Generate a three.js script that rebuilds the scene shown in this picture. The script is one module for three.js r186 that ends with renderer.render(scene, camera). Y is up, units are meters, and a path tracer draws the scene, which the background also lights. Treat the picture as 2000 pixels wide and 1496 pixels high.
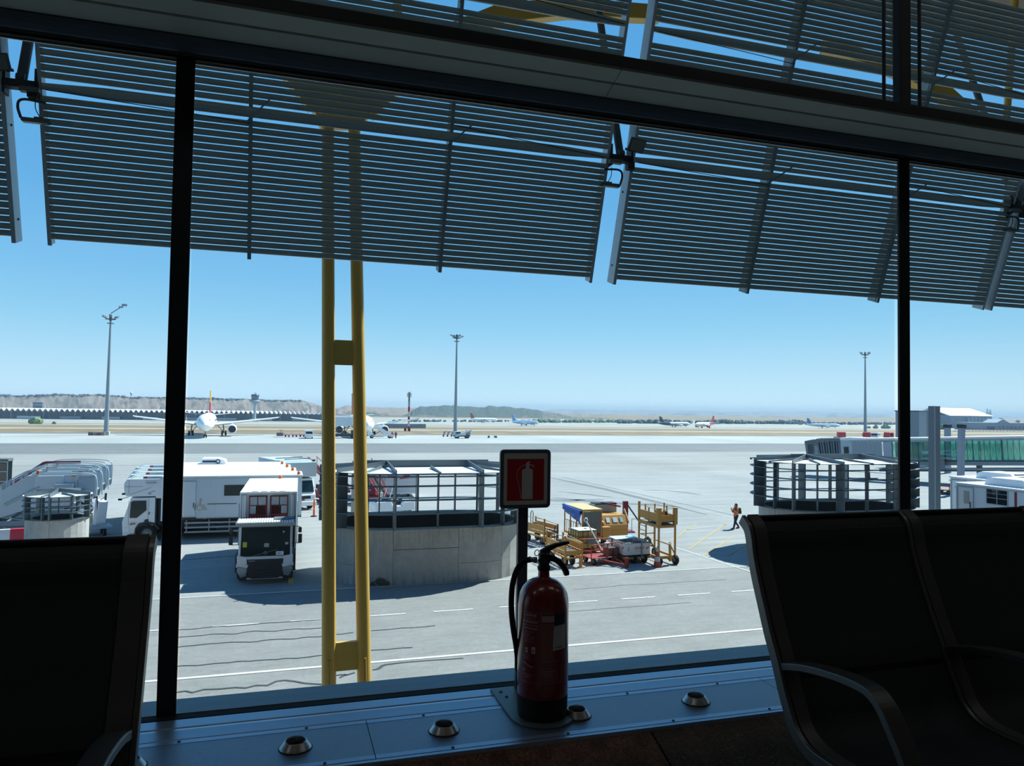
import * as THREE from 'three';
import { RoundedBoxGeometry } from 'three/addons/geometries/RoundedBoxGeometry.js';
import { MarchingCubes } from 'three/addons/objects/MarchingCubes.js';
import { RectAreaLightUniformsLib } from 'three/addons/lights/RectAreaLightUniformsLib.js';
import { mergeGeometries, mergeVertices, toCreasedNormals } from 'three/addons/utils/BufferGeometryUtils.js';

// ---------------------------------------------------------------- camera, sky, sun, exposure
const W = 2000, H = 1496, F = 1450;                      // focal length in pixels of the 2000 x 1496 frame
const YAW = 17.104 * Math.PI / 180, PITCH = 1.97 * Math.PI / 180, ROLL = 0.847 * Math.PI / 180;
const EYE = new THREE.Vector3(0, 1.2, 0);
const fwd = new THREE.Vector3(Math.sin(YAW) * Math.cos(PITCH), Math.sin(PITCH), -Math.cos(YAW) * Math.cos(PITCH));
const r0 = new THREE.Vector3(Math.cos(YAW), 0, Math.sin(YAW)), u0 = new THREE.Vector3().crossVectors(r0, fwd);
const rgt = r0.clone().multiplyScalar(Math.cos(ROLL)).addScaledVector(u0, Math.sin(ROLL));
const upv = r0.clone().multiplyScalar(-Math.sin(ROLL)).addScaledVector(u0, Math.cos(ROLL));
const scene = new THREE.Scene();
const camera = new THREE.PerspectiveCamera(2 * Math.atan(H / 2 / F) * 180 / Math.PI, W / H, 0.05, 20000);
camera.position.copy(EYE);
camera.quaternion.setFromRotationMatrix(new THREE.Matrix4().makeBasis(rgt, upv, fwd.clone().negate()));

const renderer = new THREE.WebGLRenderer({ antialias: true });
renderer.toneMapping = THREE.LinearToneMapping;
renderer.toneMappingExposure = 1.0;
renderer.shadowMap.enabled = true;

const SUN = new THREE.Vector3(0.8, 1, -0.36).normalize();   // from the shadows of the lorry, the vent shafts and the walking person
const sun = new THREE.DirectionalLight(new THREE.Color(1, 0.97, 0.87), 9.6);
sun.position.copy(SUN).multiplyScalar(300).add(new THREE.Vector3(10, 0, -40));
sun.target.position.set(10, 0, -40);
sun.castShadow = true;
sun.shadow.mapSize.set(4096, 4096);
Object.assign(sun.shadow.camera, { left: -90, right: 90, top: 90, bottom: -90, near: 1, far: 700 });
sun.shadow.radius = 1;
scene.add(sun, sun.target);

{ // clear summer sky: deep blue overhead, pale towards the horizon, a little brighter on the sun's side
  const w = 512, h = 256, d = new Float32Array(w * h * 4);
  const stops = [[-90, .30, .34, .36], [-2, .5, .62, .72], [0, .78, .97, 1.08], [1.7, .70, .93, 1.05], [5.9, .40, .75, .98], [9.2, .28, .63, .94], [15, .175, .50, .86], [27, .12, .42, .80], [50, .075, .29, .66], [90, .05, .20, .50]];
  for (let j = 0; j < h; j++) {
    const el = ((j + .5) / h - .5) * Math.PI, deg = el * 180 / Math.PI;
    let k = 0; while (k < stops.length - 2 && stops[k + 1][0] < deg) k++;
    const a = stops[k], b = stops[k + 1], t = Math.min(1, Math.max(0, (deg - a[0]) / (b[0] - a[0])));
    for (let i = 0; i < w; i++) {
      const az = ((i + .5) / w - .5) * 2 * Math.PI, x = Math.cos(az) * Math.cos(el), y = Math.sin(el), z = Math.sin(az) * Math.cos(el);
      const c = x * SUN.x + y * SUN.y + z * SUN.z, g = 1 + .10 * Math.max(0, c) ** 3, o = (j * w + i) * 4;
      d[o] = (a[1] + (b[1] - a[1]) * t) * (1 + (g - 1) * 1.5); d[o + 1] = (a[2] + (b[2] - a[2]) * t) * g; d[o + 2] = (a[3] + (b[3] - a[3]) * t) * (1 + (g - 1) * .6); d[o + 3] = 1;
    }
  }
  const t = new THREE.DataTexture(d, w, h, THREE.RGBAFormat, THREE.FloatType);
  t.mapping = THREE.EquirectangularReflectionMapping; t.magFilter = t.minFilter = THREE.LinearFilter; t.wrapS = THREE.RepeatWrapping; t.needsUpdate = true;
  scene.background = t; scene.environment = t;
}

const UNSEEN_LAMP = 2.0;                                           // radiance of the unseen ceiling lamps that light the seats
RectAreaLightUniformsLib.init();
// ---------------------------------------------------------------- helpers
let seed = 7;
const rnd = () => { seed = (seed + 0x6d2b79f5) | 0; let t = Math.imul(seed ^ (seed >>> 15), 1 | seed); t = (t + Math.imul(t ^ (t >>> 7), 61 | t)) ^ t; return ((t ^ (t >>> 14)) >>> 0) / 4294967296; };
const rr = (a, b) => a + (b - a) * rnd();
const hash2 = (x, y) => { let n = Math.imul(x | 0, 374761393) + Math.imul(y | 0, 668265263); n = Math.imul(n ^ (n >>> 13), 1274126177); return ((n ^ (n >>> 16)) >>> 0) / 4294967296; };
const noise2 = (x, y) => { const i = Math.floor(x), j = Math.floor(y), f = x - i, g = y - j, s = f * f * (3 - 2 * f), t = g * g * (3 - 2 * g); return (hash2(i, j) * (1 - s) + hash2(i + 1, j) * s) * (1 - t) + (hash2(i, j + 1) * (1 - s) + hash2(i + 1, j + 1) * s) * t; };
const fbm = (x, y, o = 4) => { let a = 0, k = .5, n = 0; for (let i = 0; i < o; i++) { a += noise2(x, y) * k; n += k; k *= .5; x = x * 2.03 + 17; y = y * 2.03 + 5; } return a / n; };
const V = (x, y, z) => new THREE.Vector3(x, y, z);
const G = -6.6;                                           // apron level below the departure lounge floor (y = 0)
const ray = (px, py) => rgt.clone().multiplyScalar((px - W / 2) / F).addScaledVector(upv, -(py - H / 2) / F).add(fwd);
const atZ = (px, py, z) => { const d = ray(px, py); return EYE.clone().addScaledVector(d, z / d.z); };       // where a sight line meets the plane z
const atY = (px, py, y) => { const d = ray(px, py); return EYE.clone().addScaledVector(d, (y - EYE.y) / d.y); };
const atX = (px, py, x) => { const d = ray(px, py); return EYE.clone().addScaledVector(d, x / d.x); };
const atD = (px, py, dist) => EYE.clone().addScaledVector(ray(px, py), dist);                               // at a distance along the optical axis
const groundY = (z) => { const d = -z; return d < 255 ? G : d < 720 ? G - (d - 255) / 465 * 10 : -16.6 - Math.min(1, (d - 720) / 500) * .8; };
const onGround = (px, py) => { let p = atY(px, py, G); for (let i = 0; i < 60; i++) p = atY(px, py, groundY(p.z)); return p; };

const norm = (g) => { // the same three attributes on every geometry
  if (g.index) g = g.toNonIndexed();
  for (const k of Object.keys(g.attributes)) if (!['position', 'normal', 'uv'].includes(k)) g.deleteAttribute(k);
  if (!g.attributes.normal) g.computeVertexNormals();
  if (!g.attributes.uv) g.setAttribute('uv', new THREE.BufferAttribute(new Float32Array(g.attributes.position.count * 2), 2));
  g.morphAttributes = {}; g.clearGroups();
  return g;
};
const join = (list) => { const a = [list].flat(Infinity).filter(Boolean).map(norm); return a.length === 1 ? a[0] : mergeGeometries(a); };
const put = (g, x, y, z, rx = 0, ry = 0, rz = 0) => { if (rx || ry || rz) g.applyMatrix4(new THREE.Matrix4().makeRotationFromEuler(new THREE.Euler(rx, ry, rz, 'YXZ'))); g.translate(x, y, z); return g; };
const bx = (w, h, d, x = 0, y = 0, z = 0, rx = 0, ry = 0, rz = 0) => put(new THREE.BoxGeometry(w, h, d), x, y, z, rx, ry, rz);
const bb = (x0, x1, y0, y1, z0, z1) => bx(Math.abs(x1 - x0), Math.abs(y1 - y0), Math.abs(z1 - z0), (x0 + x1) / 2, (y0 + y1) / 2, (z0 + z1) / 2);
const rb = (w, h, d, r, x = 0, y = 0, z = 0, rx = 0, ry = 0, rz = 0, s = 2) => put(new RoundedBoxGeometry(w, h, d, s, Math.min(r, w / 2.01, h / 2.01, d / 2.01)), x, y, z, rx, ry, rz);
const cyl = (r1, r2, h, x = 0, y = 0, z = 0, seg = 16, rx = 0, ry = 0, rz = 0) => put(new THREE.CylinderGeometry(r1, r2, h, seg), x, y, z, rx, ry, rz);
const Y_UP = V(0, 1, 0);
const rod = (a, b, r, seg = 8, r2 = r) => { const d = b.clone().sub(a), g = new THREE.CylinderGeometry(r2, r, d.length(), seg); g.applyQuaternion(new THREE.Quaternion().setFromUnitVectors(Y_UP, d.clone().normalize())); g.translate((a.x + b.x) / 2, (a.y + b.y) / 2, (a.z + b.z) / 2); return g; };
const R3 = (ax, ay, az, bx_, by, bz, r, seg) => rod(V(ax, ay, az), V(bx_, by, bz), r, seg);
const beam = (a, b, w, h, up = Y_UP) => { // rectangular bar: h along up, w across
  const d = b.clone().sub(a), L = d.length(), f = d.clone().normalize(); let s = new THREE.Vector3().crossVectors(up, f); if (s.length() < 1e-3) s = V(1, 0, 0); s.normalize();
  const u = new THREE.Vector3().crossVectors(f, s), g = new THREE.BoxGeometry(w, h, L); g.applyMatrix4(new THREE.Matrix4().makeBasis(s, u, f)); g.translate((a.x + b.x) / 2, (a.y + b.y) / 2, (a.z + b.z) / 2); return g; };
const BM = (a, b, w, h = w, up) => beam(V(...a), V(...b), w, h, up);
const tube = (pts, r, n = 24, seg = 8, closed = false) => new THREE.TubeGeometry(new THREE.CatmullRomCurve3(pts, closed), n, r, seg, closed);
const lathe = (pts, seg = 24, x = 0, y = 0, z = 0) => put(new THREE.LatheGeometry(pts.map(([a, b]) => new THREE.Vector2(a, b)), seg), x, y, z);
const ball = (rx, ry, rz, x, y, z, s = 12) => { const g = new THREE.SphereGeometry(1, s, Math.max(6, s * .7 | 0)); g.scale(rx, ry, rz); g.translate(x, y, z); return g; };
const shape = (pts, holes = []) => { const s = new THREE.Shape(pts.map(([a, b]) => new THREE.Vector2(a, b))); for (const h of holes) s.holes.push(new THREE.Path(h.map(([a, b]) => new THREE.Vector2(a, b)))); return s; };
// outline drawn in (z, y), swept along x
const prismX = (pts, x0, x1, bevel = 0, holes = []) => { const g = new THREE.ExtrudeGeometry(shape(pts.map(([z, y]) => [-z, y]), holes.map((h) => h.map(([z, y]) => [-z, y]))), { depth: Math.abs(x1 - x0) - 2 * bevel, bevelEnabled: bevel > 0, bevelSize: bevel, bevelThickness: bevel, bevelSegments: 2, steps: 1 }); g.translate(0, 0, bevel); g.rotateY(Math.PI / 2); g.translate(Math.min(x0, x1), 0, 0); return g; };
// outline drawn in (x, y), swept along z
const prismZ = (pts, z0, z1, bevel = 0, holes = [], seg = 2) => { const g = new THREE.ExtrudeGeometry(shape(pts, holes), { depth: Math.abs(z1 - z0) - 2 * bevel, bevelEnabled: bevel > 0, bevelSize: bevel, bevelThickness: bevel, bevelSegments: seg, steps: 1 }); g.translate(0, 0, bevel + Math.min(z0, z1)); return g; };
// outline drawn in (x, z), swept along y
const prismY = (pts, y0, y1, bevel = 0, holes = []) => { const g = new THREE.ExtrudeGeometry(shape(pts.map(([x, z]) => [x, -z]), holes.map((h) => h.map(([x, z]) => [x, -z]))), { depth: Math.abs(y1 - y0) - 2 * bevel, bevelEnabled: bevel > 0, bevelSize: bevel, bevelThickness: bevel, bevelSegments: 2, steps: 1 }); g.rotateX(-Math.PI / 2); g.translate(0, Math.min(y0, y1) + bevel, 0); return g; };
const quadGrid = (fn, nu, nv, uvScale) => { // a sheet from fn(u, v) -> Vector3
  const p = [], uv = [], idx = [];
  for (let j = 0; j <= nv; j++) for (let i = 0; i <= nu; i++) { const q = fn(i / nu, j / nv); p.push(q.x, q.y, q.z); uv.push(uvScale ? q.x * uvScale : i / nu, uvScale ? q.z * uvScale : j / nv); }
  for (let j = 0; j < nv; j++) for (let i = 0; i < nu; i++) { const a = j * (nu + 1) + i, b = a + 1, c = a + nu + 1, d = c + 1; idx.push(a, b, c, b, d, c); }
  const g = new THREE.BufferGeometry(); g.setAttribute('position', new THREE.Float32BufferAttribute(p, 3)); g.setAttribute('uv', new THREE.Float32BufferAttribute(uv, 2)); g.setIndex(idx); g.computeVertexNormals(); return g; };
const uvXZ = (g, k = 1) => { const p = g.attributes.position, u = new Float32Array(p.count * 2); for (let i = 0; i < p.count; i++) { u[2 * i] = p.getX(i) * k; u[2 * i + 1] = p.getZ(i) * k; } g.setAttribute('uv', new THREE.BufferAttribute(u, 2)); return g; };
const uvXY = (g, k = 1) => { const p = g.attributes.position, u = new Float32Array(p.count * 2); for (let i = 0; i < p.count; i++) { u[2 * i] = p.getX(i) * k; u[2 * i + 1] = p.getY(i) * k; } g.setAttribute('uv', new THREE.BufferAttribute(u, 2)); return g; };

const used = new Map();
const numbered = (name, host = scene) => { const k = host.uuid + name, n = used.get(k) ?? 0; used.set(k, n + 1); return n ? `${name}_${String(n).padStart(3, '0')}` : name; };
const mesh = (name, geos, m, host) => { const o = new THREE.Mesh(Array.isArray(geos) ? join(geos) : geos, m); o.name = numbered(name, host); o.castShadow = o.receiveShadow = true; host.add(o); return o; };
function thing(name, label, category, pos = [0, 0, 0], turn = 0, group) {
  const o = new THREE.Group(); o.name = numbered(name); scene.add(o); o.position.set(...pos); o.rotation.y = turn;
  o.userData = { label, category }; if (group) o.userData.group = group; return o;
}
const part = (host, name, geos, m, label) => { const o = mesh(name, geos, m, host); if (label) o.userData.label = label; return o; };
const solo = (name, label, category, geos, m, group) => { const o = mesh(name, geos, m, scene); o.userData = { label, category }; if (group) o.userData.group = group; return o; };
const struct = (name, geos, m) => { const o = mesh(name, geos, m, scene); o.userData.kind = 'structure'; return o; };
const stuff = (name, label, category, geos, m) => { const o = mesh(name, geos, m, scene); o.userData = { label, category, kind: 'stuff' }; return o; };
function copyOf(o, pos, turn, label) { const c = o.clone(); c.name = numbered(o.name.replace(/_\d{3}$/, '')); scene.add(c); if (pos) c.position.set(...pos); if (turn !== undefined) c.rotation.y = turn; c.userData = { ...o.userData }; if (label) c.userData.label = label; return c; }

const M = (color, roughness = .6, metalness = 0, more = {}) => new THREE.MeshStandardMaterial({ color: new THREE.Color(color), roughness, metalness, side: THREE.DoubleSide, ...more });
const glassPane = (tint = '#ffffff', more = {}) => new THREE.MeshPhysicalMaterial({ color: new THREE.Color(tint), roughness: 0, metalness: 0, transmission: 1, thickness: 0, ior: 1.5, ...more });
const tex = (w, h, draw, srgb = true, rep) => { // computed texture, fn(x, y) -> [r, g, b] in 0..255
  const d = new Uint8Array(w * h * 4); for (let y = 0; y < h; y++) for (let x = 0; x < w; x++) { const c = draw(x, y), o = (y * w + x) * 4; d[o] = c[0]; d[o + 1] = c[1]; d[o + 2] = c[2]; d[o + 3] = 255; }
  const t = new THREE.DataTexture(d, w, h); t.wrapS = t.wrapT = THREE.RepeatWrapping; t.magFilter = t.minFilter = THREE.LinearFilter; if (srgb) t.colorSpace = THREE.SRGBColorSpace; if (rep) t.repeat.set(...rep); t.needsUpdate = true; return t; };
const canvasTex = (w, h, draw) => { const c = document.createElement('canvas'); c.width = w; c.height = h; const x = c.getContext('2d'); draw(x, w, h); const t = new THREE.CanvasTexture(c); t.colorSpace = THREE.SRGBColorSpace; t.magFilter = THREE.LinearFilter; t.anisotropy = 8; return t; };
const tileNoise = (x, y, n, f) => { // noise that repeats every n texels, f cells across
  const u = x / n * f, v = y / n * f, i = Math.floor(u), j = Math.floor(v), a = u - i, b = v - j, s = a * a * (3 - 2 * a), t = b * b * (3 - 2 * b), q = (p, r) => hash2(((p % f) + f) % f + f * 31, ((r % f) + f) % f);
  return (q(i, j) * (1 - s) + q(i + 1, j) * s) * (1 - t) + (q(i, j + 1) * (1 - s) + q(i + 1, j + 1) * s) * t; };
// ---------------------------------------------------------------- materials shared by the building
const mAlu = M('#8d979d', .34, .9), mAluDull = M('#7c878b', .5, .7), mDark = M('#1b232d', .5, .1), mAnthracite = M('#1d242c', .5, .2), mBlack = M('#0a0b0d', .6), mRubber = M('#131416', .85);
const mSoffit = M('#c3d0ca', .5, .1), mSteelGrey = M('#4a555b', .5, .3), mWhite = M('#e9ecee', .45), mOffWhite = M('#d4d8d9', .5), mWhiteShiny = M('#eef1f3', .25);
const mTyre = M('#191a1c', .9), mGlassDark = M('#10191d', .08, .1), mChrome = M('#c9ced2', .2, 1), mRed = M('#b3202c', .5), mOrange = M('#e8622a', .5), mYellowPaint = new THREE.MeshStandardMaterial({ color: new THREE.Color(.60, .37, .065), roughness: .42, side: THREE.DoubleSide });
const GX0 = -6.2, GX1 = 8.3, ZG = -2.5;                  // lounge walls, glass plane
const MULLIONS = [-5.857, -3.087, -.317, 2.493, 5.263, 8.033];

// ---------------------------------------------------------------- lounge shell
struct('floor', bb(GX0 - .3, GX1 + .3, -.3, 0, -2.3, 7.3), M('#c9c4ba', .3));
struct('ceiling', bb(GX0 - .3, GX1 + .3, 4.6, 4.9, -2.7, 7.3), M('#b79a72', .7));
struct('wall_back', bb(GX0 - .3, GX1 + .3, 0, 4.6, 7, 7.3), M('#8a7f72', .8));
struct('wall_left', bb(GX0 - .3, GX0, 0, 4.6, -2.3, 7), M('#6f6962', .8));
struct('wall_right', bb(GX1, GX1 + .3, 0, 4.6, -2.3, 7), M('#6f6962', .8));
// unseen ceiling lamps, placed out of view to light the seats and sill
for (let k = 0; k < 4; k++) {
  const x = -3.6 + 3.2 * k, t = thing('unseen_ceiling_lamp', 'unseen long ceiling lamp, out of view, placed to light the black beam seats', 'lamp', [x, 4.575, -1.0], 0, 'unseen ceiling lamps lighting the lounge');
  part(t, 'frame', [bx(1.5, .05, .03, 0, 0, -.165), bx(1.5, .05, .03, 0, 0, .165), bx(.03, .05, .3, -.735, 0, 0), bx(.03, .05, .3, .735, 0, 0)], M('#d8d8d4', .5));
  part(t, 'diffuser', bx(1.44, .01, .3, 0, .0, 0), new THREE.MeshStandardMaterial({ color: new THREE.Color('#fff4e2'), emissive: new THREE.Color(1, .93, .82), emissiveIntensity: .8 }));
  const l = new THREE.RectAreaLight(new THREE.Color(.97, .98, 1), UNSEEN_LAMP, 1.4, .28); l.position.set(x, 4.56, -1.0); l.lookAt(x, 0, -1.0); scene.add(l);
}
const mFacade = M('#8b8f8f', .7);
struct('wall_facade_lower', bb(-60, 95, G - .2, .19, -2.62, -2.3), mFacade);
struct('wall_facade_upper', bb(-60, 95, 4.55, 14, -2.75, -2.4), mFacade);
struct('wall_facade_left', bb(-60, GX0, .19, 4.55, -2.75, -2.4), mFacade);
struct('wall_facade_right', bb(GX1, 95, .19, 4.55, -2.75, -2.4), mFacade);
struct('roof', [bb(-60, 95, 14, 14.4, -18.65, 7.3), bb(-60, 95, 13.75, 14.4, -18.8, -18.65)], M('#7d7468', .8));

// ---------------------------------------------------------------- window wall: mullions, transom, panes, sill
{
  const w = new THREE.Group(); w.name = 'window_1'; w.userData.kind = 'structure'; scene.add(w);
  MULLIONS.forEach((x, i) => {
    mesh('mullion', [rb(.055, 2.06, .014, .003, x, 1.28, -2.497)], mDark, w);
    mesh('mullion', [rb(.056, 2.2, .045, .004, x, 3.5, -2.503)], mDark, w);
    for (const s of [-1, 1]) mesh('sash_stile', [rb(.012, 2.1, .012, .003, x + s * .095, 3.56, -2.503)], mAnthracite, w);
  });
  // the transom: two soffit strips with a groove between, a nose below with the cove's shade in its dark colour and a dark upstand above
  const ends = [GX0, -4.457, -1.687, 1.083, 3.853, 6.623, GX1], gap = .0015;
  for (let i = 0; i < ends.length - 1; i++) {
    const a = ends[i] + gap, b = ends[i + 1] - gap;
    mesh('soffit_panel', prismX([[-2.294, 2.367], [-2.353, 2.349], [-2.353, 2.368], [-2.294, 2.386]], a, b), mSoffit, w);
    mesh('soffit_panel', prismX([[-2.362, 2.3455], [-2.424, 2.3245], [-2.424, 2.345], [-2.362, 2.366]], a, b), mSoffit, w);
  }
  mesh('transom_beam', prismX([[-2.285, 2.375], [-2.285, 2.412], [-2.30, 2.420], [-2.54, 2.450], [-2.54, 2.29], [-2.43, 2.335], [-2.294, 2.378]], GX0, GX1), mAnthracite, w);
  mesh('transom_nose', prismX([[-2.428, 2.322], [-2.436, 2.312], [-2.449, 2.302], [-2.465, 2.292], [-2.48, 2.288], [-2.48, 2.32], [-2.43, 2.335]], GX0, GX1), M('#5c6b78', .45, .4), w);
  mesh('trim_line', [bb(GX0, GX1, 2.2845, 2.287, -2.484, -2.478), bb(GX0, GX1, 2.289, 2.2905, -2.478, -2.474)], mAlu, w);
  mesh('gasket', bb(GX0, GX1, 2.277, 2.30, -2.51, -2.486), mRubber, w);
  mesh('glazing_bead', bb(GX0, GX1, 2.273, 2.2765, -2.512, -2.508), M('#c3ccca', .4, .3), w);
  mesh('head_frame', rb(GX1 - GX0, .1, .085, .004, (GX0 + GX1) / 2, 4.55, -2.5), mDark, w);
  const pane = glassPane('#f3fbff');
  for (let i = 0; i < MULLIONS.length - 1; i++) {
    const a = MULLIONS[i] + .03, b = MULLIONS[i + 1] - .03;
    mesh('pane', bb(a, b, .245, 2.285, -2.519, -2.515), pane, w); w.children.at(-1).castShadow = false;
    mesh('pane', bb(a - .02, b + .02, 2.44, 4.52, -2.519, -2.515), pane, w); w.children.at(-1).castShadow = false;
  }
}
{
  const s = new THREE.Group(); s.name = 'trim_1'; s.userData.kind = 'structure'; scene.add(s);
  const L0 = GX0, L1 = GX1;
  mesh('outer_ledge', [bb(L0, L1, .2, .25, -2.628, -2.566), bb(L0, L1, .19, .243, -2.57, -2.56), bb(L0, L1, .2, .252, -2.563, -2.5)], M('#8496a3', .5, .4), s);
  mesh('gasket', bb(L0, L1, .2, .251, -2.495, -2.461), mRubber, s);
  const mSill = M('#a5b7cd', .34, .6);
  mesh('sill_profile', rb(L1 - L0, .05, .064, .004, (L0 + L1) / 2, .2255, -2.427), mSill, s);
  mesh('sill_profile', prismX([[-2.392, .249], [-2.375, .2515], [-2.35, .2505], [-2.316, .2495], [-2.313, .246], [-2.313, .2], [-2.393, .2]], L0, L1), mSill, s);
  mesh('sill_base', bb(L0, L1, .19, .236, -2.46, -2.036), mBlack, s);
  // perforated convector covers: 24 mm tile of slots
  const slots = tex(96, 96, (x, y) => { const u = (x % 24) / 24, r = (y / 12 | 0) % 2, v = (y % 12) / 12, h = Math.abs(((u + r * .5) % 1) - .5) < .30 && Math.abs(v - .5) < .22; const n = 150 + 14 * hash2(x, y); return h ? [26, 30, 34] : [n * .98, n * 1.08, n * 1.2]; });
  const rel = tex(96, 96, (x, y) => { const u = (x % 24) / 24, r = (y / 12 | 0) % 2, v = (y % 12) / 12, h = Math.abs(((u + r * .5) % 1) - .5) < .30 && Math.abs(v - .5) < .22; return h ? [0, 0, 0] : [255, 255, 255]; }, false);
  const mPerf = new THREE.MeshStandardMaterial({ map: slots, bumpMap: rel, bumpScale: .0015, roughness: .4, metalness: .75 });
  const cuts = [L0, -5.277, -3.892, -2.507, -1.122, .263, 1.648, 3.033, 4.418, 5.803, 7.188, L1];
  for (let i = 0; i < cuts.length - 1; i++) {
    const a = cuts[i] + .0012, b = cuts[i + 1] - .0012;
    mesh('grille_cover', [bb(a, b, .238, .25, -2.308, -2.286), bb(a, b, .238, .25, -2.074, -2.052)], mSill, s);
    mesh('grille', uvXZ(bb(a, b, .238, .2495, -2.286, -2.074), 1 / .024), mPerf, s);
    for (let k = 0; k < 4; k++) { const x = a + (b - a) * (k + .5) / 4; mesh('screw', [cyl(.0045, .0045, .002, x, .2508, -2.298, 10), cyl(.0045, .0045, .002, x + .04, .2508, -2.061, 10)], mDark, s); }
  }
  mesh('front_lip', [bb(L0, L1, .236, .2495, -2.049, -2.035)], mSill, s);
  // conical air outlets standing on the covers
  const mNoz = M('#a3abb0', .3, .8);
  for (let k = -8; k <= 18; k++) {
    const x = .056 + .42 * k; if (x < L0 + .1 || x > L1 - .1) continue;
    const o = mesh('air_outlet', lathe([[.044, 0], [.044, .003], [.041, .005], [.0305, .0195], [.0285, .021], [.026, .0195], [.026, .004]], 32, x, .2498, -2.176), mNoz, s);
    mesh('bore', [cyl(.0252, .0252, .002, x, .2535, -2.176, 24)], mBlack, o);
    mesh('dark_ring', [new THREE.TorusGeometry(.0445, .002, 6, 32).rotateX(Math.PI / 2).translate(x, .2505, -2.176)], mBlack, o);  // dark ring marking the gap round the outlet's foot
  }
  // sloping stone plinth in front of the sill
  const speck = tex(256, 256, (x, y) => { const n = tileNoise(x, y, 256, 64), m = tileNoise(x, y, 256, 9), f = hash2(x, y), v = 62 + 26 * (m - .5) + 46 * (n - .5) + 44 * (f - .5) + (f > .965 ? 50 : 0) - (f < .05 ? 30 : 0); return [v * 1.12, v * 1.0, v * .93]; });
  const speckRed = tex(256, 256, (x, y) => { const n = tileNoise(x, y, 256, 64), m = tileNoise(x, y, 256, 7), f = hash2(x + 999, y), v = 66 + 34 * (m - .5) + 46 * (n - .5) + 44 * (f - .5) + (f > .965 ? 50 : 0); return [v * 1.35, v * .93, v * .78]; });
  const mStone = new THREE.MeshStandardMaterial({ map: speck, roughness: .42 }), mStoneRed = new THREE.MeshStandardMaterial({ map: speckRed, roughness: .42 });
  for (let k = -4; k < 6; k++) {
    const a = Math.max(L0, -.306 + 1.385 * k + .003), b = Math.min(L1, -.306 + 1.385 * (k + 1) - .003); if (b - a < .1) continue;
    const g = prismX([[-2.033, .236], [-1.745, .126], [-1.735, .118], [-1.735, 0], [-2.03, 0]], a, b, .002);
    mesh('plinth_slab', uvXZ(norm(g), 1 / .3), k % 2 ? mStone : mStoneRed, s);
  }
}

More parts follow.
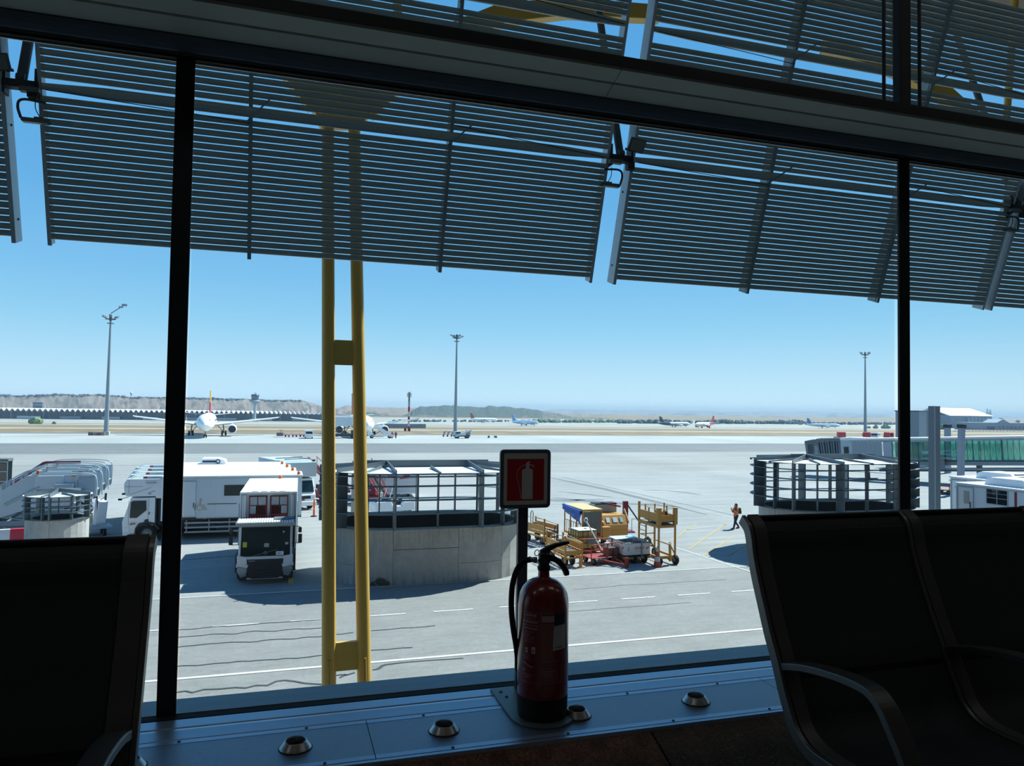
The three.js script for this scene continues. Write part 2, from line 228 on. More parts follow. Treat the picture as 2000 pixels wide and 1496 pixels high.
// ---------------------------------------------------------------- sunshade of louvred panels hung outside
{
  const tilt = 19 * Math.PI / 180, Z0 = -5.68, Y0 = 2.287, P = .046;
  const mSlat = M('#b4bcb6', .42, .35), mRib = M('#96a2a4', .5, .3), mPlate = M('#c9cdcf', .45, .3);
  const slatY = []; for (let k = 0; k < 20; k++) slatY.push(.905 - P * k); for (let k = 0; k < 18; k++) slatY.push(1.05 + P * k); for (let k = 0; k < 14; k++) slatY.push(2.02 + P * k);
  slatY.sort((a, b) => a - b);
  const panels = [
    [-5.94, -1.728, 'louvred sunshade panel cut off by the left picture edge', -1],
    [-1.539, 2.425, 'louvred sunshade panel in front of the twin yellow column', 0],
    [2.62, 6.658, 'louvred sunshade panel right of centre, with three slanted ribs showing', 1],
    [6.742, 10.95, 'louvred sunshade panel at the right picture edge with a pale end plate', 2],
  ];
  for (const [x0, x1, label] of panels) {
    const t = thing('louver_panel', label, 'sunshade', [(x0 + x1) / 2, Y0, Z0]), w = x1 - x0; t.rotation.x = tilt;
    const slat = norm(new THREE.CylinderGeometry(.0201, .0201, w - .012, 14, 1).rotateZ(Math.PI / 2));
    for (const s of slatY) { const o = part(t, 'slat', slat, mSlat); o.position.set(0, s, 0); }
    for (const s of [.98, 1.945]) part(t, 'torque_tube', [put(new THREE.CylinderGeometry(.021, .036, .36, 16), 0, 0, 0, 0, 0, Math.PI / 2).translate(-w / 2 + .2, s, .012), put(new THREE.CylinderGeometry(.036, .021, .36, 16), 0, 0, 0, 0, 0, Math.PI / 2).translate(w / 2 - .2, s, .012), put(new THREE.CylinderGeometry(.036, .036, w - .76, 20), 0, s, .012, 0, 0, Math.PI / 2)], mSlat, 'thick tapered tube between the slats');
    for (let i = 0; i < 4; i++) {
      const u = [-.5 + .004 / w, -.1774, .1766, .5 - .004 / w][i], x = u * w, end = i === 0 || i === 3, th = end ? .012 : .016, geos = [bx(th, 2.62, end ? .13 : .1, x, 1.28, end ? -.045 : -.058)];
      if (!end) geos.push(bx(th * 1.6, 2.62, .018, x, 1.28, .016));
      else geos.push(bx(.022, 2.62, .012, x + (i ? -.008 : .008), 1.28, .018));
      const o = part(t, end ? 'end_plate' : 'rib', geos, end ? mPlate : mRib);
      if (end) for (const s of [.12, .72, 1.4, 1.7, 2.2]) mesh('bolt', put(new THREE.CylinderGeometry(.008, .008, .01, 8), x + (i ? .007 : -.007), s, -.055, 0, 0, Math.PI / 2), mDark, o);
    }
    // slim stay rods beside each torque tube
    for (const s of [.98, 1.945]) for (const q of [-.1774, .1766]) part(t, 'stay_rod', R3(q * w - .02, s - .06, .03, q * w + .14, s + .11, .12, .006, 6), mRib);
    for (const s of [.98, 1.945]) for (const c of [[V(-w / 2 + .05, s - .02, .05), V(-w / 4, s - .06, .045), V(-.1774 * w, s - .075, .04)], [V(w / 2 - .05, s - .01, .05), V(w / 4, s + .06, .045), V(.1766 * w, s + .085, .04)]]) part(t, 'tie_wire', tube(c, .003, 20, 5), mDark);
  }
  // hangers, floodlights and strip lamps in the gaps between the panels
  const gaps = [[-1.633, 'at the left picture edge'], [2.523, 'between the two middle panels'], [6.70, 'at the right picture edge']];
  gaps.forEach(([x, where], i) => {
    const y = 3.22, z = -5.35;
    const h = thing('panel_hanger', `round steel hanger strut with bracket ${where}`, 'bracket', [x, y, z]);
    part(h, 'strut', R3(0, .0, .0, 0, 10.6, -3.45, .031, 14), mSteelGrey);
    part(h, 'bracket', [rb(.2, .05, .07, .006, 0, -.02, 0), rb(.016, .17, .09, .004, -.088, .0, -.01), rb(.016, .17, .09, .004, .088, 0, -.01), rb(.06, .06, .06, .006, .075, -.075, .02)], mAnthracite);
    part(h, 'pin', [cyl(.034, .034, .05, 0, .02, 0, 12, 0, 0, Math.PI / 2)], mSteelGrey);
    const s = i === 0 ? -1 : 1;
    const fl = thing('floodlight', `small flat floodlight tilted on the sunshade bracket ${where}`, 'lamp', [x + s * .115, y + .085, z + .06]);
    fl.rotation.set(.5, 0, s * -.12);
    part(fl, 'housing', rb(.135, .105, .03, .008, 0, 0, 0), M('#5c625e', .5, .3));
    part(fl, 'front_glass', rb(.12, .09, .006, .003, 0, 0, .017), M('#7c827c', .25, .1));
    part(fl, 'yoke', [bx(.012, .012, .09, -s * .05, -.05, -.03), bx(.06, .012, .012, -s * .03, -.055, -.06)], mDark);
    const sl = thing('strip_lamp', `strip lamp on a bent bracket ${where}`, 'lamp', [x - (i ? .04 : -.04), y - .245, z + .02]);
    const d = i ? -1 : 1;
    part(sl, 'housing', [rb(.16, .022, .05, .005, d * .055, 0, 0), rb(.05, .014, .03, .004, d * .07, .017, 0)], M('#6b716c', .5, .3));
    part(sl, 'diffuser', rb(.145, .008, .036, .003, d * .055, -.013, .004), M('#9aa09a', .3));
    part(sl, 'bracket_arm', tube([V(d * .1, .125, -.01), V(-d * .02, .133, -.01), V(-d * .045, .12, -.01), V(-d * .05, .08, -.005), V(-d * .03, .012, 0)], .0085, 24, 8), mSteelGrey);
    part(sl, 'cable', tube([V(d * .05, .14, .01), V(d * .055, .07, .015), V(d * .08, .02, .01)], .003, 12, 5), mBlack);
    part(sl, 'driver_box', rb(.11, .03, .05, .005, d * .02, .185, .02), M('#6b706a', .5, .2));
  });
}

// ---------------------------------------------------------------- yellow branching columns outside
{
  const col = thing('yellow_column', 'tall yellow column of two leaning tubes seen through the middle window', 'column', [1.4, G, -15]);
  const X = (x) => x - 1.4, Yc = (y) => y - G, Z = 0;
  const lt = (y) => V(X(.983 - .0245 * (y + 4.146)), Yc(y), Z), rt = (y) => V(X(1.661 - .0393 * (y + 4.208)), Yc(y), Z);
  part(col, 'tube', rod(lt(G), lt(6.9), .142, 28, .118), mYellowPaint);
  part(col, 'tube', rod(rt(G), rt(6.9), .142, 28, .118), mYellowPaint);
  for (const [y0, y1] of [[2.01, 2.5], [-3.957, -3.411]]) part(col, 'cross_plate', [bb(lt((y0 + y1) / 2).x, rt((y0 + y1) / 2).x, Yc(y0), Yc(y1), -.05, .05)], mYellowPaint);
  part(col, 'base_plate', [bb(lt(G).x - .3, rt(G).x + .3, 0, .06, -.35, .35)], mYellowPaint);
  for (const f of [lt, rt]) { const a = f(-3.72), b = f(G), o = .145; part(col, 'conduit', [R3(a.x + .02, a.y, o, b.x + .02, b.y, o, .012, 6), R3(a.x - .03, a.y, o, a.x + .02, a.y, o, .012, 6), R3(a.x - .02, a.y, o, b.x - .02, b.y, o, .008, 6)], mYellowPaint); }
  const cx = (lt(6.75).x + rt(6.75).x) / 2;
  part(col, 'head', prismZ([[cx - .38, Yc(6.72)], [cx + .38, Yc(6.80)], [cx + .82, Yc(7.52)], [cx - .84, Yc(7.56)]], -.16, .16, .02), mYellowPaint);
  for (const s of [-1, 1]) { // the two branches sweep up and outwards
    const c = [[.45, 7.2, .5], [1.2, 8.05, .46], [2.2, 8.95, .42], [3.3, 9.6, .38], [4.8, 10.0, .34], [7, 10.25, .3]], up = [], dn = [];
    c.forEach(([x, y, w], i) => { const a = c[Math.max(0, i - 1)], b = c[Math.min(c.length - 1, i + 1)], tx = b[0] - a[0], ty = b[1] - a[1], l = Math.hypot(tx, ty); up.push([cx + s * (x - ty / l * w / 2), Yc(y + tx / l * w / 2)]); dn.push([cx + s * (x + ty / l * w / 2), Yc(y - tx / l * w / 2)]); });
    part(col, 'branch', prismZ([...up, ...dn.reverse()], -.14, .14, .02), mYellowPaint);
    part(col, 'prop', [R3(cx + s * 4.8, Yc(10.1), 0, cx + s * 5.2, Yc(13.95), 0, .09, 12), R3(cx + s * 1.2, Yc(8.1), 0, cx + s * .6, Yc(13.95), 0, .09, 12)], mYellowPaint);
  }
  copyOf(col, [19.98, G, -15], 0, 'yellow branching column at the right picture edge, mostly behind the sunshade');
}
// ---------------------------------------------------------------- fire extinguisher, its stand and sign
{
  const px = .79, pz = -2.2, y0 = .25;
  const st = thing('extinguisher_stand', 'metal floor plate with a post carrying the square fire extinguisher sign', 'sign stand', [px, y0, pz]);
  const out = [[-.1, -.235], [-.1, 0]]; for (let i = 1; i < 20; i++) { const a = Math.PI - i / 20 * Math.PI; out.push([Math.cos(a) * .1, Math.sin(a) * .1]); } out.push([.1, 0], [.1, -.235]);
  part(st, 'base_plate', prismY(out, .0005, .0075, .001), mAluDull);
  for (const [x, z] of [[-.075, -.2], [-.068, -.155], [.075, -.2]]) part(st, 'screw', cyl(.005, .006, .003, x, .009, z, 12), mSteelGrey);
  part(st, 'post', rb(.036, .66, .022, .004, -.002, .337, -.218), M('#56616a', .4, .5));
  const sy = .713, sx = .0, rs = .012, rect = (w, h, r) => { const p = []; for (const [cx, cy, a0] of [[w - r, h - r, 0], [-w + r, h - r, 1], [-w + r, -h + r, 2], [w - r, -h + r, 3]]) for (let i = 0; i <= 5; i++) { const a = (a0 + i / 5) * Math.PI / 2; p.push([cx + Math.cos(a) * r, cy + Math.sin(a) * r]); } return p; };
  part(st, 'sign_panel', put(prismZ(rect(.0875, .0965, rs), -.007, .007, .0025), sx, sy, -.2), M('#5d6a75', .4, .3));
  const face = canvasTex(768, 848, (c, w, h) => {
    c.fillStyle = '#cfd6d8'; c.fillRect(0, 0, w, h); c.fillStyle = '#b7262f'; c.fillRect(58, 92, 650, 690);
    c.fillStyle = '#d4dadb'; c.strokeStyle = '#d4dadb'; c.beginPath(); c.roundRect(316, 258, 192, 500, [36, 36, 4, 4]); c.fill();
    c.beginPath(); c.moveTo(380, 262); c.lineTo(384, 175); c.lineTo(400, 150); c.lineTo(452, 128); c.lineTo(456, 150); c.lineTo(440, 172); c.lineTo(446, 262); c.fill();
    c.lineWidth = 16; c.lineCap = 'round'; c.beginPath(); c.moveTo(448, 190); c.quadraticCurveTo(500, 194, 526, 226); c.stroke();
    c.lineWidth = 14; c.strokeStyle = '#c98f92'; c.beginPath(); c.moveTo(384, 186); c.bezierCurveTo(270, 196, 215, 300, 232, 400); c.bezierCurveTo(245, 500, 290, 560, 298, 730); c.stroke();
  });
  const fg = uvXY(norm(put(new THREE.ShapeGeometry(shape(rect(.0775, .0865, .006))), 0, 0, 0)), 1); { const u = fg.attributes.uv; for (let i = 0; i < u.count; i++) u.setXY(i, (u.getX(i) + .0775) / .155, (u.getY(i) + .0865) / .173); }
  part(st, 'pictogram', fg, new THREE.MeshStandardMaterial({ map: face, roughness: .35 })).position.set(sx, sy, -.1926);

  const ex = thing('fire_extinguisher', 'red fire extinguisher with black hose standing on the sill in front of the sign post', 'extinguisher', [px, y0 + .0075, pz]);
  const red = new THREE.MeshPhysicalMaterial({ color: new THREE.Color('#701019'), roughness: .28, clearcoat: .7, clearcoatRoughness: .12 });
  part(ex, 'cylinder', lathe([[.0765, .062], [.0785, .07], [.079, .09], [.079, .335], [.078, .352], [.074, .371], [.066, .388], [.054, .402], [.04, .4115], [.026, .4165], [.0185, .42], [.0175, .437], [.0175, .446]], 48), red);
  part(ex, 'foot', lathe([[0, 0], [.072, 0], [.0755, .004], [.0775, .02], [.0785, .066], [.0765, .07], [.07, .07]], 48), mRubber);
  part(ex, 'valve', [lathe([[.0185, .44], [.0205, .446], [.0205, .452], [.017, .456], [.017, .475], [.0135, .482], [.0135, .497], [.008, .502], [0, .502]], 20), rb(.034, .03, .024, .005, .001, .478, .0), rb(.02, .028, .016, .004, .006, .498, .002, 0, 0, -.5)], mBlack);
  part(ex, 'upper_lever', prismZ([[-.006, .492], [.012, .5], [.04, .512], [.068, .5185], [.079, .5205], [.08, .5255], [.066, .5245], [.036, .520], [.01, .512], [-.012, .5]], -.009, .009, .0015), mBlack);
  part(ex, 'carry_handle', prismZ([[.008, .472], [.03, .468], [.05, .455], [.066, .434], [.071, .422], [.080, .424], [.0805, .432], [.070, .450], [.052, .471], [.03, .484], [.008, .488]], -.01, .01, .002), mBlack);
  part(ex, 'safety_pin', [new THREE.TorusGeometry(.009, .0014, 8, 24).rotateY(.35).translate(-.028, .497, .012), R3(-.02, .494, .012, .012, .492, .012, .0014, 6)], mAlu);
  part(ex, 'gauge', [cyl(.0125, .0125, .008, -.012, .474, .017, 24, Math.PI / 2), cyl(.0105, .0105, .002, -.012, .474, .0215, 24, Math.PI / 2)], M('#3b3f42', .3, .6));
  part(ex, 'hose_fitting', [put(new THREE.CylinderGeometry(.0078, .0078, .026, 16), -.037, .474, .0, 0, 0, Math.PI / 2 - .12), put(new THREE.CylinderGeometry(.0098, .0098, .01, 16), -.03, .473, 0, 0, 0, Math.PI / 2 - .12), put(new THREE.CylinderGeometry(.009, .009, .006, 16), -.047, .476, 0, 0, 0, Math.PI / 2 - .12)], mAlu);
  part(ex, 'hose', tube([V(-.045, .475, 0), V(-.066, .471, .002), V(-.088, .449, .004), V(-.102, .41, .006), V(-.1065, .36, .006), V(-.104, .31, .004), V(-.095, .26, -.004), V(-.082, .21, -.018), V(-.07, .165, -.04), V(-.063, .12, -.055)], .0088, 60, 14), mRubber);
  const print = canvasTex(1024, 900, (c, w, h) => {
    c.fillStyle = '#701019'; c.fillRect(0, 0, w, h); c.strokeStyle = c.fillStyle = '#b9a6a2'; c.lineWidth = 3;
    c.strokeRect(120, 20, 720, 800); c.beginPath(); c.moveTo(470, 20); c.lineTo(470, 820); c.stroke();
    c.font = 'bold 40px sans-serif'; c.fillText('EXTINTOR', 215, 66); c.fillText('DE INCENDIOS', 150, 142); c.font = '22px sans-serif'; c.fillText('POLVO ABC  6 kg', 230, 98); c.fillRect(150, 165, 300, 5);
    c.font = 'bold 30px sans-serif'; c.fillText('INSTRUCCIONES', 190, 215); c.font = '20px sans-serif';
    ['1  Quitar el pasador', 'de seguridad', '2  Dirigir la manguera', 'a la base de la llama', '3  Apretar la palanca'].forEach((t, i) => c.fillText(t, 190, 250 + i * 28));
    c.fillStyle = '#c9bcb8'; c.fillRect(330, 410, 60, 78); c.fillRect(210, 430, 50, 56); c.fillStyle = '#8e1420'; c.beginPath(); c.moveTo(342, 470); c.lineTo(360, 425); c.lineTo(378, 470); c.fill(); c.fillRect(222, 446, 26, 26);
    c.fillStyle = '#b9a6a2'; c.font = '18px sans-serif'; ['Apto para A  B  C', 'hasta 35.000 V', 'a 1 m de distancia'].forEach((t, i) => c.fillText(t, 170, 515 + i * 24));
    c.lineWidth = 9; c.beginPath(); c.moveTo(150, 610); c.bezierCurveTo(240, 590, 250, 650, 360, 640); c.stroke(); c.lineWidth = 3; c.font = 'bold 56px sans-serif'; c.fillText('ar', 158, 705); c.font = '24px sans-serif'; c.fillText('protección contra', 170, 742); c.fillText('incendios', 200, 772);
    c.fillStyle = '#a48a90'; c.fillRect(490, 50, 200, 70); c.fillStyle = '#b9a6a2'; for (let i = 0; i < 9; i++) c.fillRect(500 + i * 22, 140, 3, 420); c.font = '18px sans-serif'; for (let i = 0; i < 7; i++) { c.fillRect(500, 580 + i * 24, 150 + (i * 37) % 60, 3); } c.strokeRect(490, 570, 250, 110); c.strokeRect(490, 690, 250, 110); for (let i = 0; i < 4; i++) c.fillRect(520, 712 + i * 22, 160, 3);
    c.fillStyle = '#1b1f2a'; c.fillRect(700, 20, 220, 150); c.fillStyle = '#c6d0d2'; c.beginPath(); c.moveTo(690, 170); c.lineTo(920, 162); c.lineTo(920, 440); c.lineTo(672, 448); c.fill();
    c.fillStyle = '#5b6669'; for (let i = 0; i < 11; i++) c.fillRect(706, 190 + i * 21, 150 + (i * 53) % 50, 5); c.strokeStyle = '#5b6669'; c.strokeRect(700, 182, 205, 245); c.fillStyle = '#3c4145'; c.fillRect(720, 410, 130, 10);
  });
  const lg = new THREE.CylinderGeometry(.0793, .0793, .235, 48, 1, true, -.345 - 1.25, 2.5);
  part(ex, 'label', put(lg, 0, .215, 0), new THREE.MeshPhysicalMaterial({ map: print, roughness: .3, clearcoat: .6, clearcoatRoughness: .12 }), 'printed instruction label with a white inspection sticker');
}

// ---------------------------------------------------------------- beam seats facing the lounge
{
  const curve = [[-1.79, .902], [-1.764, .882], [-1.7525, .855], [-1.746, .819], [-1.725, .754], [-1.70, .693], [-1.67, .621], [-1.642, .565], [-1.616, .503], [-1.592, .455], [-1.575, .425], [-1.55, .402], [-1.515, .386], [-1.45, .381], [-1.36, .386], [-1.27, .394], [-1.235, .392], [-1.212, .378]];
  const spline = new THREE.CatmullRomCurve3(curve.map(([z, y]) => V(0, y, z))).getPoints(70);
  const ribbon = (a, b, i0 = 0, i1 = spline.length - 1) => { const A = [], B = []; for (let i = i0; i <= i1; i++) { const p = spline[i], q = spline[Math.max(0, i - 1)], r = spline[Math.min(spline.length - 1, i + 1)], tz = r.z - q.z, ty = r.y - q.y, l = Math.hypot(tz, ty), nz = -ty / l, ny = tz / l; A.push([p.z + nz * a, p.y + ny * a]); B.push([p.z + nz * b, p.y + ny * b]); } return [...A, ...B.reverse()]; };
  const arm = new THREE.CatmullRomCurve3([[-1.625, .553], [-1.553, .574], [-1.463, .59], [-1.381, .597], [-1.333, .594], [-1.303, .576], [-1.273, .538], [-1.235, .48], [-1.205, .42], [-1.2, .385]].map(([z, y]) => V(0, y, z))).getPoints(40);
  const armOutline = (h) => { const A = [], B = []; arm.forEach((p, i) => { const q = arm[Math.max(0, i - 1)], r = arm[Math.min(arm.length - 1, i + 1)], tz = r.z - q.z, ty = r.y - q.y, l = Math.hypot(tz, ty); A.push([p.z - ty / l * h, p.y + tz / l * h]); B.push([p.z + ty / l * h, p.y - tz / l * h]); }); return [...A, ...B.reverse()]; };
  const mRail = M('#6b7173', .4, .7), mBand = M('#4e5354', .5, .3), mMesh = new THREE.MeshStandardMaterial({ map: tex(64, 64, (x, y) => { const k = ((x >> 1) + (y >> 1)) % 2 ? 38 : 26; return [k - 2, k + 5, k + 13]; }), roughness: .75, side: THREE.DoubleSide });
  const rails = (host, x) => {
    part(host, 'side_rail', prismX(ribbon(-.013, .013), x - .003, x + .009, .0015), mRail);
    part(host, 'side_rail', prismX(ribbon(-.007, .006), x + .009, x + .014), mBlack);
    part(host, 'side_flange', prismX(ribbon(-.010, .012), x + .014, x + .052, .003), mBand, 'dark grey side flange');
    part(host, 'armrest', prismX(armOutline(.0065), x + .002, x + .048, .003), M('#585e60', .42, .7));
  };
  const railsR = (host, x) => { // mirrored end rail
    part(host, 'side_rail', prismX(ribbon(-.013, .013), x - .006, x + .006, .0015), mRail);
    part(host, 'side_flange', prismX(ribbon(-.010, .012), x - .054, x - .007, .003), mBand, 'dark grey side flange');
    part(host, 'armrest', prismX(armOutline(.0065), x - .048, x - .002, .003), M('#585e60', .42, .7));
  };
  const seatPan = (host, a, b, ch) => {
    const k = 27, up = ribbon(-.005, .007, 0, 32), lo = ribbon(-.005, .007, 31, spline.length - 1);
    const g = prismX(up, a, b, .002); { const p = g.attributes.position; for (let i = 0; i < p.count; i++) if (p.getY(i) > .88) { const u = (p.getX(i) - a) / (b - a); if (u > .9 || u < .03) p.setY(i, p.getY(i) - .006); } g.computeVertexNormals(); }
    part(host, 'backrest', uvXY(norm(g), 12), mMesh, 'black woven backrest'); part(host, 'seat', uvXZ(norm(prismX(lo, a, b, .002)), 12), mMesh, 'black woven seat');
    part(host, 'top_edge', rb(b - a + .012, .014, .018, .006, (a + b) / 2, .906, -1.783), mBlack);
  };
  const seats = [[-.80, -.262, 'black beam seat with grey side rail at the left picture edge'], [1.222, 1.755, 'black beam seat nearest the fire extinguisher, first of the two on the right'], [1.755, 2.288, 'black beam seat at the right picture edge, partly hidden by its neighbour']];
  const roots = seats.map(([x0, x1, label], i) => {
    const t = thing('beam_seat', label, 'seat', [0, 0, 0]);
    rails(t, x0); if (i !== 1) railsR(t, x1); seatPan(t, x0 + .053, i === 0 ? x1 - .055 : x1 - .004);
    part(t, 'under_frame', [bb(x0 + .1, x0 + .14, .30, .375, -1.55, -1.27), bb(x1 - .14, x1 - .1, .30, .375, -1.55, -1.27)], mAnthracite);
    return t;
  });
  for (const [a, b, side] of [[-1.95, -.28, 'left'], [1.24, 3.9, 'right']]) {
    const t = thing('seat_beam', `steel beam and floor legs carrying the black seats on the ${side}`, 'seat frame');
    part(t, 'beam', rb(b - a, .06, .08, .008, (a + b) / 2, .27, -1.4), mAnthracite);
    for (const x of [a + .35, b - .35]) { part(t, 'leg', [rb(.05, .22, .06, .006, x, .13, -1.4)], mAluDull); part(t, 'foot', [rb(.06, .03, .5, .012, x, .0155, -1.4)], mAluDull); }
  }
}
// ---------------------------------------------------------------- the airfield: pavements, markings, grass, hills
const asphaltTex = tex(512, 512, (x, y) => { const m = tileNoise(x, y, 512, 5), n = tileNoise(x, y, 512, 40), s = tileNoise(x, y * 4 % 512, 512, 9), f = hash2(x, y); const v = 164 + 10 * (m - .5) + 9 * (n - .5) + 10 * (s - .5) + 34 * (f - .5) - (f < .02 ? 30 : 0); return [v * 1.0, v * 1.0, v * .985]; });
const apronTex = tex(1024, 1024, (x, y) => { const m = tileNoise(x, y, 1024, 4), s = tileNoise(x, y * 6 % 1024, 1024, 7), s2 = tileNoise(x, y * 16 % 1024, 1024, 6), n = tileNoise(x, y, 1024, 90), f = hash2(x, y); const v = 186 + 12 * (m - .5) + 14 * (s - .5) + 12 * (s2 - .5) + 8 * (n - .5) + 12 * (f - .5); return [v * 1.0, v * 1.0, v * .985]; });
const grassTex = tex(512, 512, (x, y) => { const m = tileNoise(x, y, 512, 6), s = tileNoise(x, y * 4 % 512, 512, 12), f = hash2(x, y), g = tileNoise(x, y, 512, 60); const v = 1 + .22 * (m - .5) + .25 * (s - .5) + .16 * (f - .5); const k = g > .8 ? .88 : 1; return [168 * v * k, 144 * v * k, 108 * v * k]; });
const ALB = .58;
const surf = (t, k, rough = .9) => { const c = t.clone(); c.needsUpdate = true; return new THREE.MeshStandardMaterial({ map: c, color: new THREE.Color(...k.map((v) => v * ALB)), roughness: rough }); };
// a band of ground between two distances that follows the lie of the land
function band(name, z0, z1, m, lift, x0 = -900, x1 = 1500, k = 1 / 12, cells = 60) {
  const rows = Math.max(1, Math.ceil(Math.abs(z1 - z0) / 30));
  return struct(name, quadGrid((u, v) => { const z = z0 + (z1 - z0) * v; return V(x0 + (x1 - x0) * u, groundY(z) + lift, z); }, cells, rows, k), m);
}
const road = band('road', -2.6, -32.72, surf(asphaltTex, [1, 1, 1]), 0, -120, 160, 1 / 5, 40);
const apron = band('apron', -32.72, -86, surf(apronTex, [1.0, 1.0, 1.0]), .004, -300, 400, 1 / 22, 40);
band('apron_rear', 7.4, 150, surf(apronTex, [1, 1, 1]), 0, -200, 200, 1 / 22, 10);
band('apron_far', -86, -126, surf(apronTex, [.98, .96, .92]), .003, -500, 700, 1 / 40);
band('taxiway', -126, -147, surf(asphaltTex, [.74, .77, .79]), .004, -700, 1000, 1 / 30);
band('taxiway_shoulder', -147, -159, surf(asphaltTex, [.68, .74, .75]), .004, -700, 1000, 1 / 30);
band('concrete_stand', -159, -207, surf(apronTex, [1.28, 1.30, 1.27]), .004, -700, 1000, 1 / 50);
band('stand_shoulder', -207, -216, surf(asphaltTex, [.72, .72, .70]), .003, -700, 1000, 1 / 30);
band('grass_strip', -216, -246, surf(grassTex, [1, .98, .9]), .002, -800, 1200, 1 / 30);
band('service_road', -246, -262, surf(apronTex, [1.15, 1.12, 1.02]), .004, -900, 1500, 1 / 40);
band('grass_field', -262, -420, surf(grassTex, [1.0, .97, .9]), .002, -900, 1500, 1 / 60);
band('runway', -420, -520, surf(apronTex, [1.18, 1.15, 1.06]), .004, -1200, 2000, 1 / 70);
band('grass_plain', -520, -640, surf(grassTex, [1.05, 1.02, .95]), .0, -1400, 2400, 1 / 80);
band('taxiway_far', -640, -1300, surf(apronTex, [1.15, 1.12, 1.02]), .0, -2200, 3600, 1 / 120);
band('plain', -1300, -4200, surf(grassTex, [.95, .95, .92]), -.3, -6000, 9000, 1 / 300);

const flat = (host, name, pts, w, m, lift = .012) => { // painted or sealed line along points [x, z]
  const L = [], R = [], p = [], idx = [];
  pts.forEach(([x, z], i) => { const a = pts[Math.max(0, i - 1)], b = pts[Math.min(pts.length - 1, i + 1)], tx = b[0] - a[0], tz = b[1] - a[1], l = Math.hypot(tx, tz) || 1, ww = Array.isArray(w) ? w[i] : w; L.push([x - tz / l * ww / 2, z + tx / l * ww / 2]); R.push([x + tz / l * ww / 2, z - tx / l * ww / 2]); });
  for (let i = 0; i < pts.length; i++) p.push(L[i][0], groundY(L[i][1]) + lift, L[i][1], R[i][0], groundY(R[i][1]) + lift, R[i][1]);
  for (let i = 0; i < pts.length - 1; i++) { const a = 2 * i; idx.push(a, a + 1, a + 2, a + 1, a + 3, a + 2); }
  const P = (i) => V(p[3 * i], 0, p[3 * i + 2]); if (P(1).sub(P(0)).cross(P(2).sub(P(0))).y < 0) for (let i = 0; i < idx.length; i += 3) [idx[i], idx[i + 1]] = [idx[i + 1], idx[i]];
  const g = new THREE.BufferGeometry(); g.setAttribute('position', new THREE.Float32BufferAttribute(p, 3)); g.setIndex(idx); g.computeVertexNormals();
  return mesh(name, g, m, host); };
const gxz = (px, py) => { const p = onGround(px, py); return [p.x, p.z]; };
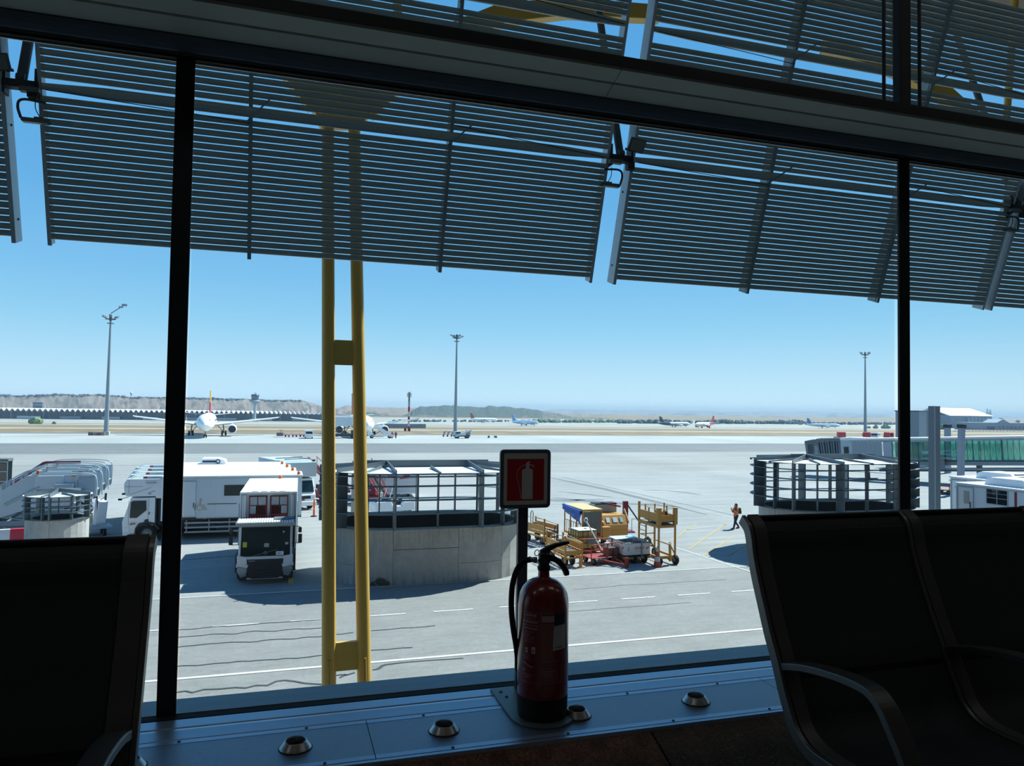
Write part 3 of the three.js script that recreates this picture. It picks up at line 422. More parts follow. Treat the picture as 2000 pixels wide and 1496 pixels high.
{
  const paint = M('#c9cbc9', .7), worn = M('#b2b4b0', .8), yel = M('#ab9566', .8), crack = M('#3c4245', .9), seam = M('#6f7474', .9);
  const span = (x0, x1, z, n = 24) => Array.from({ length: n + 1 }, (_, i) => [x0 + (x1 - x0) * i / n, z]);
  flat(road, 'edge_line', span(-60, 90, -23.12), .15, paint);
  flat(road, 'edge_line', span(-60, 90, -32.62), .12, worn);
  for (let k = -16; k < 28; k++) { const x = 8.3 + k * 2.62; flat(road, 'dash', [[x, -28.2], [x + 1.55, -28.2]], .11, paint); }
  const wob = (pts, w) => flat(road, 'sealed_crack', pts.map(([a, b]) => gxz(a, b)), w, crack);
  const wiggle = (x0, y0, x1, y1, n, amp, w) => { const pts = []; for (let i = 0; i <= n; i++) { const t = i / n; pts.push([x0 + (x1 - x0) * t, y0 + (y1 - y0) * t + amp * (fbm(t * n * .35 + x0, y0, 3) - .5) * 2]); } wob(pts, w); };
  wiggle(345, 1230, 630, 1210, 22, 2, .05); wiggle(345, 1244, 630, 1226, 22, 3, .05); wiggle(345, 1264, 630, 1243, 22, 2.5, .06); wiggle(343, 1303, 632, 1280, 22, 3, .06);
  wiggle(725, 1270, 806, 1265, 8, 1, .06); wiggle(725, 1233, 850, 1222, 12, 1.5, .05); wiggle(1110, 1195, 1350, 1177, 16, 2, .03); wiggle(1120, 1150, 1420, 1132, 16, 2, .03);
  wiggle(656, 1240, 690, 1236, 6, 1, .05);
  wob([[343, 1353], [362, 1350], [376, 1353], [398, 1347], [428, 1346], [460, 1343], [480, 1344], [500, 1339], [522, 1339], [540, 1331], [556, 1329], [575, 1331], [596, 1335], [630, 1337]], .09);
  wob([[652, 1320], [668, 1318], [676, 1319], [693, 1314]], .08); wob([[664, 1324], [676, 1317]], .08); wob([[728, 1309], [738, 1307], [748, 1300], [756, 1298], [790, 1294], [840, 1290], [872, 1288], [905, 1286]], [.06, .1, .12, .1, .07, .06, .06, .05].slice(0, 8));
  // stand markings, seams and tyre streaks on the near apron
  const line = (name, a, b, w, m) => flat(apron, name, [gxz(...a), gxz(...b)], w, m, .014);
  line('stand_line', [1318, 1069], [1500, 1128], .14, worn); line('stand_line', [1296, 1041], [1470, 1018], .1, worn);
  for (const [a, b] of [[[1345, 1073], [1420, 1022]], [[1372, 1086], [1432, 1049]], [[1310, 1056], [1360, 1024]], [[1420, 1086], [1470, 1056]]]) line('hatch_line', a, b, .12, yel);
  line('seam', [1100, 932], [1440, 1008], .1, seam); line('seam', [1035, 985], [1600, 985], .06, seam); line('stand_line', [1380, 1000], [1470, 1020], .12, worn);
  for (const [a, b, c, w] of [[[1075, 933], [1180, 955], [1380, 1005], .7], [[1090, 960], [1150, 966], [1200, 972], .5], [[1080, 972], [1160, 980], [1330, 990], .9], [[1300, 958], [1340, 962], [1370, 967], .4], [[1040, 975], [1110, 978], [1180, 976], 1.1], [[1255, 957], [1280, 957.5], [1300, 958], .3]])
    flat(apron, 'tyre_streak', [a, [(a[0] + b[0]) / 2, (a[1] + b[1]) / 2], b, [(c[0] + b[0]) / 2, (c[1] + b[1]) / 2], c].map((p) => gxz(...p)), [w * .2, w, w * 1.2, w, w * .2], M('#6a6f70', .9), .012);
  flat(apron, 'seam', [gxz(345, 1095), gxz(470, 1085)], .05, crack, .014);
  // concrete kerb joint on the stands further out
  for (const [x0, y0, x1, y1] of [[0, 910, 640, 907], [640, 898, 1500, 890], [1080, 905, 1500, 906]]) flat(apron, 'seam', [gxz(x0, y0), gxz(x1, y1)], .12, seam, .016);
}
// ---------------------------------------------------------------- ventilation shafts on the apron: concrete wall, steel louvre crown
function stadium(half, R, n = 14) { // closed outline, centred, starting on the camera side: [x, z, nx, nz]
  const p = []; const k = Math.max(1, Math.round(half * 2 / 1.075));
  if (half > 0) for (let i = 0; i < k; i++) p.push([-half + 2 * half * i / k, R, 0, 1]);
  for (let i = 0; i < n; i++) { const a = Math.PI / 2 - Math.PI * i / n; p.push([half + Math.cos(a) * R, Math.sin(a) * R, Math.cos(a), Math.sin(a)]); }
  if (half > 0) for (let i = 0; i < k; i++) p.push([half - 2 * half * i / k, -R, 0, -1]);
  for (let i = 0; i < n; i++) { const a = -Math.PI / 2 - Math.PI * i / n; p.push([-half + Math.cos(a) * R, Math.sin(a) * R, Math.cos(a), Math.sin(a)]); }
  return p;
}
const offs = (o, d) => o.map(([x, z, nx, nz]) => [x + nx * d, z + nz * d]);
const concreteTex = tex(512, 512, (x, y) => { const m = tileNoise(x, y, 512, 5), n = tileNoise(x, y, 512, 30), s = tileNoise(x * 5 % 512, y, 512, 8), f = hash2(x, y), st = tileNoise(x * 9 % 512, y, 512, 4); const v = 172 + 18 * (m - .5) + 12 * (n - .5) + 14 * (s - .5) + 10 * (f - .5) - (st > .82 ? 14 : 0); return [v, v * .985, v * .955]; });
const mConcrete = new THREE.MeshStandardMaterial({ map: concreteTex, roughness: .85, side: THREE.DoubleSide });
const mShaft = M('#66737b', .5, .35), mShaftShade = M('#3f4a51', .6, .2), mRoofPlate = M('#d9dcda', .5, .2);
function ventShaft(label, cx, cz, half, R, wallTop, levels, roofY, ribEvery, over, ridge) {
  const t = thing('ventilation_shaft', label, 'vent shaft', [cx, G, cz]), base = stadium(half, R), N = base.length, h = (y) => y - G;
  // concrete wall cast in bays, a groove at every joint
  const bay = Math.max(2, Math.round(N / (half ? 13 : 8)));
  for (let i = 0; i < N; i += bay) {
    const seg = []; for (let k = i; k <= Math.min(N, i + bay); k++) seg.push(base[k % N]);
    const trim = (o, d) => { const q = offs(o, d).map((a) => [...a]); const n = q.length - 1, e = .008; const l0 = Math.hypot(q[1][0] - q[0][0], q[1][1] - q[0][1]), l1 = Math.hypot(q[n][0] - q[n - 1][0], q[n][1] - q[n - 1][1]); const a = q[0], b = q[1], c = q[n], d2 = q[n - 1]; const s = [a[0] + (b[0] - a[0]) * e / l0, a[1] + (b[1] - a[1]) * e / l0], f = [c[0] + (d2[0] - c[0]) * e / l1, c[1] + (d2[1] - c[1]) * e / l1]; q[0] = s; q[n] = f; return q; };
    const split = half && i === 0 ? [[0, .62], [.634, 1]] : half && (i / bay) % 3 === 1 ? [[0, .34], [.346, 1]] : [[0, 1]];
    for (const [a, b] of split) { const g = norm(prismY([...trim(seg, 0), ...trim(seg, -.28).reverse()], h(G) + h(wallTop) * a, h(G) + h(wallTop) * b)); const p = g.attributes.position, u = g.attributes.uv; for (let k = 0; k < p.count; k++) u.setXY(k, (p.getX(k) + p.getZ(k)) / 4 + i * .13, p.getY(k) / 4); part(t, 'wall_panel', g, mConcrete); }
  }
  part(t, 'wall_core', prismY([...offs(base, -.02)], 0, h(wallTop) - .05, 0, [offs(base, -.26)]), M('#77766f', .9));
  part(t, 'shade_liner', [prismY(offs(base, -.281), .2, h(wallTop) - .02, 0, [offs(base, -.33)]), prismY(offs(base, -.3), .2, .3)], mShaftShade, 'added dark lining that stands in for shade inside the shaft');  // dark sheets that put the inside shade into the colour
  for (const y of levels) part(t, 'ring_plate', prismY(offs(base, over), h(y) - .012, h(y) + .012, 0, [offs(base, -.02)]), mShaft);
  part(t, 'ring_plate', prismY(offs(base, over * .6), h(wallTop) - .012, h(wallTop) + .012, 0, [offs(base, -.02)]), mShaft);
  // roof of light plates from the eaves to a standing ridge, radial ribs above it
  const sp = base.map(([x]) => [Math.max(-half, Math.min(half, x)) * (half ? 1 : 0), 0]);
  for (let i = 0; i < N; i += ribEvery) {
    const pos = [], idx = []; const m = Math.min(N - i, ribEvery);
    for (let k = 0; k <= m; k++) { const b = base[(i + k) % N], s = sp[(i + k) % N]; pos.push(b[0] + b[2] * over * .8, h(roofY), b[1] + b[3] * over * .8, s[0], h(roofY) + ridge * .3, s[1]); }
    for (let k = 0; k < m; k++) idx.push(2 * k, 2 * k + 1, 2 * k + 2, 2 * k + 1, 2 * k + 3, 2 * k + 2);
    const g = new THREE.BufferGeometry(); g.setAttribute('position', new THREE.Float32BufferAttribute(pos, 3)); g.setIndex(idx); const g2 = g.clone().translate(0, -.03, 0); part(t, 'roof_plate', [g, g2], mRoofPlate);
  }
  if (half) part(t, 'ridge_plate', bb(-half - R * .4, half + R * .4, h(roofY) + .02, h(roofY) + ridge + .22, -.03, .03), mShaft);
  for (let i = 0; i < N; i += ribEvery) { // every rib: a standing plate on the roof and a deep post below it
    const [x, z, nx, nz] = base[i], s = sp[i], ang = Math.atan2(nx, nz), main = (i / ribEvery) % 2 === 0;
    const e = V(x + nx * over, h(roofY) + (main ? .05 : .0), z + nz * over), c = V(s[0], h(roofY) + ridge + (main ? .1 : .0), s[1]);
    part(t, 'roof_rib', beam(e, main ? c : e.clone().lerp(c, .75), .05, main ? .2 : .12), mShaft);
    part(t, 'post', put(new THREE.BoxGeometry(main ? .07 : .05, h(roofY) - h(wallTop) + .02, main ? over + .12 : .24), x + nx * (main ? over / 2 - .06 : .0), (h(roofY) + h(wallTop)) / 2, z + nz * (main ? over / 2 - .06 : 0), 0, ang), mShaft);
  }
  return t;
}
const shaft = ventShaft('long concrete ventilation shaft with a steel louvre crown beside the yellow column', 6.7, -35.3, 1.95, 2.6, -4.14, [-3.47, -2.88, -2.27, -1.86], -1.70, 2, .5, .16);
{ // dry moss at the foot of the wall
  const g = []; seed = 91; for (let i = 0; i < 60; i++) { const a = rr(-1, 1), q = ball(rr(.04, .11), rr(.02, .06) * (1 - a * a * .7), rr(.02, .04), -.55 + a * .42 + 0, .06 + rr(0, .28) * (1 - a * a), 2.605, 6); g.push(q); }
  part(shaft, 'moss_patch', g, M('#4b5340', .95)).position.x = -1.95;
}
ventShaft('long concrete ventilation shaft with a steel louvre crown in front of the jet bridge', 31.05, -36.3, 1.95, 2.6, -4.18, [-3.55, -3.0, -2.45, -1.92], -1.56, 2, .5, .16);
ventShaft('small round concrete ventilation shaft beside the passenger stairs', -10.9, -43.4, 0, 1.42, -4.68, [-4.32, -4.05, -3.78], -3.52, 3, .16, .1);

// ---------------------------------------------------------------- vehicles near the terminal
const mBody = new THREE.MeshPhysicalMaterial({ color: new THREE.Color('#e6eaec'), roughness: .38, clearcoat: .4, clearcoatRoughness: .2, side: THREE.DoubleSide });
const mBodyMat = M('#dfe4e6', .5), mPlastic = M('#23282d', .6), mChassis = M('#2a2e33', .7), mWind = new THREE.MeshStandardMaterial({ color: new THREE.Color('#1c2a2d'), roughness: .06, metalness: .2, side: THREE.DoubleSide });
function wheel(host, x, y, z, r, w, axis = 'x', rimColor = mAluDull) { // tyre with a dished rim and wheel nuts
  const turn = axis === 'x' ? 0 : Math.PI / 2, g = (q) => { q.rotateY(turn); q.translate(x, y, z); return q; };
  const L = (pts, s = 28) => { const q = new THREE.LatheGeometry(pts.map(([a, b]) => new THREE.Vector2(a, b)), s); q.rotateZ(Math.PI / 2); return q; };
  const o = part(host, 'wheel', g(L([[r * .58, -w / 2], [r * .9, -w / 2], [r, -w * .36], [r, w * .36], [r * .9, w / 2], [r * .58, w / 2]])), mTyre);
  mesh('rim', [g(L([[0, -w * .30], [r * .25, -w * .34], [r * .3, -w * .2], [r * .5, -w * .2], [r * .58, -w * .46], [r * .60, -w * .46], [r * .60, w * .46], [r * .58, w * .46], [r * .5, w * .2], [r * .3, w * .2], [r * .25, w * .34], [0, w * .30]])), ...Array.from({ length: 8 }, (_, i) => { const a = i / 8 * 2 * Math.PI; return g(new THREE.BoxGeometry(w * .72, .03, .03).translate(0, Math.cos(a) * r * .4, Math.sin(a) * r * .4)); })], rimColor, o);
  return o;
}
{ // high-lift catering lorry facing the terminal
  const t = thing('catering_lorry', 'white high-lift lorry with red gates above its cab, facing the window', 'lorry', [-.58, G, -34.35], -.022);
  const Wd = 1.12;
  const cabSide = [[0, .55], [.04, 1.15], [-.06, 1.3], [-.30, 2.42], [-.42, 2.5], [-1.75, 2.5], [-1.75, .75], [-1.55, .75], [-1.42, 1.05], [-1.0, 1.18], [-.58, 1.05], [-.42, .55]].map(([z, y]) => [z, y]);
  part(t, 'cab', prismX(cabSide, -Wd, Wd, .05), mBody);
  part(t, 'windscreen', prismX([[.03, 1.225], [.065, 1.235], [-.195, 2.42], [-.24, 2.42]], -1.02, 1.02, .012), mWind);
  part(t, 'pillar_trim', [beam(V(-1.06, 1.25, .03), V(-1.03, 2.42, -.22), .05, .05), beam(V(1.06, 1.25, .03), V(1.03, 2.42, -.22), .05, .05)], mBody);
  part(t, 'grille', [prismZ([[-.74, 1.08], [.74, 1.08], [.70, .42], [.55, .28], [-.55, .28], [-.70, .42]], .06, .125, .015)], mPlastic);
  for (let i = 0; i < 4; i++) part(t, 'grille_bar', rb(1.2 - i * .06, .03, .03, .01, 0, .95 - i * .16, .13), M('#14181b', .5));
  part(t, 'badge_bar', prismX([[.12, 1.02], [.132, 1.02], [.132, 1.05], [.12, 1.05]], -.70, -.42), mAlu);
  part(t, 'emblem', [put(new THREE.TorusGeometry(.062, .014, 8, 24), .0, 1.37, .085, -.2), put(new THREE.BoxGeometry(1.02, .022, .012), 0, 1.37, .08, -.2, 0, .235)], mAlu, 'round emblem on a slanting bar');
  for (const s of [-1, 1]) {
    part(t, 'headlamp', prismZ([[s * .76, .72], [s * 1.1, .80], [s * 1.14, .62], [s * .98, .35], [s * .78, .42]], .08, .15, .02), M('#8b9499', .15, .2));
    part(t, 'lamp_surround', prismZ([[s * .70, .86], [s * 1.16, .92], [s * 1.18, .8], [s * .74, .74]], .06, .13, .015), mBody);
    part(t, 'corner_panel', prismZ([[s * .78, 1.2], [s * 1.15, 1.26], [s * 1.14, .9], [s * .76, .86]], .05, .115, .015), mBody);
    part(t, 'side_window', prismX([[-.42, 1.5], [-.5, 2.32], [-1.25, 2.32], [-1.25, 1.5]], s * 1.115, s * 1.135), mWind);
    const m = part(t, 'mirror', [rb(.17, .40, .1, .03, s * 1.44, 1.92, -.05), rb(.15, .24, .1, .03, s * 1.43, 2.3, -.05)], mPlastic); m.userData.label = 'black wing mirrors';
    mesh('mirror_arm', [R3(s * 1.1, 2.42, -.3, s * 1.42, 2.44, -.08, .016), R3(s * 1.1, 1.72, -.1, s * 1.42, 1.72, -.06, .016)], mPlastic, m);
    part(t, 'mudguard', prismX([[-.42, .45], [-.45, 1.2], [-1.7, 1.2], [-1.75, .5], [-1.55, .5], [-1.4, .98], [-1.0, 1.1], [-.62, .98], [-.5, .45]], s * 1.1, s * 1.27), mPlastic);
    wheel(t, s * 1.02, .49, -1.02, .49, .3); wheel(t, s * .98, .49, -5.4, .49, .5);
    part(t, 'chassis_rail', bb(s * .36, s * .46, .7, .95, -8.6, -.4), mChassis);
    part(t, 'stabiliser', [bb(s * 1.12, s * 1.24, .35, 1.05, -2.5, -2.1), bb(s * 1.05, s * 1.3, .0, .05, -2.6, -2.0)], mYellowPaint);
  }
  part(t, 'bumper', [prismZ([[-1.16, .62], [1.16, .62], [1.12, .30], [.9, .22], [-.9, .22], [-1.12, .30]], -.1, .05, .03)], mPlastic);
  part(t, 'bumper_lip', rb(1.5, .07, .06, .02, 0, .265, .05), mBody);
  part(t, 'chock', prismX([[.12, 0], [-.12, 0], [-.06, .2]], .98, 1.2), mYellowPaint, 'yellow wheel chock');
  const winText = canvasTex(256, 64, (c, w, h) => { c.fillStyle = '#eef1f2'; c.fillRect(0, 0, w, h); c.fillStyle = '#2b2f33'; c.font = 'bold 46px sans-serif'; c.fillText('03313', 46, 49); });
  const tilt = -.238, pl = (w, h, x, y, z, m) => { const q = put(new THREE.BoxGeometry(w, h, .006), x, y, z + .1, tilt); return part(t, 'windscreen_card', q, m); };
  pl(.17, .22, -.86, 1.72, -.115, M('#d8c53c', .6)); pl(.2, .16, .04, 1.68, -.105, M('#a7b5b0', .6)); pl(.13, .1, .88, 1.73, -.115, M('#b9c3c1', .6)); pl(.08, .08, .74, 2.22, -.235, M('#b9c3c1', .6)); pl(.32, .16, .6, 1.33, -.022, new THREE.MeshStandardMaterial({ map: winText, roughness: .5 }));
  for (const s of [-.32, .52]) part(t, 'wiper', beam(V(s * .2 - .1, 1.30, .085), V(s + .15, 1.62 + Math.abs(s) * .3, .0), .014, .014), mBlack);
  // platform over the cab, slatted in the sun
  for (let i = 0; i < 22; i++) part(t, 'platform_slat', rb(.085, .045, i < 15 ? 1.25 : .55, .01, -1.16 + i * .108, 2.66, i < 15 ? -.62 : -.28), mWhite);
  part(t, 'platform_frame', [bb(-1.26, 1.26, 2.54, 2.64, -.05, .0), bb(-1.26, -1.2, 2.54, 2.64, -1.6, -.05), bb(1.2, 1.26, 2.54, 2.64, -1.6, -.05), bb(-1.2, 1.2, 2.5, 2.55, -1.6, -.02)], M('#9fa8ad', .5, .4));
  part(t, 'platform_tray', bb(.3, 1.15, 2.68, 2.72, -1.3, -.62), M('#6d777c', .6));
  // body
  const z0 = -2.15, z1 = -8.9, top = 3.72;
  part(t, 'body_side', [bb(-1.27, -1.2, 1.1, top, z1, z0)], mBodyMat); part(t, 'body_side', [bb(1.2, 1.27, 1.1, top, z1, z0)], mBodyMat);
  part(t, 'body_roof', rb(2.54, .08, z0 - z1, .02, 0, top, (z0 + z1) / 2), mWhite); part(t, 'body_floor', bb(-1.2, 1.2, 1.1, 1.2, z1, z0), mChassis); part(t, 'body_back', bb(-1.2, 1.2, 1.2, top, z1, z1 + .06), mBodyMat);
  part(t, 'front_wall', [bb(-1.2, -.86, 2.6, top, z0 - .1, z0 - .04), bb(.86, 1.2, 2.6, top, z0 - .1, z0 - .04), bb(-.86, .86, 3.58, top, z0 - .1, z0 - .04), bb(-.06, .06, 2.6, 3.6, z0 - .1, z0 - .04)], M('#c3c9cc', .5));
  part(t, 'roof_lip', [rb(1.9, .05, .12, .02, 0, top + .03, z0 + .02), ...[-.6, -.2, .2, .6].map((x) => rb(.28, .03, .06, .01, x, top + .07, z0 + .02))], mWhite);
  for (const s of [-1, 1]) {
    const gate = part(t, 'red_gate', [R3(s * .1, 2.62, z0 + .02, s * .1, 3.55, z0 + .02, .022), R3(s * .84, 2.62, z0 + .02, s * .84, 3.55, z0 + .02, .022), R3(s * .1, 3.55, z0 + .02, s * .84, 3.55, z0 + .02, .022), R3(s * .1, 3.13, z0 + .02, s * .84, 3.13, z0 + .02, .018), R3(s * .48, 2.72, z0 + .02, s * .48, 3.12, z0 + .02, .014), bb(s * .1, s * .84, 2.6, 2.74, z0, z0 + .04)], M('#8f1f2a', .5));
    mesh('gate_panel', [bb(s * .12, s * .46, 3.15, 3.53, z0 - .01, z0), bb(s * .5, s * .82, 3.15, 3.53, z0 - .01, z0)], M('#aab3b8', .5), gate);
    mesh('gate_panel', bb(s * .56, s * .82, 2.75, 3.11, z0 - .01, z0), M('#b9c1c5', .5), gate);
    mesh('gate_mesh', Array.from({ length: 6 }, (_, i) => R3(s * (.14 + i * .055), 2.74, z0, s * (.14 + i * .055), 3.12, z0, .006, 5)), mRed, gate);
    part(t, 'scissor_post', [bb(s * 1.0, s * 1.08, 2.6, 3.62, z0 - .02, z0 + .06), R3(s * 1.12, 2.6, z0 + .02, s * 1.12, 3.6, z0 + .02, .03)], mWhite);
    part(t, 'grab_rail', [R3(s * 1.3, 1.3, -2.4, s * 1.3, 3.2, -2.4, .02), R3(s * 1.3, 1.3, -2.9, s * 1.3, 3.2, -2.9, .02)], mAluDull);
  }
  const b = part(t, 'beacon', lathe([[.09, 0], [.09, .06], [.08, .14], [.05, .18], [0, .19]], 14, .35, top + .04, z1 + .25), new THREE.MeshStandardMaterial({ color: new THREE.Color('#e8702c'), roughness: .2 }), 'orange rotating beacon');
}
{ // row of ambulift trucks standing side-on, noses to the left
  const t = thing('ambulift_truck', 'white ambulance lift truck with a wheelchair symbol, nearest of the parked row', 'truck', [-8.42, G, -46.2], 0);
  const D = -2.5, body = mBody;
  const cab = [[.06, .42], [.02, 1.15], [.16, 1.55], [.42, 2.42], [1.62, 2.44], [1.62, .98], [1.52, .95], [1.42, 1.0], [1.25, 1.06], [.85, 1.02], [.68, .8], [.62, .42]];
  part(t, 'cab', prismZ(cab, -.02, D + .02, .04), body);
  part(t, 'cab_window', prismZ([[.38, 1.38], [.42, 2.24], [.52, 2.30], [1.18, 2.30], [1.20, 1.78], [.72, 1.36]], .0, .03, .01), mWind, 'side window');
  part(t, 'cab_window', prismZ([[.38, 1.38], [.42, 2.24], [1.18, 2.30], [1.20, 1.78], [.72, 1.36]], D - .03, D, .0), mWind);
  part(t, 'windscreen', [put(new THREE.BoxGeometry(.03, .92, 2.2), .25, 1.93, D / 2, 0, 0, -.285)], mWind);
  part(t, 'door_seam', [bb(.30, .312, .95, 2.35, .005, .022), bb(1.30, 1.312, 1.05, 2.38, .005, .022), bb(.3, 1.3, .945, .957, .005, .022)], M('#8d969b', .6));
  part(t, 'door_handle', rb(.04, .14, .03, .01, 1.36, 1.6, .03), mPlastic);
  part(t, 'air_inlet', prismZ([[1.12, 1.04], [1.12, 1.18], [1.18, 1.26], [1.32, 1.26], [1.32, 1.04]], .0, .035, .008), mPlastic);
  const logo = canvasTex(256, 128, (c, w, h) => { c.fillStyle = '#e6eaec'; c.fillRect(0, 0, w, h); c.fillStyle = '#a6433c'; c.beginPath(); c.ellipse(128, 62, 108, 42, -.08, 0, 7); c.fill(); c.beginPath(); c.ellipse(60, 90, 40, 24, 0, 0, 7); c.fill(); c.fillStyle = '#d9d2cf'; c.font = 'bold 34px sans-serif'; c.fillText('ATENDO', 56, 74); });
  part(t, 'door_logo', put(new THREE.PlaneGeometry(.36, .18), .54, 1.04, .027), new THREE.MeshStandardMaterial({ map: logo, roughness: .5 }), 'red round logo');
  part(t, 'bumper', [rb(.62, .5, 2.4, .05, .36, .48, D / 2)], mPlastic); part(t, 'bumper_corner', rb(.36, .3, .06, .03, .2, .7, .0), body); part(t, 'step', [bb(.38, .64, .22, .30, -.3, .0), bb(.38, .64, .45, .5, -.3, .01)], M('#8f979b', .5, .4));
  part(t, 'wheel_arch', prismZ([[.62, .42], [.66, .78], [.84, 1.06], [1.25, 1.14], [1.64, 1.06], [1.9, .72], [1.82, .68], [1.6, .94], [1.25, 1.02], [.9, .94], [.74, .74], [.72, .42]], -.35, .02), mPlastic);
  for (const z of [-.18, D + .18]) { wheel(t, 1.26, .48, z, .48, .3, 'z'); wheel(t, 7.6, .48, z, .48, .5, 'z'); }
  for (const x of [.62, 1.72]) part(t, 'chock', prismZ([[x - .14, 0], [x + .14, 0], [x, .2]], -.3, -.02), mYellowPaint, 'yellow wheel chock');
  part(t, 'stack', [bb(1.66, 1.72, .9, 2.44, -.1, -.02), bb(1.78, 1.94, .9, 2.4, D + .2, -.25)], mChassis);
  const nose = [[.16, 2.62], [.06, 2.98], [.06, 3.3], [.2, 3.5], [2.0, 3.5], [2.0, 2.46], [1.72, 2.46], [1.66, 2.58], [.36, 2.58]];
  part(t, 'nose', prismZ(nose, -.02, D + .02, .03), body, 'overhanging nose above the cab');
  part(t, 'nose_seam', [beam(V(.36, 2.66, .0), V(1.45, 3.06, .0), .012, .012), bb(.1, 1.0, 3.10, 3.11, -.02, .0), bb(.28, .29, 2.7, 3.46, -.02, .0)], M('#7d878c', .6));
  const wash = canvasTex(512, 128, (c, w, h) => { c.fillStyle = '#dde2e4'; c.fillRect(0, 0, w, h); c.strokeStyle = '#5c6266'; c.lineWidth = 7; c.font = 'italic bold 84px serif'; c.strokeText('Ambulift', 40, 92); });
  part(t, 'nose_lettering', put(new THREE.PlaneGeometry(.66, .17), 1.44, 3.32, .012), new THREE.MeshStandardMaterial({ map: wash, roughness: .5 })); part(t, 'nose_sticker', put(new THREE.TorusGeometry(.1, .012, 6, 20, 4.6).scale(1.6, .6, 1), 1.46, 2.76, .012, 0, 0, .35), M('#6b7479', .6));
  part(t, 'roof_bars', [bb(.3, 2.0, 3.55, 3.58, -.3, -.26), bb(.3, 2.0, 3.55, 3.58, -1.2, -1.16), bb(.3, 2.0, 3.55, 3.58, -2.2, -2.16), bb(.3, .34, 3.55, 3.58, -2.2, -.26)], M('#8b979d', .5, .4));
  const sign = canvasTex(512, 64, (c, w, h) => { c.fillStyle = '#e2e3e2'; c.fillRect(0, 0, w, h); c.fillStyle = '#b5363c'; c.fillRect(20, 12, 90, 42); c.fillStyle = '#4b4f52'; c.font = 'bold 40px sans-serif'; c.fillText('SIN BARRERAS', 130, 47); });
  part(t, 'roof_sign', bx(1.1, .14, .03, 1.52, 3.6, -.12), new THREE.MeshStandardMaterial({ map: sign, roughness: .5 }), 'red and white sign board on the nose roof');
  part(t, 'mirror', [rb(.2, .11, .12, .03, -.12, 2.42, .12), rb(.2, .11, .12, .03, -.3, 2.5, D - .12)], mPlastic); part(t, 'mirror_arm', [R3(-.06, 2.44, .1, .3, 2.55, .02, .016), R3(-.24, 2.52, D - .1, .3, 2.6, D, .016)], mPlastic);
  const x0 = 1.98, x1 = 9.62, y0 = 1.24, y1 = 3.62;
  part(t, 'box_side', bb(x0, x1, y0, y1, -.03, .0), M('#c9d0d4', .5)); part(t, 'box_side', bb(x0, x1, y0, y1, D, D + .03), mBodyMat); part(t, 'box_end', bb(x1 - .03, x1, y0, y1, D, 0), mBodyMat); part(t, 'box_front', bb(x0, x0 + .03, y0, y1, D, 0), mBodyMat);
  part(t, 'box_roof', [rb(x1 - x0 + .06, .1, 2.58, .03, (x0 + x1) / 2, y1, D / 2)], mWhite); part(t, 'box_floor', bb(x0, x1, y0 - .08, y0, D, 0), mChassis);
  part(t, 'corner_post', [bb(x0 - .02, x0 + .08, y0 - .1, y1, -.06, .03)], mWhite); part(t, 'edge_profile', [bb(x0, x1, y1 - .1, y1 - .04, -.02, .025), bb(x0, x1, y0, y0 + .05, -.02, .02)], M('#b4bdc2', .4, .4));
  const dr = part(t, 'door', [rb(.86, 1.95, .05, .01, 3.32, 2.36, .01)], M('#d3d9dc', .45)); mesh('door_frame', [bb(2.86, 2.9, 1.36, 3.38, 0, .03), bb(3.74, 3.78, 1.36, 3.38, 0, .03), bb(2.86, 3.78, 3.36, 3.4, 0, .03)], M('#b1babf', .5), dr); mesh('door_handle', [R3(3.66, 1.85, .06, 3.66, 2.15, .06, .018), R3(3.72, 1.7, .06, 3.78, 2.1, .06, .014)], mPlastic, dr);
  part(t, 'door_sill', bb(2.8, 3.82, 1.16, 1.3, -.1, .06), mPlastic);
  part(t, 'window', [bb(5.28, 6.4, 2.5, 3.12, .0, .02)], mWind, 'dark window in the box');
  part(t, 'rub_rail', bb(4.4, 5.98, 2.03, 2.06, 0, .03), mPlastic); part(t, 'marker', [bb(4.2, 4.35, 1.2, 1.25, 0, .02)], mOrange);
  const wc = M('#c08a4e', .6), cx = 4.06, cy = 1.98, a0 = .06; // wheelchair symbol in outline
  part(t, 'wheelchair_symbol', [put(new THREE.TorusGeometry(.16, .013, 6, 28, Math.PI * 1.45), cx - .06, cy - .12, .008, 0, 0, Math.PI * .62), put(new THREE.TorusGeometry(.055, .012, 6, 18), cx - .02, cy + .32, .008), tube([V(cx - .02, cy + .24, .008), V(cx, cy + .02, .008), V(cx + .16, cy + .0, .008), V(cx + .24, cy - .2, .008), V(cx + .3, cy - .18, .008)], .013, 24, 6), tube([V(cx - .08, cy + .22, .008), V(cx - .06, cy - .06, .008), V(cx + .1, cy - .07, .008), V(cx + .2, cy - .28, .008), V(cx + .32, cy - .22, .008)], .01, 24, 6)], wc, 'orange outline of a wheelchair user');
  for (const y of [.98, .72, .46]) part(t, 'side_guard', bb(3.2, 6.6, y - .05, y + .05, -.08, -.04), M('#9aa3a8', .5, .4));
  for (const x of [3.3, 4.5, 5.6, 6.5]) part(t, 'guard_post', bb(x - .03, x + .03, .4, 1.2, -.1, -.08), M('#9aa3a8', .5, .4));
  part(t, 'chassis_rail', [bb(1.2, 9.4, .75, 1.05, -.95, -.8), bb(1.2, 9.4, .75, 1.05, D + .8, D + .95)], mChassis); part(t, 'scissor_lift', [beam(V(2.6, 1.0, -.5), V(8.8, 1.2, -.5), .12, .1), beam(V(2.6, 1.2, -1.9), V(8.8, 1.0, -1.9), .12, .1)], mChassis); part(t, 'tank', rb(1.2, .5, .5, .08, 5.4, .7, -.5), mChassis);
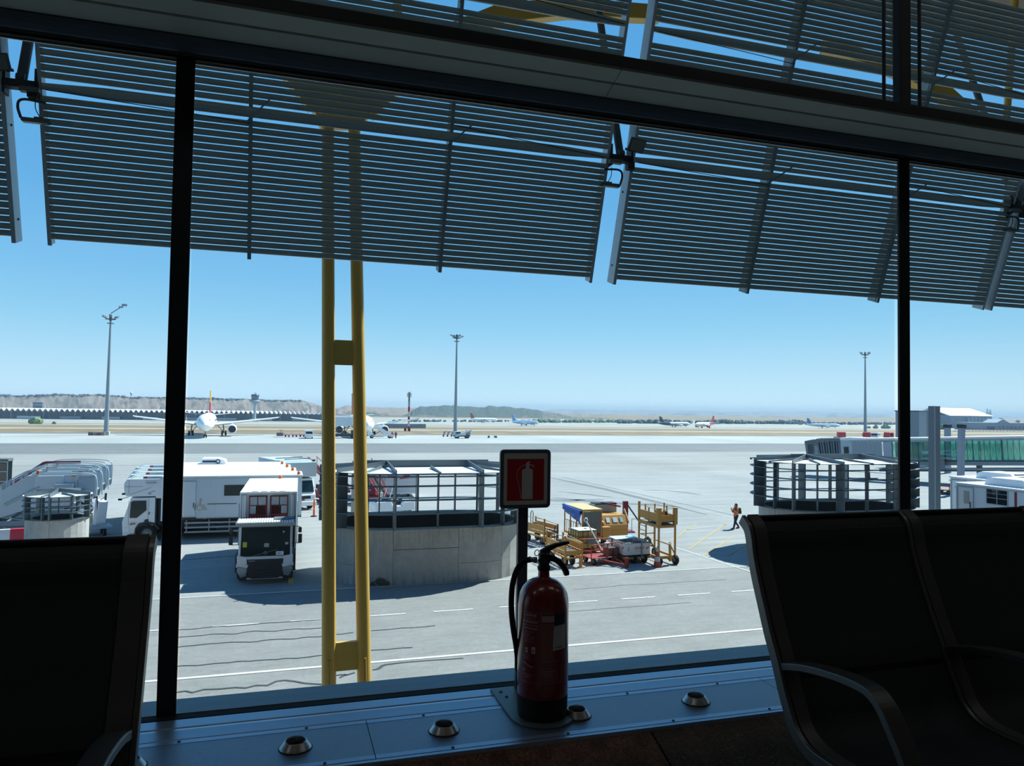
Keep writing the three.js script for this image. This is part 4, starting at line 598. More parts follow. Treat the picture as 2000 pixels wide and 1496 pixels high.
  part(t, 'beacon', lathe([[.1, 0], [.1, .06], [.09, .16], [.05, .2], [0, .21]], 14, x1 - .2, y1 + .04, -.2), new THREE.MeshStandardMaterial({ color: new THREE.Color('#e8702c'), roughness: .2 }), 'orange rotating beacon');
  const nm = canvasTex(256, 32, (c, w, h) => { c.fillStyle = '#c9d0d4'; c.fillRect(0, 0, w, h); c.fillStyle = '#6d767b'; c.font = 'bold 26px sans-serif'; c.fillText('AIRPORT', 60, 26); });
  part(t, 'side_lettering', put(new THREE.PlaneGeometry(.6, .08), 9.1, 3.42, .003), new THREE.MeshStandardMaterial({ map: nm, roughness: .5 }));
  const step = 2.75; let last;
  ['white ambulance lift truck parked second in the row, right behind the nearest', 'white ambulance lift truck parked third in the row, only roof and nose showing', 'white ambulance lift truck parked last in the row, with an air conditioner on its roof'].forEach((l, i) => { last = copyOf(t, [-8.42 - .32 * (i + 1), G, -46.2 - step * (i + 1)], 0, l); });
  part(last, 'air_conditioner', [prismZ([[4.1, 3.66], [5.7, 3.66], [5.6, 3.9], [5.2, 4.02], [4.2, 4.02]], -1.9, -.5, .05)], mWhite, 'rounded white roof unit'); part(last, 'fan_grille', [put(new THREE.TorusGeometry(.12, .03, 8, 20), 5.2, 3.86, -.47), bb(4.2, 5.1, 3.8, 3.92, -.49, -.47)], mPlastic);
}
// ---------------------------------------------------------------- ground equipment parked on the apron
const mY = new THREE.MeshStandardMaterial({ color: new THREE.Color(.50, .245, .05), roughness: .55, side: THREE.DoubleSide }), mYp = new THREE.MeshStandardMaterial({ color: new THREE.Color(.55, .42, .20), roughness: .6, side: THREE.DoubleSide });
const mRedOx = M('#9a3428', .6), mTarp = M('#2f5fae', .6), mGal = M('#8f979a', .5, .5), mPalGrey = M('#6a6d6c', .6);
const place = (px, py) => { const p = onGround(px, py); return [p.x, p.y, p.z]; };
function lowStep(label, pos, turn) { // low service platform on wheels, ramped floor between railings
  const t = thing('service_platform', label, 'platform', pos, turn), B = (a, b, w = .06, h = w) => beam(V(...a), V(...b), w, h);
  const X = .46, Z = 1.15;
  for (const [x, z, h] of [[-X, -Z, 1.5], [X, -Z, 1.35], [-X, Z, 1.55], [X, Z, 1.2]]) part(t, 'post', B([x, .22, z], [x, h, z], .08), mY);
  part(t, 'deck', [B([-X, .72, -Z], [-X, .72, Z], .07, .16), B([X, .72, -Z], [X, .72, Z], .07, .16), B([-X, .72, Z], [X, .72, Z], .07, .2), B([-X, .72, -Z], [X, .72, -Z], .07, .16)], mY);
  for (let i = 0; i < 5; i++) part(t, 'roller', R3(-X + .05, .78, -Z + .3 + i * .42, X - .05, .78, -Z + .3 + i * .42, .035, 8), mGal);
  part(t, 'side_board', [B([-X, .98, -Z], [-X, .98, Z], .03, .3)], mY); part(t, 'side_board', [B([X, .98, -Z], [X, .98, Z], .03, .26)], mY);
  part(t, 'rail', [R3(-X, 1.45, -Z, -X, 1.5, Z, .02), R3(X, 1.3, -Z, X, 1.18, Z, .02)], mYp); part(t, 'rail', R3(-X, 1.5, Z, X, 1.18, Z, .02), mYp);
  part(t, 'hoop', tube([V(-.3, .8, -.5), V(-.3, 1.75, -.5), V(-.24, 1.8, -.5), V(-.18, 1.75, -.5), V(-.18, .8, -.5)], .022, 20, 6), mDark);
  part(t, 'frame', [B([-X + .1, .45, -Z], [-X + .1, .45, Z + .2], .08), B([X - .1, .45, -Z], [X - .1, .45, Z + .2], .08), B([-X, .45, Z], [X, .45, Z], .06), B([-X, .3, -Z], [X, .3, -Z], .05)], mY);
  part(t, 'jack_leg', [B([.28, .05, Z + .22], [.28, .62, Z + .22], .12), bx(.24, .05, .24, .28, .025, Z + .22)], mY);
  wheel(t, -.18, .23, .55, .23, .16); wheel(t, .2, .23, .55, .23, .16); wheel(t, -.34, .23, -.75, .23, .16); wheel(t, .34, .23, -.75, .23, .16);
  part(t, 'drum', cyl(.13, .13, .34, -.05, .96, -.45, 16), mPalGrey);
  return t;
}
lowStep('low yellow service platform with railings, nearest the fire extinguisher', [13.86, G, -35.6], .06);
lowStep('yellow service platform further back, just right of the sign post', [14.55, G, -41.3], .25);
{ // yellow trolley with a canopy, a rolled blue tarpaulin and grey sheet cladding
  const c = [16.8, G, -40.25], t = thing('canopy_trolley', 'yellow roofed trolley with a blue tarpaulin hanging from its side', 'trolley', c, .02), B = (a, b, w = .06, h = w) => beam(V(...a), V(...b), w, h);
  const X = .57, Z = 1.33, Hh = 2.16;
  part(t, 'roof', [rb(2 * X + .1, .06, 2 * Z + .1, .02, 0, Hh, 0)], mYp, 'pale yellow roof sheet'); part(t, 'roof_edge', [bb(-X - .05, X + .05, Hh - .1, Hh - .02, Z, Z + .05), bb(-X - .05, -X, Hh - .1, Hh - .02, -Z, Z), bb(X, X + .05, Hh - .1, Hh - .02, -Z, Z)], mY);
  for (const [x, z] of [[-X, -Z], [X, -Z], [-X, Z], [X, Z], [-X, -.45], [-X, .45]]) part(t, 'post', B([x, .5, z], [x, Hh, z], .06), mY);
  part(t, 'deck', [bb(-X, X, .5, .62, -Z, Z)], mY);
  part(t, 'fence_rail', [R3(-X, 1.3, -Z, -X, 1.3, Z, .02)], mY); for (let i = 1; i < 8; i++) part(t, 'fence_bar', R3(-X, .6, -Z + i * 2 * Z / 8, -X, 1.3, -Z + i * 2 * Z / 8, .018), mY);
  for (let i = 0; i < 7; i++) part(t, 'cladding_sheet', bx(.15, 1.2, .03, -X + .1 + i * .157, Hh - .72, Z - .01 + (i % 2 ? .012 : 0)), mPalGrey);
  const fold = quadGrid((u, v) => { const z = -Z + 2 * Z * u, d = .12 + .75 * v * (.35 + .65 * u) * (v > 0 ? 1 : 0); return V(-X - .05 - .10 * Math.sin(v * 3) - .03 * Math.sin(u * 17 + v * 5), Hh + .02 - d, z); }, 26, 10);
  part(t, 'tarpaulin', fold, mTarp, 'blue tarpaulin'); part(t, 'tarpaulin_roll', tube([V(-X - .08, Hh - .05, -Z), V(-X - .1, Hh - .12, 0), V(-X - .1, Hh - .14, Z)], .1, 20, 10), mTarp);
  for (const z of [-.9, .9]) for (const x of [-.4, .4]) wheel(t, x, .25, z, .25, .16);
}
{ // caged liquid tote on a red trailer, with its white tow bar standing up
  const t = thing('tote_trailer', 'yellowish caged liquid tank standing on a red trailer with a raised white tow bar', 'tank trailer', [15.93, G, -38.06], .08);
  part(t, 'tank', rb(1.12, .98, 1.1, .07, 0, 1.12, 0), M('#b5974f', .5)); part(t, 'tank_top', rb(1.1, .08, 1.08, .03, 0, 1.63, 0), M('#cfd3c4', .5)); part(t, 'cap', cyl(.1, .1, .06, .1, 1.7, .1, 16), M('#e4e6e2', .5));
  for (let i = 0; i < 5; i++) for (const [a, b] of [[V(-.6 + .3 * i, .62, .58), V(-.6 + .3 * i, 1.64, .58)], [V(-.6, .62, -.58 + .29 * i), V(-.6, 1.64, -.58 + .29 * i)], [V(.6, .62, -.58 + .29 * i), V(.6, 1.64, -.58 + .29 * i)]]) part(t, 'cage_bar', rod(a, b, .014, 6), mDark);
  for (const y of [.66, .98, 1.3, 1.62]) part(t, 'cage_hoop', [bb(-.61, .61, y - .014, y + .014, .575, .6), bb(-.61, -.59, y - .014, y + .014, -.58, .58), bb(.59, .61, y - .014, y + .014, -.58, .58)], mDark);
  part(t, 'sign_plate', bx(.5, .42, .02, .2, 1.12, .61), mPalGrey, 'grey name plate'); for (const o of t.children) o.position.y -= .40;
  part(t, 'trailer_bed', [bb(-.8, .8, .14, .22, -.7, .7), bb(-.85, -.78, .14, .34, -.8, .8), bb(.78, .85, .14, .34, -.8, .8)], mRedOx); part(t, 'trailer_beam', [BM([-.82, .26, .8], [-.3, .3, 1.5], .08, .1), BM([.82, .26, .8], [.3, .3, 1.5], .08, .1)], mRedOx);
  for (const x of [-.94, .94]) for (const z of [-.5, .5]) wheel(t, x, .2, z, .2, .12);
  part(t, 'tow_bar', R3(-.18, 1.75, .75, .6, .2, 1.1, .035, 10), mWhite, 'white tow bar'); part(t, 'tow_eye', put(new THREE.TorusGeometry(.1, .03, 8, 20), -.22, 1.85, .73, 0, .2, .4), mWhite);
}
{ // red hand trolley with a tubular frame
  const t = thing('red_trolley', 'red tubular trolley carrying two crates in front of the caged tank', 'trolley', [15.75, G, -35.15], .12), r = (...q) => R3(...q, .03, 8);
  part(t, 'frame', [r(-.9, .35, -.5, .9, .35, -.5), r(-.9, .35, .5, .9, .35, .5), r(-.9, .35, -.5, -.9, .35, .5), r(.9, .35, -.5, .9, .35, .5), bb(-.9, .9, .33, .37, -.5, .5)], mRedOx);
  for (const [x, z, h] of [[-.9, .5, 1.0], [-.9, -.5, 1.15], [.05, .5, 1.05], [.9, .5, .95], [.9, -.5, 1.1]]) part(t, 'stanchion', r(x, .1, z, x, h, z), mRedOx);
  part(t, 'top_rail', tube([V(-.9, 1.0, .5), V(.05, 1.05, .5), V(.8, 1.06, .5), V(.95, .9, .5), V(1.0, .4, .5)], .028, 24, 7), mRedOx); part(t, 'top_rail', r(-.9, 1.15, -.5, .9, 1.1, -.5), mRedOx);
  for (let i = 0; i < 2; i++) part(t, 'crate', rb(.32, .4, .42, .02, .3 + i * .38, .58, .1), M('#6d534c', .7)); part(t, 'box', rb(.26, .16, .2, .02, .25, .95, .12), mOffWhite);
  part(t, 'draw_bar', [BM([-.5, .3, .5], [.55, .12, 1.5], .08, .07), BM([.5, .3, .5], [.55, .12, 1.5], .06, .06)], mRedOx); part(t, 'hitch', bb(.48, .62, .0, .5, 1.42, 1.55), mRedOx);
  for (const x of [-.7, .7]) for (const z of [-.42, .42]) wheel(t, x, .19, z, .19, .12);
}
{ // white open cart with red airline print
  const t = thing('tool_cart', 'white open cart with red lettering and twin wheels, in the middle of the equipment', 'cart', [17.38, G, -35.4], .06), Wd = .72, L = .9;
  const side = canvasTex(512, 192, (c, w, h) => { c.fillStyle = '#dfe2e2'; c.fillRect(0, 0, w, h); c.fillStyle = '#b0463f'; c.font = 'italic bold 62px sans-serif'; c.fillText('IBERIA', 190, 100); c.beginPath(); c.moveTo(425, 100); c.lineTo(470, 60); c.lineTo(500, 66); c.lineTo(450, 108); c.fill(); c.fillStyle = '#c9a09b'; c.fillRect(205, 122, 150, 9); c.fillStyle = '#8b9195'; c.fillRect(60, 54, 20, 70); });
  const pm = new THREE.MeshStandardMaterial({ map: side, roughness: .5 }), pw = M('#d5d9da', .5);
  part(t, 'side_panel', put(new THREE.BoxGeometry(2 * Wd, .56, .03), 0, .98, L), [pw, pw, pw, pw, pm, pw]); part(t, 'side_panel', bx(2 * Wd, .62, .03, 0, 1.0, -L), pw);
  part(t, 'side_panel', put(new THREE.BoxGeometry(.03, .62, 2 * L), -Wd, 1.0, 0), [pw, pm, pw, pw, pw, pw]); part(t, 'side_panel', bx(.03, .56, 2 * L, Wd, .98, 0), pw);
  part(t, 'rim', [R3(-Wd, 1.3, L, Wd, 1.27, L, .022), R3(-Wd, 1.32, -L, Wd, 1.32, -L, .022), R3(-Wd, 1.3, L, -Wd, 1.32, -L, .03), R3(Wd, 1.27, L, Wd, 1.32, -L, .022)], mGal);
  part(t, 'floor', bb(-Wd, Wd, .62, .7, -L, L), mDark); part(t, 'cover', [bx(1.3, .03, .75, -.05, 1.34, -.5, .05)], M('#c8d6e2', .35)); part(t, 'cover', bx(.4, .025, .6, .35, 1.36, -.35, .05), M('#8fb0d4', .35));
  part(t, 'cross_bar', [R3(-Wd, 1.2, .4, Wd, 1.2, .4, .025), R3(-Wd, 1.16, .05, Wd, 1.16, .05, .025)], mDark); part(t, 'lining', [bx(1.4, .3, .04, 0, .95, L - .1), bx(.5, .2, .5, .3, .9, .2)], M('#1f2f52', .6));
  part(t, 'frame', [bb(-Wd, Wd, .48, .58, L - .2, L), bb(-Wd, Wd, .48, .58, -L, -L + .2), bb(-Wd - .03, -Wd + .07, .48, .62, -L, L), bb(Wd - .07, Wd + .03, .48, .62, -L, L)], M('#b08a4c', .6));
  for (const o of t.children) o.position.y -= .24; part(t, 'upright_bar', bb(.2, .26, .25, 1.25, L + .03, L + .08), mGal);
  for (const [x, z] of [[-.12, .75], [.5, .72], [-.5, -.7], [.5, -.7]]) { wheel(t, x, .24, z, .24, .16); part(t, 'fork', bb(x - .12, x + .12, .25, .42, z - .06, z + .06), mGal); }
}
{ // yellow de-icing / water unit with sloping hood
  const t = thing('water_unit', 'yellow service unit with a sloping hood and pale stickers behind the white cart', 'service unit', [18.5, G, -40.15], .05);
  part(t, 'hood', prismX([[.62, .95], [.66, 1.15], [.36, 1.66], [-.5, 1.72], [-.6, .95]], -.78, .78, .03), mY); part(t, 'body', [bb(-.85, .85, .45, .98, -.65, .6)], mY);
  for (const [x, w, m] of [[-.42, .22, '#dfe3e0'], [.05, .3, '#d6dad6'], [.45, .2, '#a9c8b8']]) part(t, 'sticker', bx(w, .3, .01, x, 1.44, .545, -.53), M(m, .5));
  part(t, 'motor_housing', [rb(1.5, .5, .7, .04, -.1, 1.98, -.75)], M('#9ba2a5', .5, .3)); part(t, 'lid', bx(1.4, .05, .7, -.05, 2.26, -.75), mDark);
  part(t, 'boom', [BM([-.3, 2.3, -.6], [.75, 2.1, -.1], .07, .09)], mRedOx); part(t, 'strut', BM([.85, 2.0, .1], [1.05, 1.2, .4], .08), mYp); part(t, 'strut', BM([-.9, 1.6, .3], [-.75, 1.3, .6], .08), mYp);
  part(t, 'pump_block', [rb(.35, 1.1, .4, .04, -1.05, 1.0, .2), cyl(.12, .12, .5, -1.05, .7, .55, 14), rb(.3, .3, .3, .03, -1.0, .6, .6)], mRedOx); part(t, 'lower_box', rb(.5, .75, .5, .03, -.72, .75, .75), mY);
  for (const x of [-.65, .65]) for (const z of [-.5, .45]) wheel(t, x, .23, z, .23, .15);
}
{ // red jack stand with a slanting strut
  const t = thing('jack_stand', 'dark red steel post with a slanting strut standing behind the equipment', 'stand', [21.2, G, -43.7], -.2);
  part(t, 'post', [bb(-.16, .16, .05, 1.95, -.12, .12)], M('#7c2430', .6)); part(t, 'base', rb(.9, .08, .8, .02, .1, .04, 0), M('#7c2430', .6)); part(t, 'strut', R3(.0, 1.92, 0, .95, .55, .2, .05, 10), M('#4d3c46', .6));
  part(t, 'guard_rail', [R3(.35, .05, .3, .35, .85, .3, .018), R3(.8, .05, .3, .8, .85, .3, .018), R3(.35, .85, .3, .8, .85, .3, .018), R3(-.4, .8, .25, -.15, 1.0, .1, .015)], mSteelGrey);
}
{ // tall yellow maintenance stand with a railed basket
  const t = thing('access_stand', 'tall yellow access stand with a railed basket on top, at the right of the equipment', 'access stand', [18.76, G, -34.95], .03), B = (a, b, w = .07, h = w) => beam(V(...a), V(...b), w, h);
  const X = .47, Z = 1.03, D = 1.92;
  for (const [x, z] of [[-X, Z], [X, Z], [-X, -Z], [X, -Z]]) part(t, 'leg', B([x, .38, z], [x, D + .1, z], .08), mY);
  part(t, 'deck_beam', [B([-X, D, -Z], [-X, D, Z], .07, .14), B([X, D, -Z], [X, D, Z], .07, .14), B([-X, D, Z], [X, D, Z], .07, .12), B([-X, D, -Z], [X, D, -Z], .07, .12)], mY); part(t, 'deck_plate', bb(-X, X, D + .06, D + .10, -Z, Z), M('#6f6a5c', .7));
  part(t, 'side_board', [B([-X, D + .45, -Z], [-X, D + .45, Z - .02], .04, .42)], mY); part(t, 'side_board', [B([-X + .1, D + .42, Z], [X, D + .42, Z], .04, .3)], mY); part(t, 'side_board', [B([X, D + .42, -Z], [X, D + .42, Z], .04, .3)], mY); part(t, 'basket_floor', bb(-X, X, D + .2, D + .26, -Z * .3, Z), mSteelGrey);
  for (const [x, z, w, h] of [[-X, -Z, .1, 1.05], [-X, Z, .2, .95], [X, Z, .18, .95], [X, -Z, .06, .9], [-X, 0, .06, .85], [X, .2, .06, .95], [-.1, -Z, .06, .9]]) part(t, 'basket_post', B([x, D + .1, z], [x, D + h, z], w, w), mY);
  part(t, 'hand_rail', [R3(-X, D + .88, -Z, -X, D + .88, Z, .014), R3(-X, D + .9, Z, X, D + .9, Z, .014), R3(X, D + .88, -Z, X, D + .88, Z, .014), R3(-X, D + .9, -Z, X, D + .88, -Z, .014)], mYp);
  part(t, 'control_box', rb(.2, .3, .2, .03, .05, D + .62, .75), M('#3c4036', .6)); part(t, 'hook_post', B([-.1, D + .4, .9], [-.1, D + 1.2, .9], .06), mY);
  for (let i = 0; i < 6; i++) part(t, 'rung', R3(-X, .55 + i * .24, -Z, -X, .55 + i * .24, -Z + .75, .022, 6), mYp); part(t, 'ladder_stile', B([-X, .4, -Z + .75], [-X, D, -Z + .75], .06), mY);
  part(t, 'brace', [B([-X, .5, Z], [-X, 1.25, -.1], .05)], mY); part(t, 'brace', [B([X, .5, Z], [X * .45, .95, Z], .05)], mY); part(t, 'cross_bar', [B([-X, 1.25, -Z], [X, 1.25, -Z], .05), B([-X, .85, -Z], [-X, .85, Z * .6], .06), B([X, .9, -Z], [X, .9, Z * .4], .05)], mY);
  part(t, 'base_frame', [B([-X, .38, -Z], [-X, .38, Z], .09, .1), B([X, .38, -Z], [X, .38, Z], .09, .1), B([-X, .38, Z], [X, .38, Z], .09, .14)], mY); part(t, 'draw_bar', [B([.05, .22, Z + .25], [.05, 1.05, Z + .2], .1), B([.05, .35, Z], [.05, .3, Z + .3], .1)], mY); part(t, 'draw_eye', put(new THREE.TorusGeometry(.06, .018, 8, 16), .05, 1.1, Z + .2), mYp);
  for (const [x, z] of [[-X, Z], [X, Z], [-X, -Z], [X, -Z]]) wheel(t, x, .24, z + .05, .24, .18);
  part(t, 'spare_wheel', put(new THREE.TorusGeometry(.16, .08, 10, 22), .1, .8, -Z - .12), mTyre);
}
{ // traffic cones
  const cone = (label, x, z, s, h) => { const t = thing('traffic_cone', label, 'cone', [x, G, z]); part(t, 'base', rb(.34 * s, .035, .34 * s, .012, 0, .0175, 0), M('#8f3328', .6)); for (let i = 0; i < 4; i++) { const a = .03 + (h - .03) * i / 4, b = .03 + (h - .03) * (i + 1) / 4, r = (y) => .13 * s * (1 - y / h) + .025; part(t, 'band', lathe([[r(a), a], [r(b), b]], 20), i % 2 ? M('#c3bfbb', .5) : M('#b3483a', .55)); } part(t, 'tip', cyl(.02, .028, .03, 0, h, 0, 12), M('#b3483a', .55)); };
  cone('red and white traffic cone in front of the tall yellow access stand', 18.08, -33.6, 1.3, 1.0);
}
{ // orange bollard on the apron behind the lorry
  const [x, y, z] = place(613, 1009), t = thing('delineator_post', 'orange delineator post on a dark foot behind the high-lift lorry', 'post', [x, y, z]);
  part(t, 'foot', cyl(.2, .24, .07, 0, .035, 0, 18), mDark); part(t, 'shaft', lathe([[.07, .06], [.07, .5], [.05, .52], [.05, .62], [.07, .64], [.07, 1.0], [.045, 1.02], [.045, 1.1], [.07, 1.12], [.065, 1.22], [0, 1.24]], 16), mOrange);
}
{ // white catering truck seen from the front corner, behind the lorry
  const t = thing('service_truck', 'white service truck with a tall grey body standing behind the high-lift lorry', 'truck', [1.45, G, -57.6], .32);
  part(t, 'cab', prismX([[0, .45], [.02, 1.1], [-.1, 1.3], [-.55, 2.25], [-1.7, 2.3], [-1.7, .45]], -1.1, 1.1, .05), mBody); part(t, 'windscreen', prismX([[-.05, 1.34], [-.0, 1.34], [-.42, 2.15], [-.48, 2.15]], -.98, .98, .01), mWind); part(t, 'side_window', prismX([[-.5, 1.35], [-.75, 2.1], [-1.4, 2.1], [-1.4, 1.35]], 1.14, 1.17), mWind); part(t, 'side_window', prismX([[-.5, 1.35], [-.75, 2.1], [-1.4, 2.1], [-1.4, 1.35]], -1.17, -1.14), mWind);
  part(t, 'bumper', rb(2.3, .35, .3, .06, 0, .5, .02), mWhite); part(t, 'grille', bx(1.4, .22, .05, 0, .95, .05), mPlastic); for (const s of [-1, 1]) { part(t, 'headlamp', rb(.3, .18, .06, .02, s * .85, .92, .06), M('#c9cfd2', .2)); wheel(t, s * .95, .44, -.8, .44, .28); wheel(t, s * .95, .44, -4.4, .44, .4); part(t, 'mirror', rb(.14, .34, .1, .03, s * 1.28, 1.7, -.25), mPlastic); }
  part(t, 'red_stripe', bx(.7, .1, .03, -.1, .78, .075), mRed);
  part(t, 'body', [rb(2.5, 2.5, 4.6, .04, 0, 2.35, -4.2)], M('#b9c2c7', .5)); part(t, 'head_box', [prismX([[-.2, 2.5], [-.05, 3.5], [-1.9, 3.6], [-1.9, 2.4]], -1.2, 1.2, .04)], M('#aab5bb', .5), 'grey box over the cab'); part(t, 'logo', prismX([[-.1, 2.9], [-.08, 3.15], [-.085, 3.15], [-.105, 2.9]], .1, .6), mOrange); part(t, 'roof_rack', [R3(-1.0, 3.75, -1, 1.0, 3.78, -1, .03), R3(-1, 3.7, -3, 1.1, 3.75, -3, .03), cyl(.08, .08, .2, 1.05, 3.66, -.4, 12, 0, 0, 1.57)], mDark);
}
{ // red belt loaders behind
  const bl = (label, x, z, turn) => { const t = thing('belt_loader', label, 'loader', [x, G, z], turn); part(t, 'chassis', [rb(1.6, .5, 3.4, .08, 0, .62, 0), rb(.8, .5, 1.2, .08, -.3, 1.05, .8)], M('#8c2832', .55)); part(t, 'conveyor', [BM([.35, 1.0, 2.6], [.35, 2.9, -2.8], .8, .18)], M('#9a2f38', .55)); part(t, 'belt', [BM([.35, 1.11, 2.6], [.35, 3.01, -2.8], .6, .02)], mRubber); for (const s of [-1, 1]) part(t, 'guard_rail', [R3(.35 + s * .4, 1.5, 2.4, .35 + s * .4, 3.5, -2.6, .03), ...Array.from({ length: 5 }, (_, i) => R3(.35 + s * .4, 1.08 + i * .43, 2.3 - i * 1.2, .35 + s * .4, 1.54 + i * .48, 2.3 - i * 1.2, .025))], M('#a5404a', .5)); part(t, 'lift_arm', [BM([.35, .7, -.8], [.35, 2.2, -1.2], .12), BM([.2, .7, .3], [.2, 1.7, .3], .1)], mDark); for (const x2 of [-.7, .7]) for (const z2 of [-1.1, 1.2]) wheel(t, x2, .32, z2, .32, .22); part(t, 'seat', rb(.45, .5, .45, .06, -.45, 1.2, .2), mDark); return t; };
  bl('red belt loader just left of the yellow column', 3.4, -62.5, .5); bl('red belt loader seen through the crown of the long shaft', 6.8, -60.2, .15);
}
{ // ribbed cargo container with red airline marks, and an open white tractor, seen through the shaft crown
  const t = thing('cargo_container', 'grey ribbed cargo container with red airline marks behind the long shaft', 'container', [8.6, G, -64.5], -.05);
  const face = canvasTex(512, 256, (c, w, h) => { c.fillStyle = '#a9b2b7'; c.fillRect(0, 0, w, h); c.fillStyle = '#c5cacc'; c.fillRect(250, 0, 262, 256); c.fillStyle = '#b0303a'; c.fillRect(275, 60, 60, 46); c.fillStyle = '#e3e3e3'; c.fillRect(286, 70, 14, 26); c.fillRect(310, 70, 14, 26); c.fillStyle = '#b0303a'; c.beginPath(); c.moveTo(362, 130); c.lineTo(430, 70); c.lineTo(470, 62); c.lineTo(440, 120); c.closePath(); c.fill(); c.fillStyle = '#d9b9b8'; c.fillRect(380, 150, 80, 8); });
  const g = M('#a2abb0', .6), f = new THREE.MeshStandardMaterial({ map: face, roughness: .6 });
  part(t, 'box', put(new THREE.BoxGeometry(5.4, 2.35, 2.4), 0, 1.55, -1.2), [g, g, g, g, f, g]); for (let i = 0; i < 14; i++) part(t, 'rib', bx(.06, 2.2, .05, -2.55 + i * .19, 1.55, .02), g); part(t, 'top_rail', bb(-2.72, 2.72, 2.7, 2.8, -2.4, .04), mWhite); part(t, 'base_frame', [bb(-2.7, 2.7, .28, .4, -2.4, .02)], mWhite); for (const x of [-2, 2]) for (const z of [-.4, -2]) wheel(t, x, .2, z, .2, .16);
  const [x, y, z] = place(765, 1004), k = thing('baggage_tractor', 'open white baggage tractor with a black seat, seen through the crown of the long shaft', 'tractor', [x, y, z], -1.35);
  part(k, 'body', [prismX([[1.45, .3], [1.5, .75], [1.35, .95], [.35, .98], [.2, .62], [-.6, .62], [-.7, .9], [-1.45, .9], [-1.5, .35]], -.72, .72, .04)], mBody); part(k, 'bonnet_lamp', [rb(.24, .2, .1, .03, -.42, .98, 1.35), rb(.24, .2, .1, .03, .42, .98, 1.35)], M('#8f2c2c', .4));
  part(k, 'seat', [rb(.5, .14, .5, .05, 0, .78, -.35), rb(.5, .62, .14, .05, 0, 1.12, -.62, .18)], mDark); part(k, 'dashboard', prismX([[.25, .9], [.6, .98], [.55, 1.25], [.3, 1.2]], -.5, .5, .02), mDark); part(k, 'steering_wheel', put(new THREE.TorusGeometry(.2, .022, 8, 24), 0, 1.32, .25, 1.0), mBlack); part(k, 'steering_column', R3(0, .9, .5, 0, 1.3, .26, .03), mDark);
  part(k, 'roof_post', [R3(-.6, .9, .5, -.5, 2.0, .15, .03)], mWhite); part(k, 'roof_post', [R3(.6, .9, .5, .5, 2.0, .15, .03)], mWhite); part(k, 'instrument', [rb(.3, .34, .2, .05, -.15, 1.42, .78), R3(-.15, 1.5, .78, -.3, 1.72, .9, .02), R3(-.1, 1.5, .78, .02, 1.75, .8, .02)], M('#bfc4b8', .5)); for (const x2 of [-.6, .6]) for (const z2 of [-.95, .95]) wheel(k, x2, .3, z2, .3, .22);
}
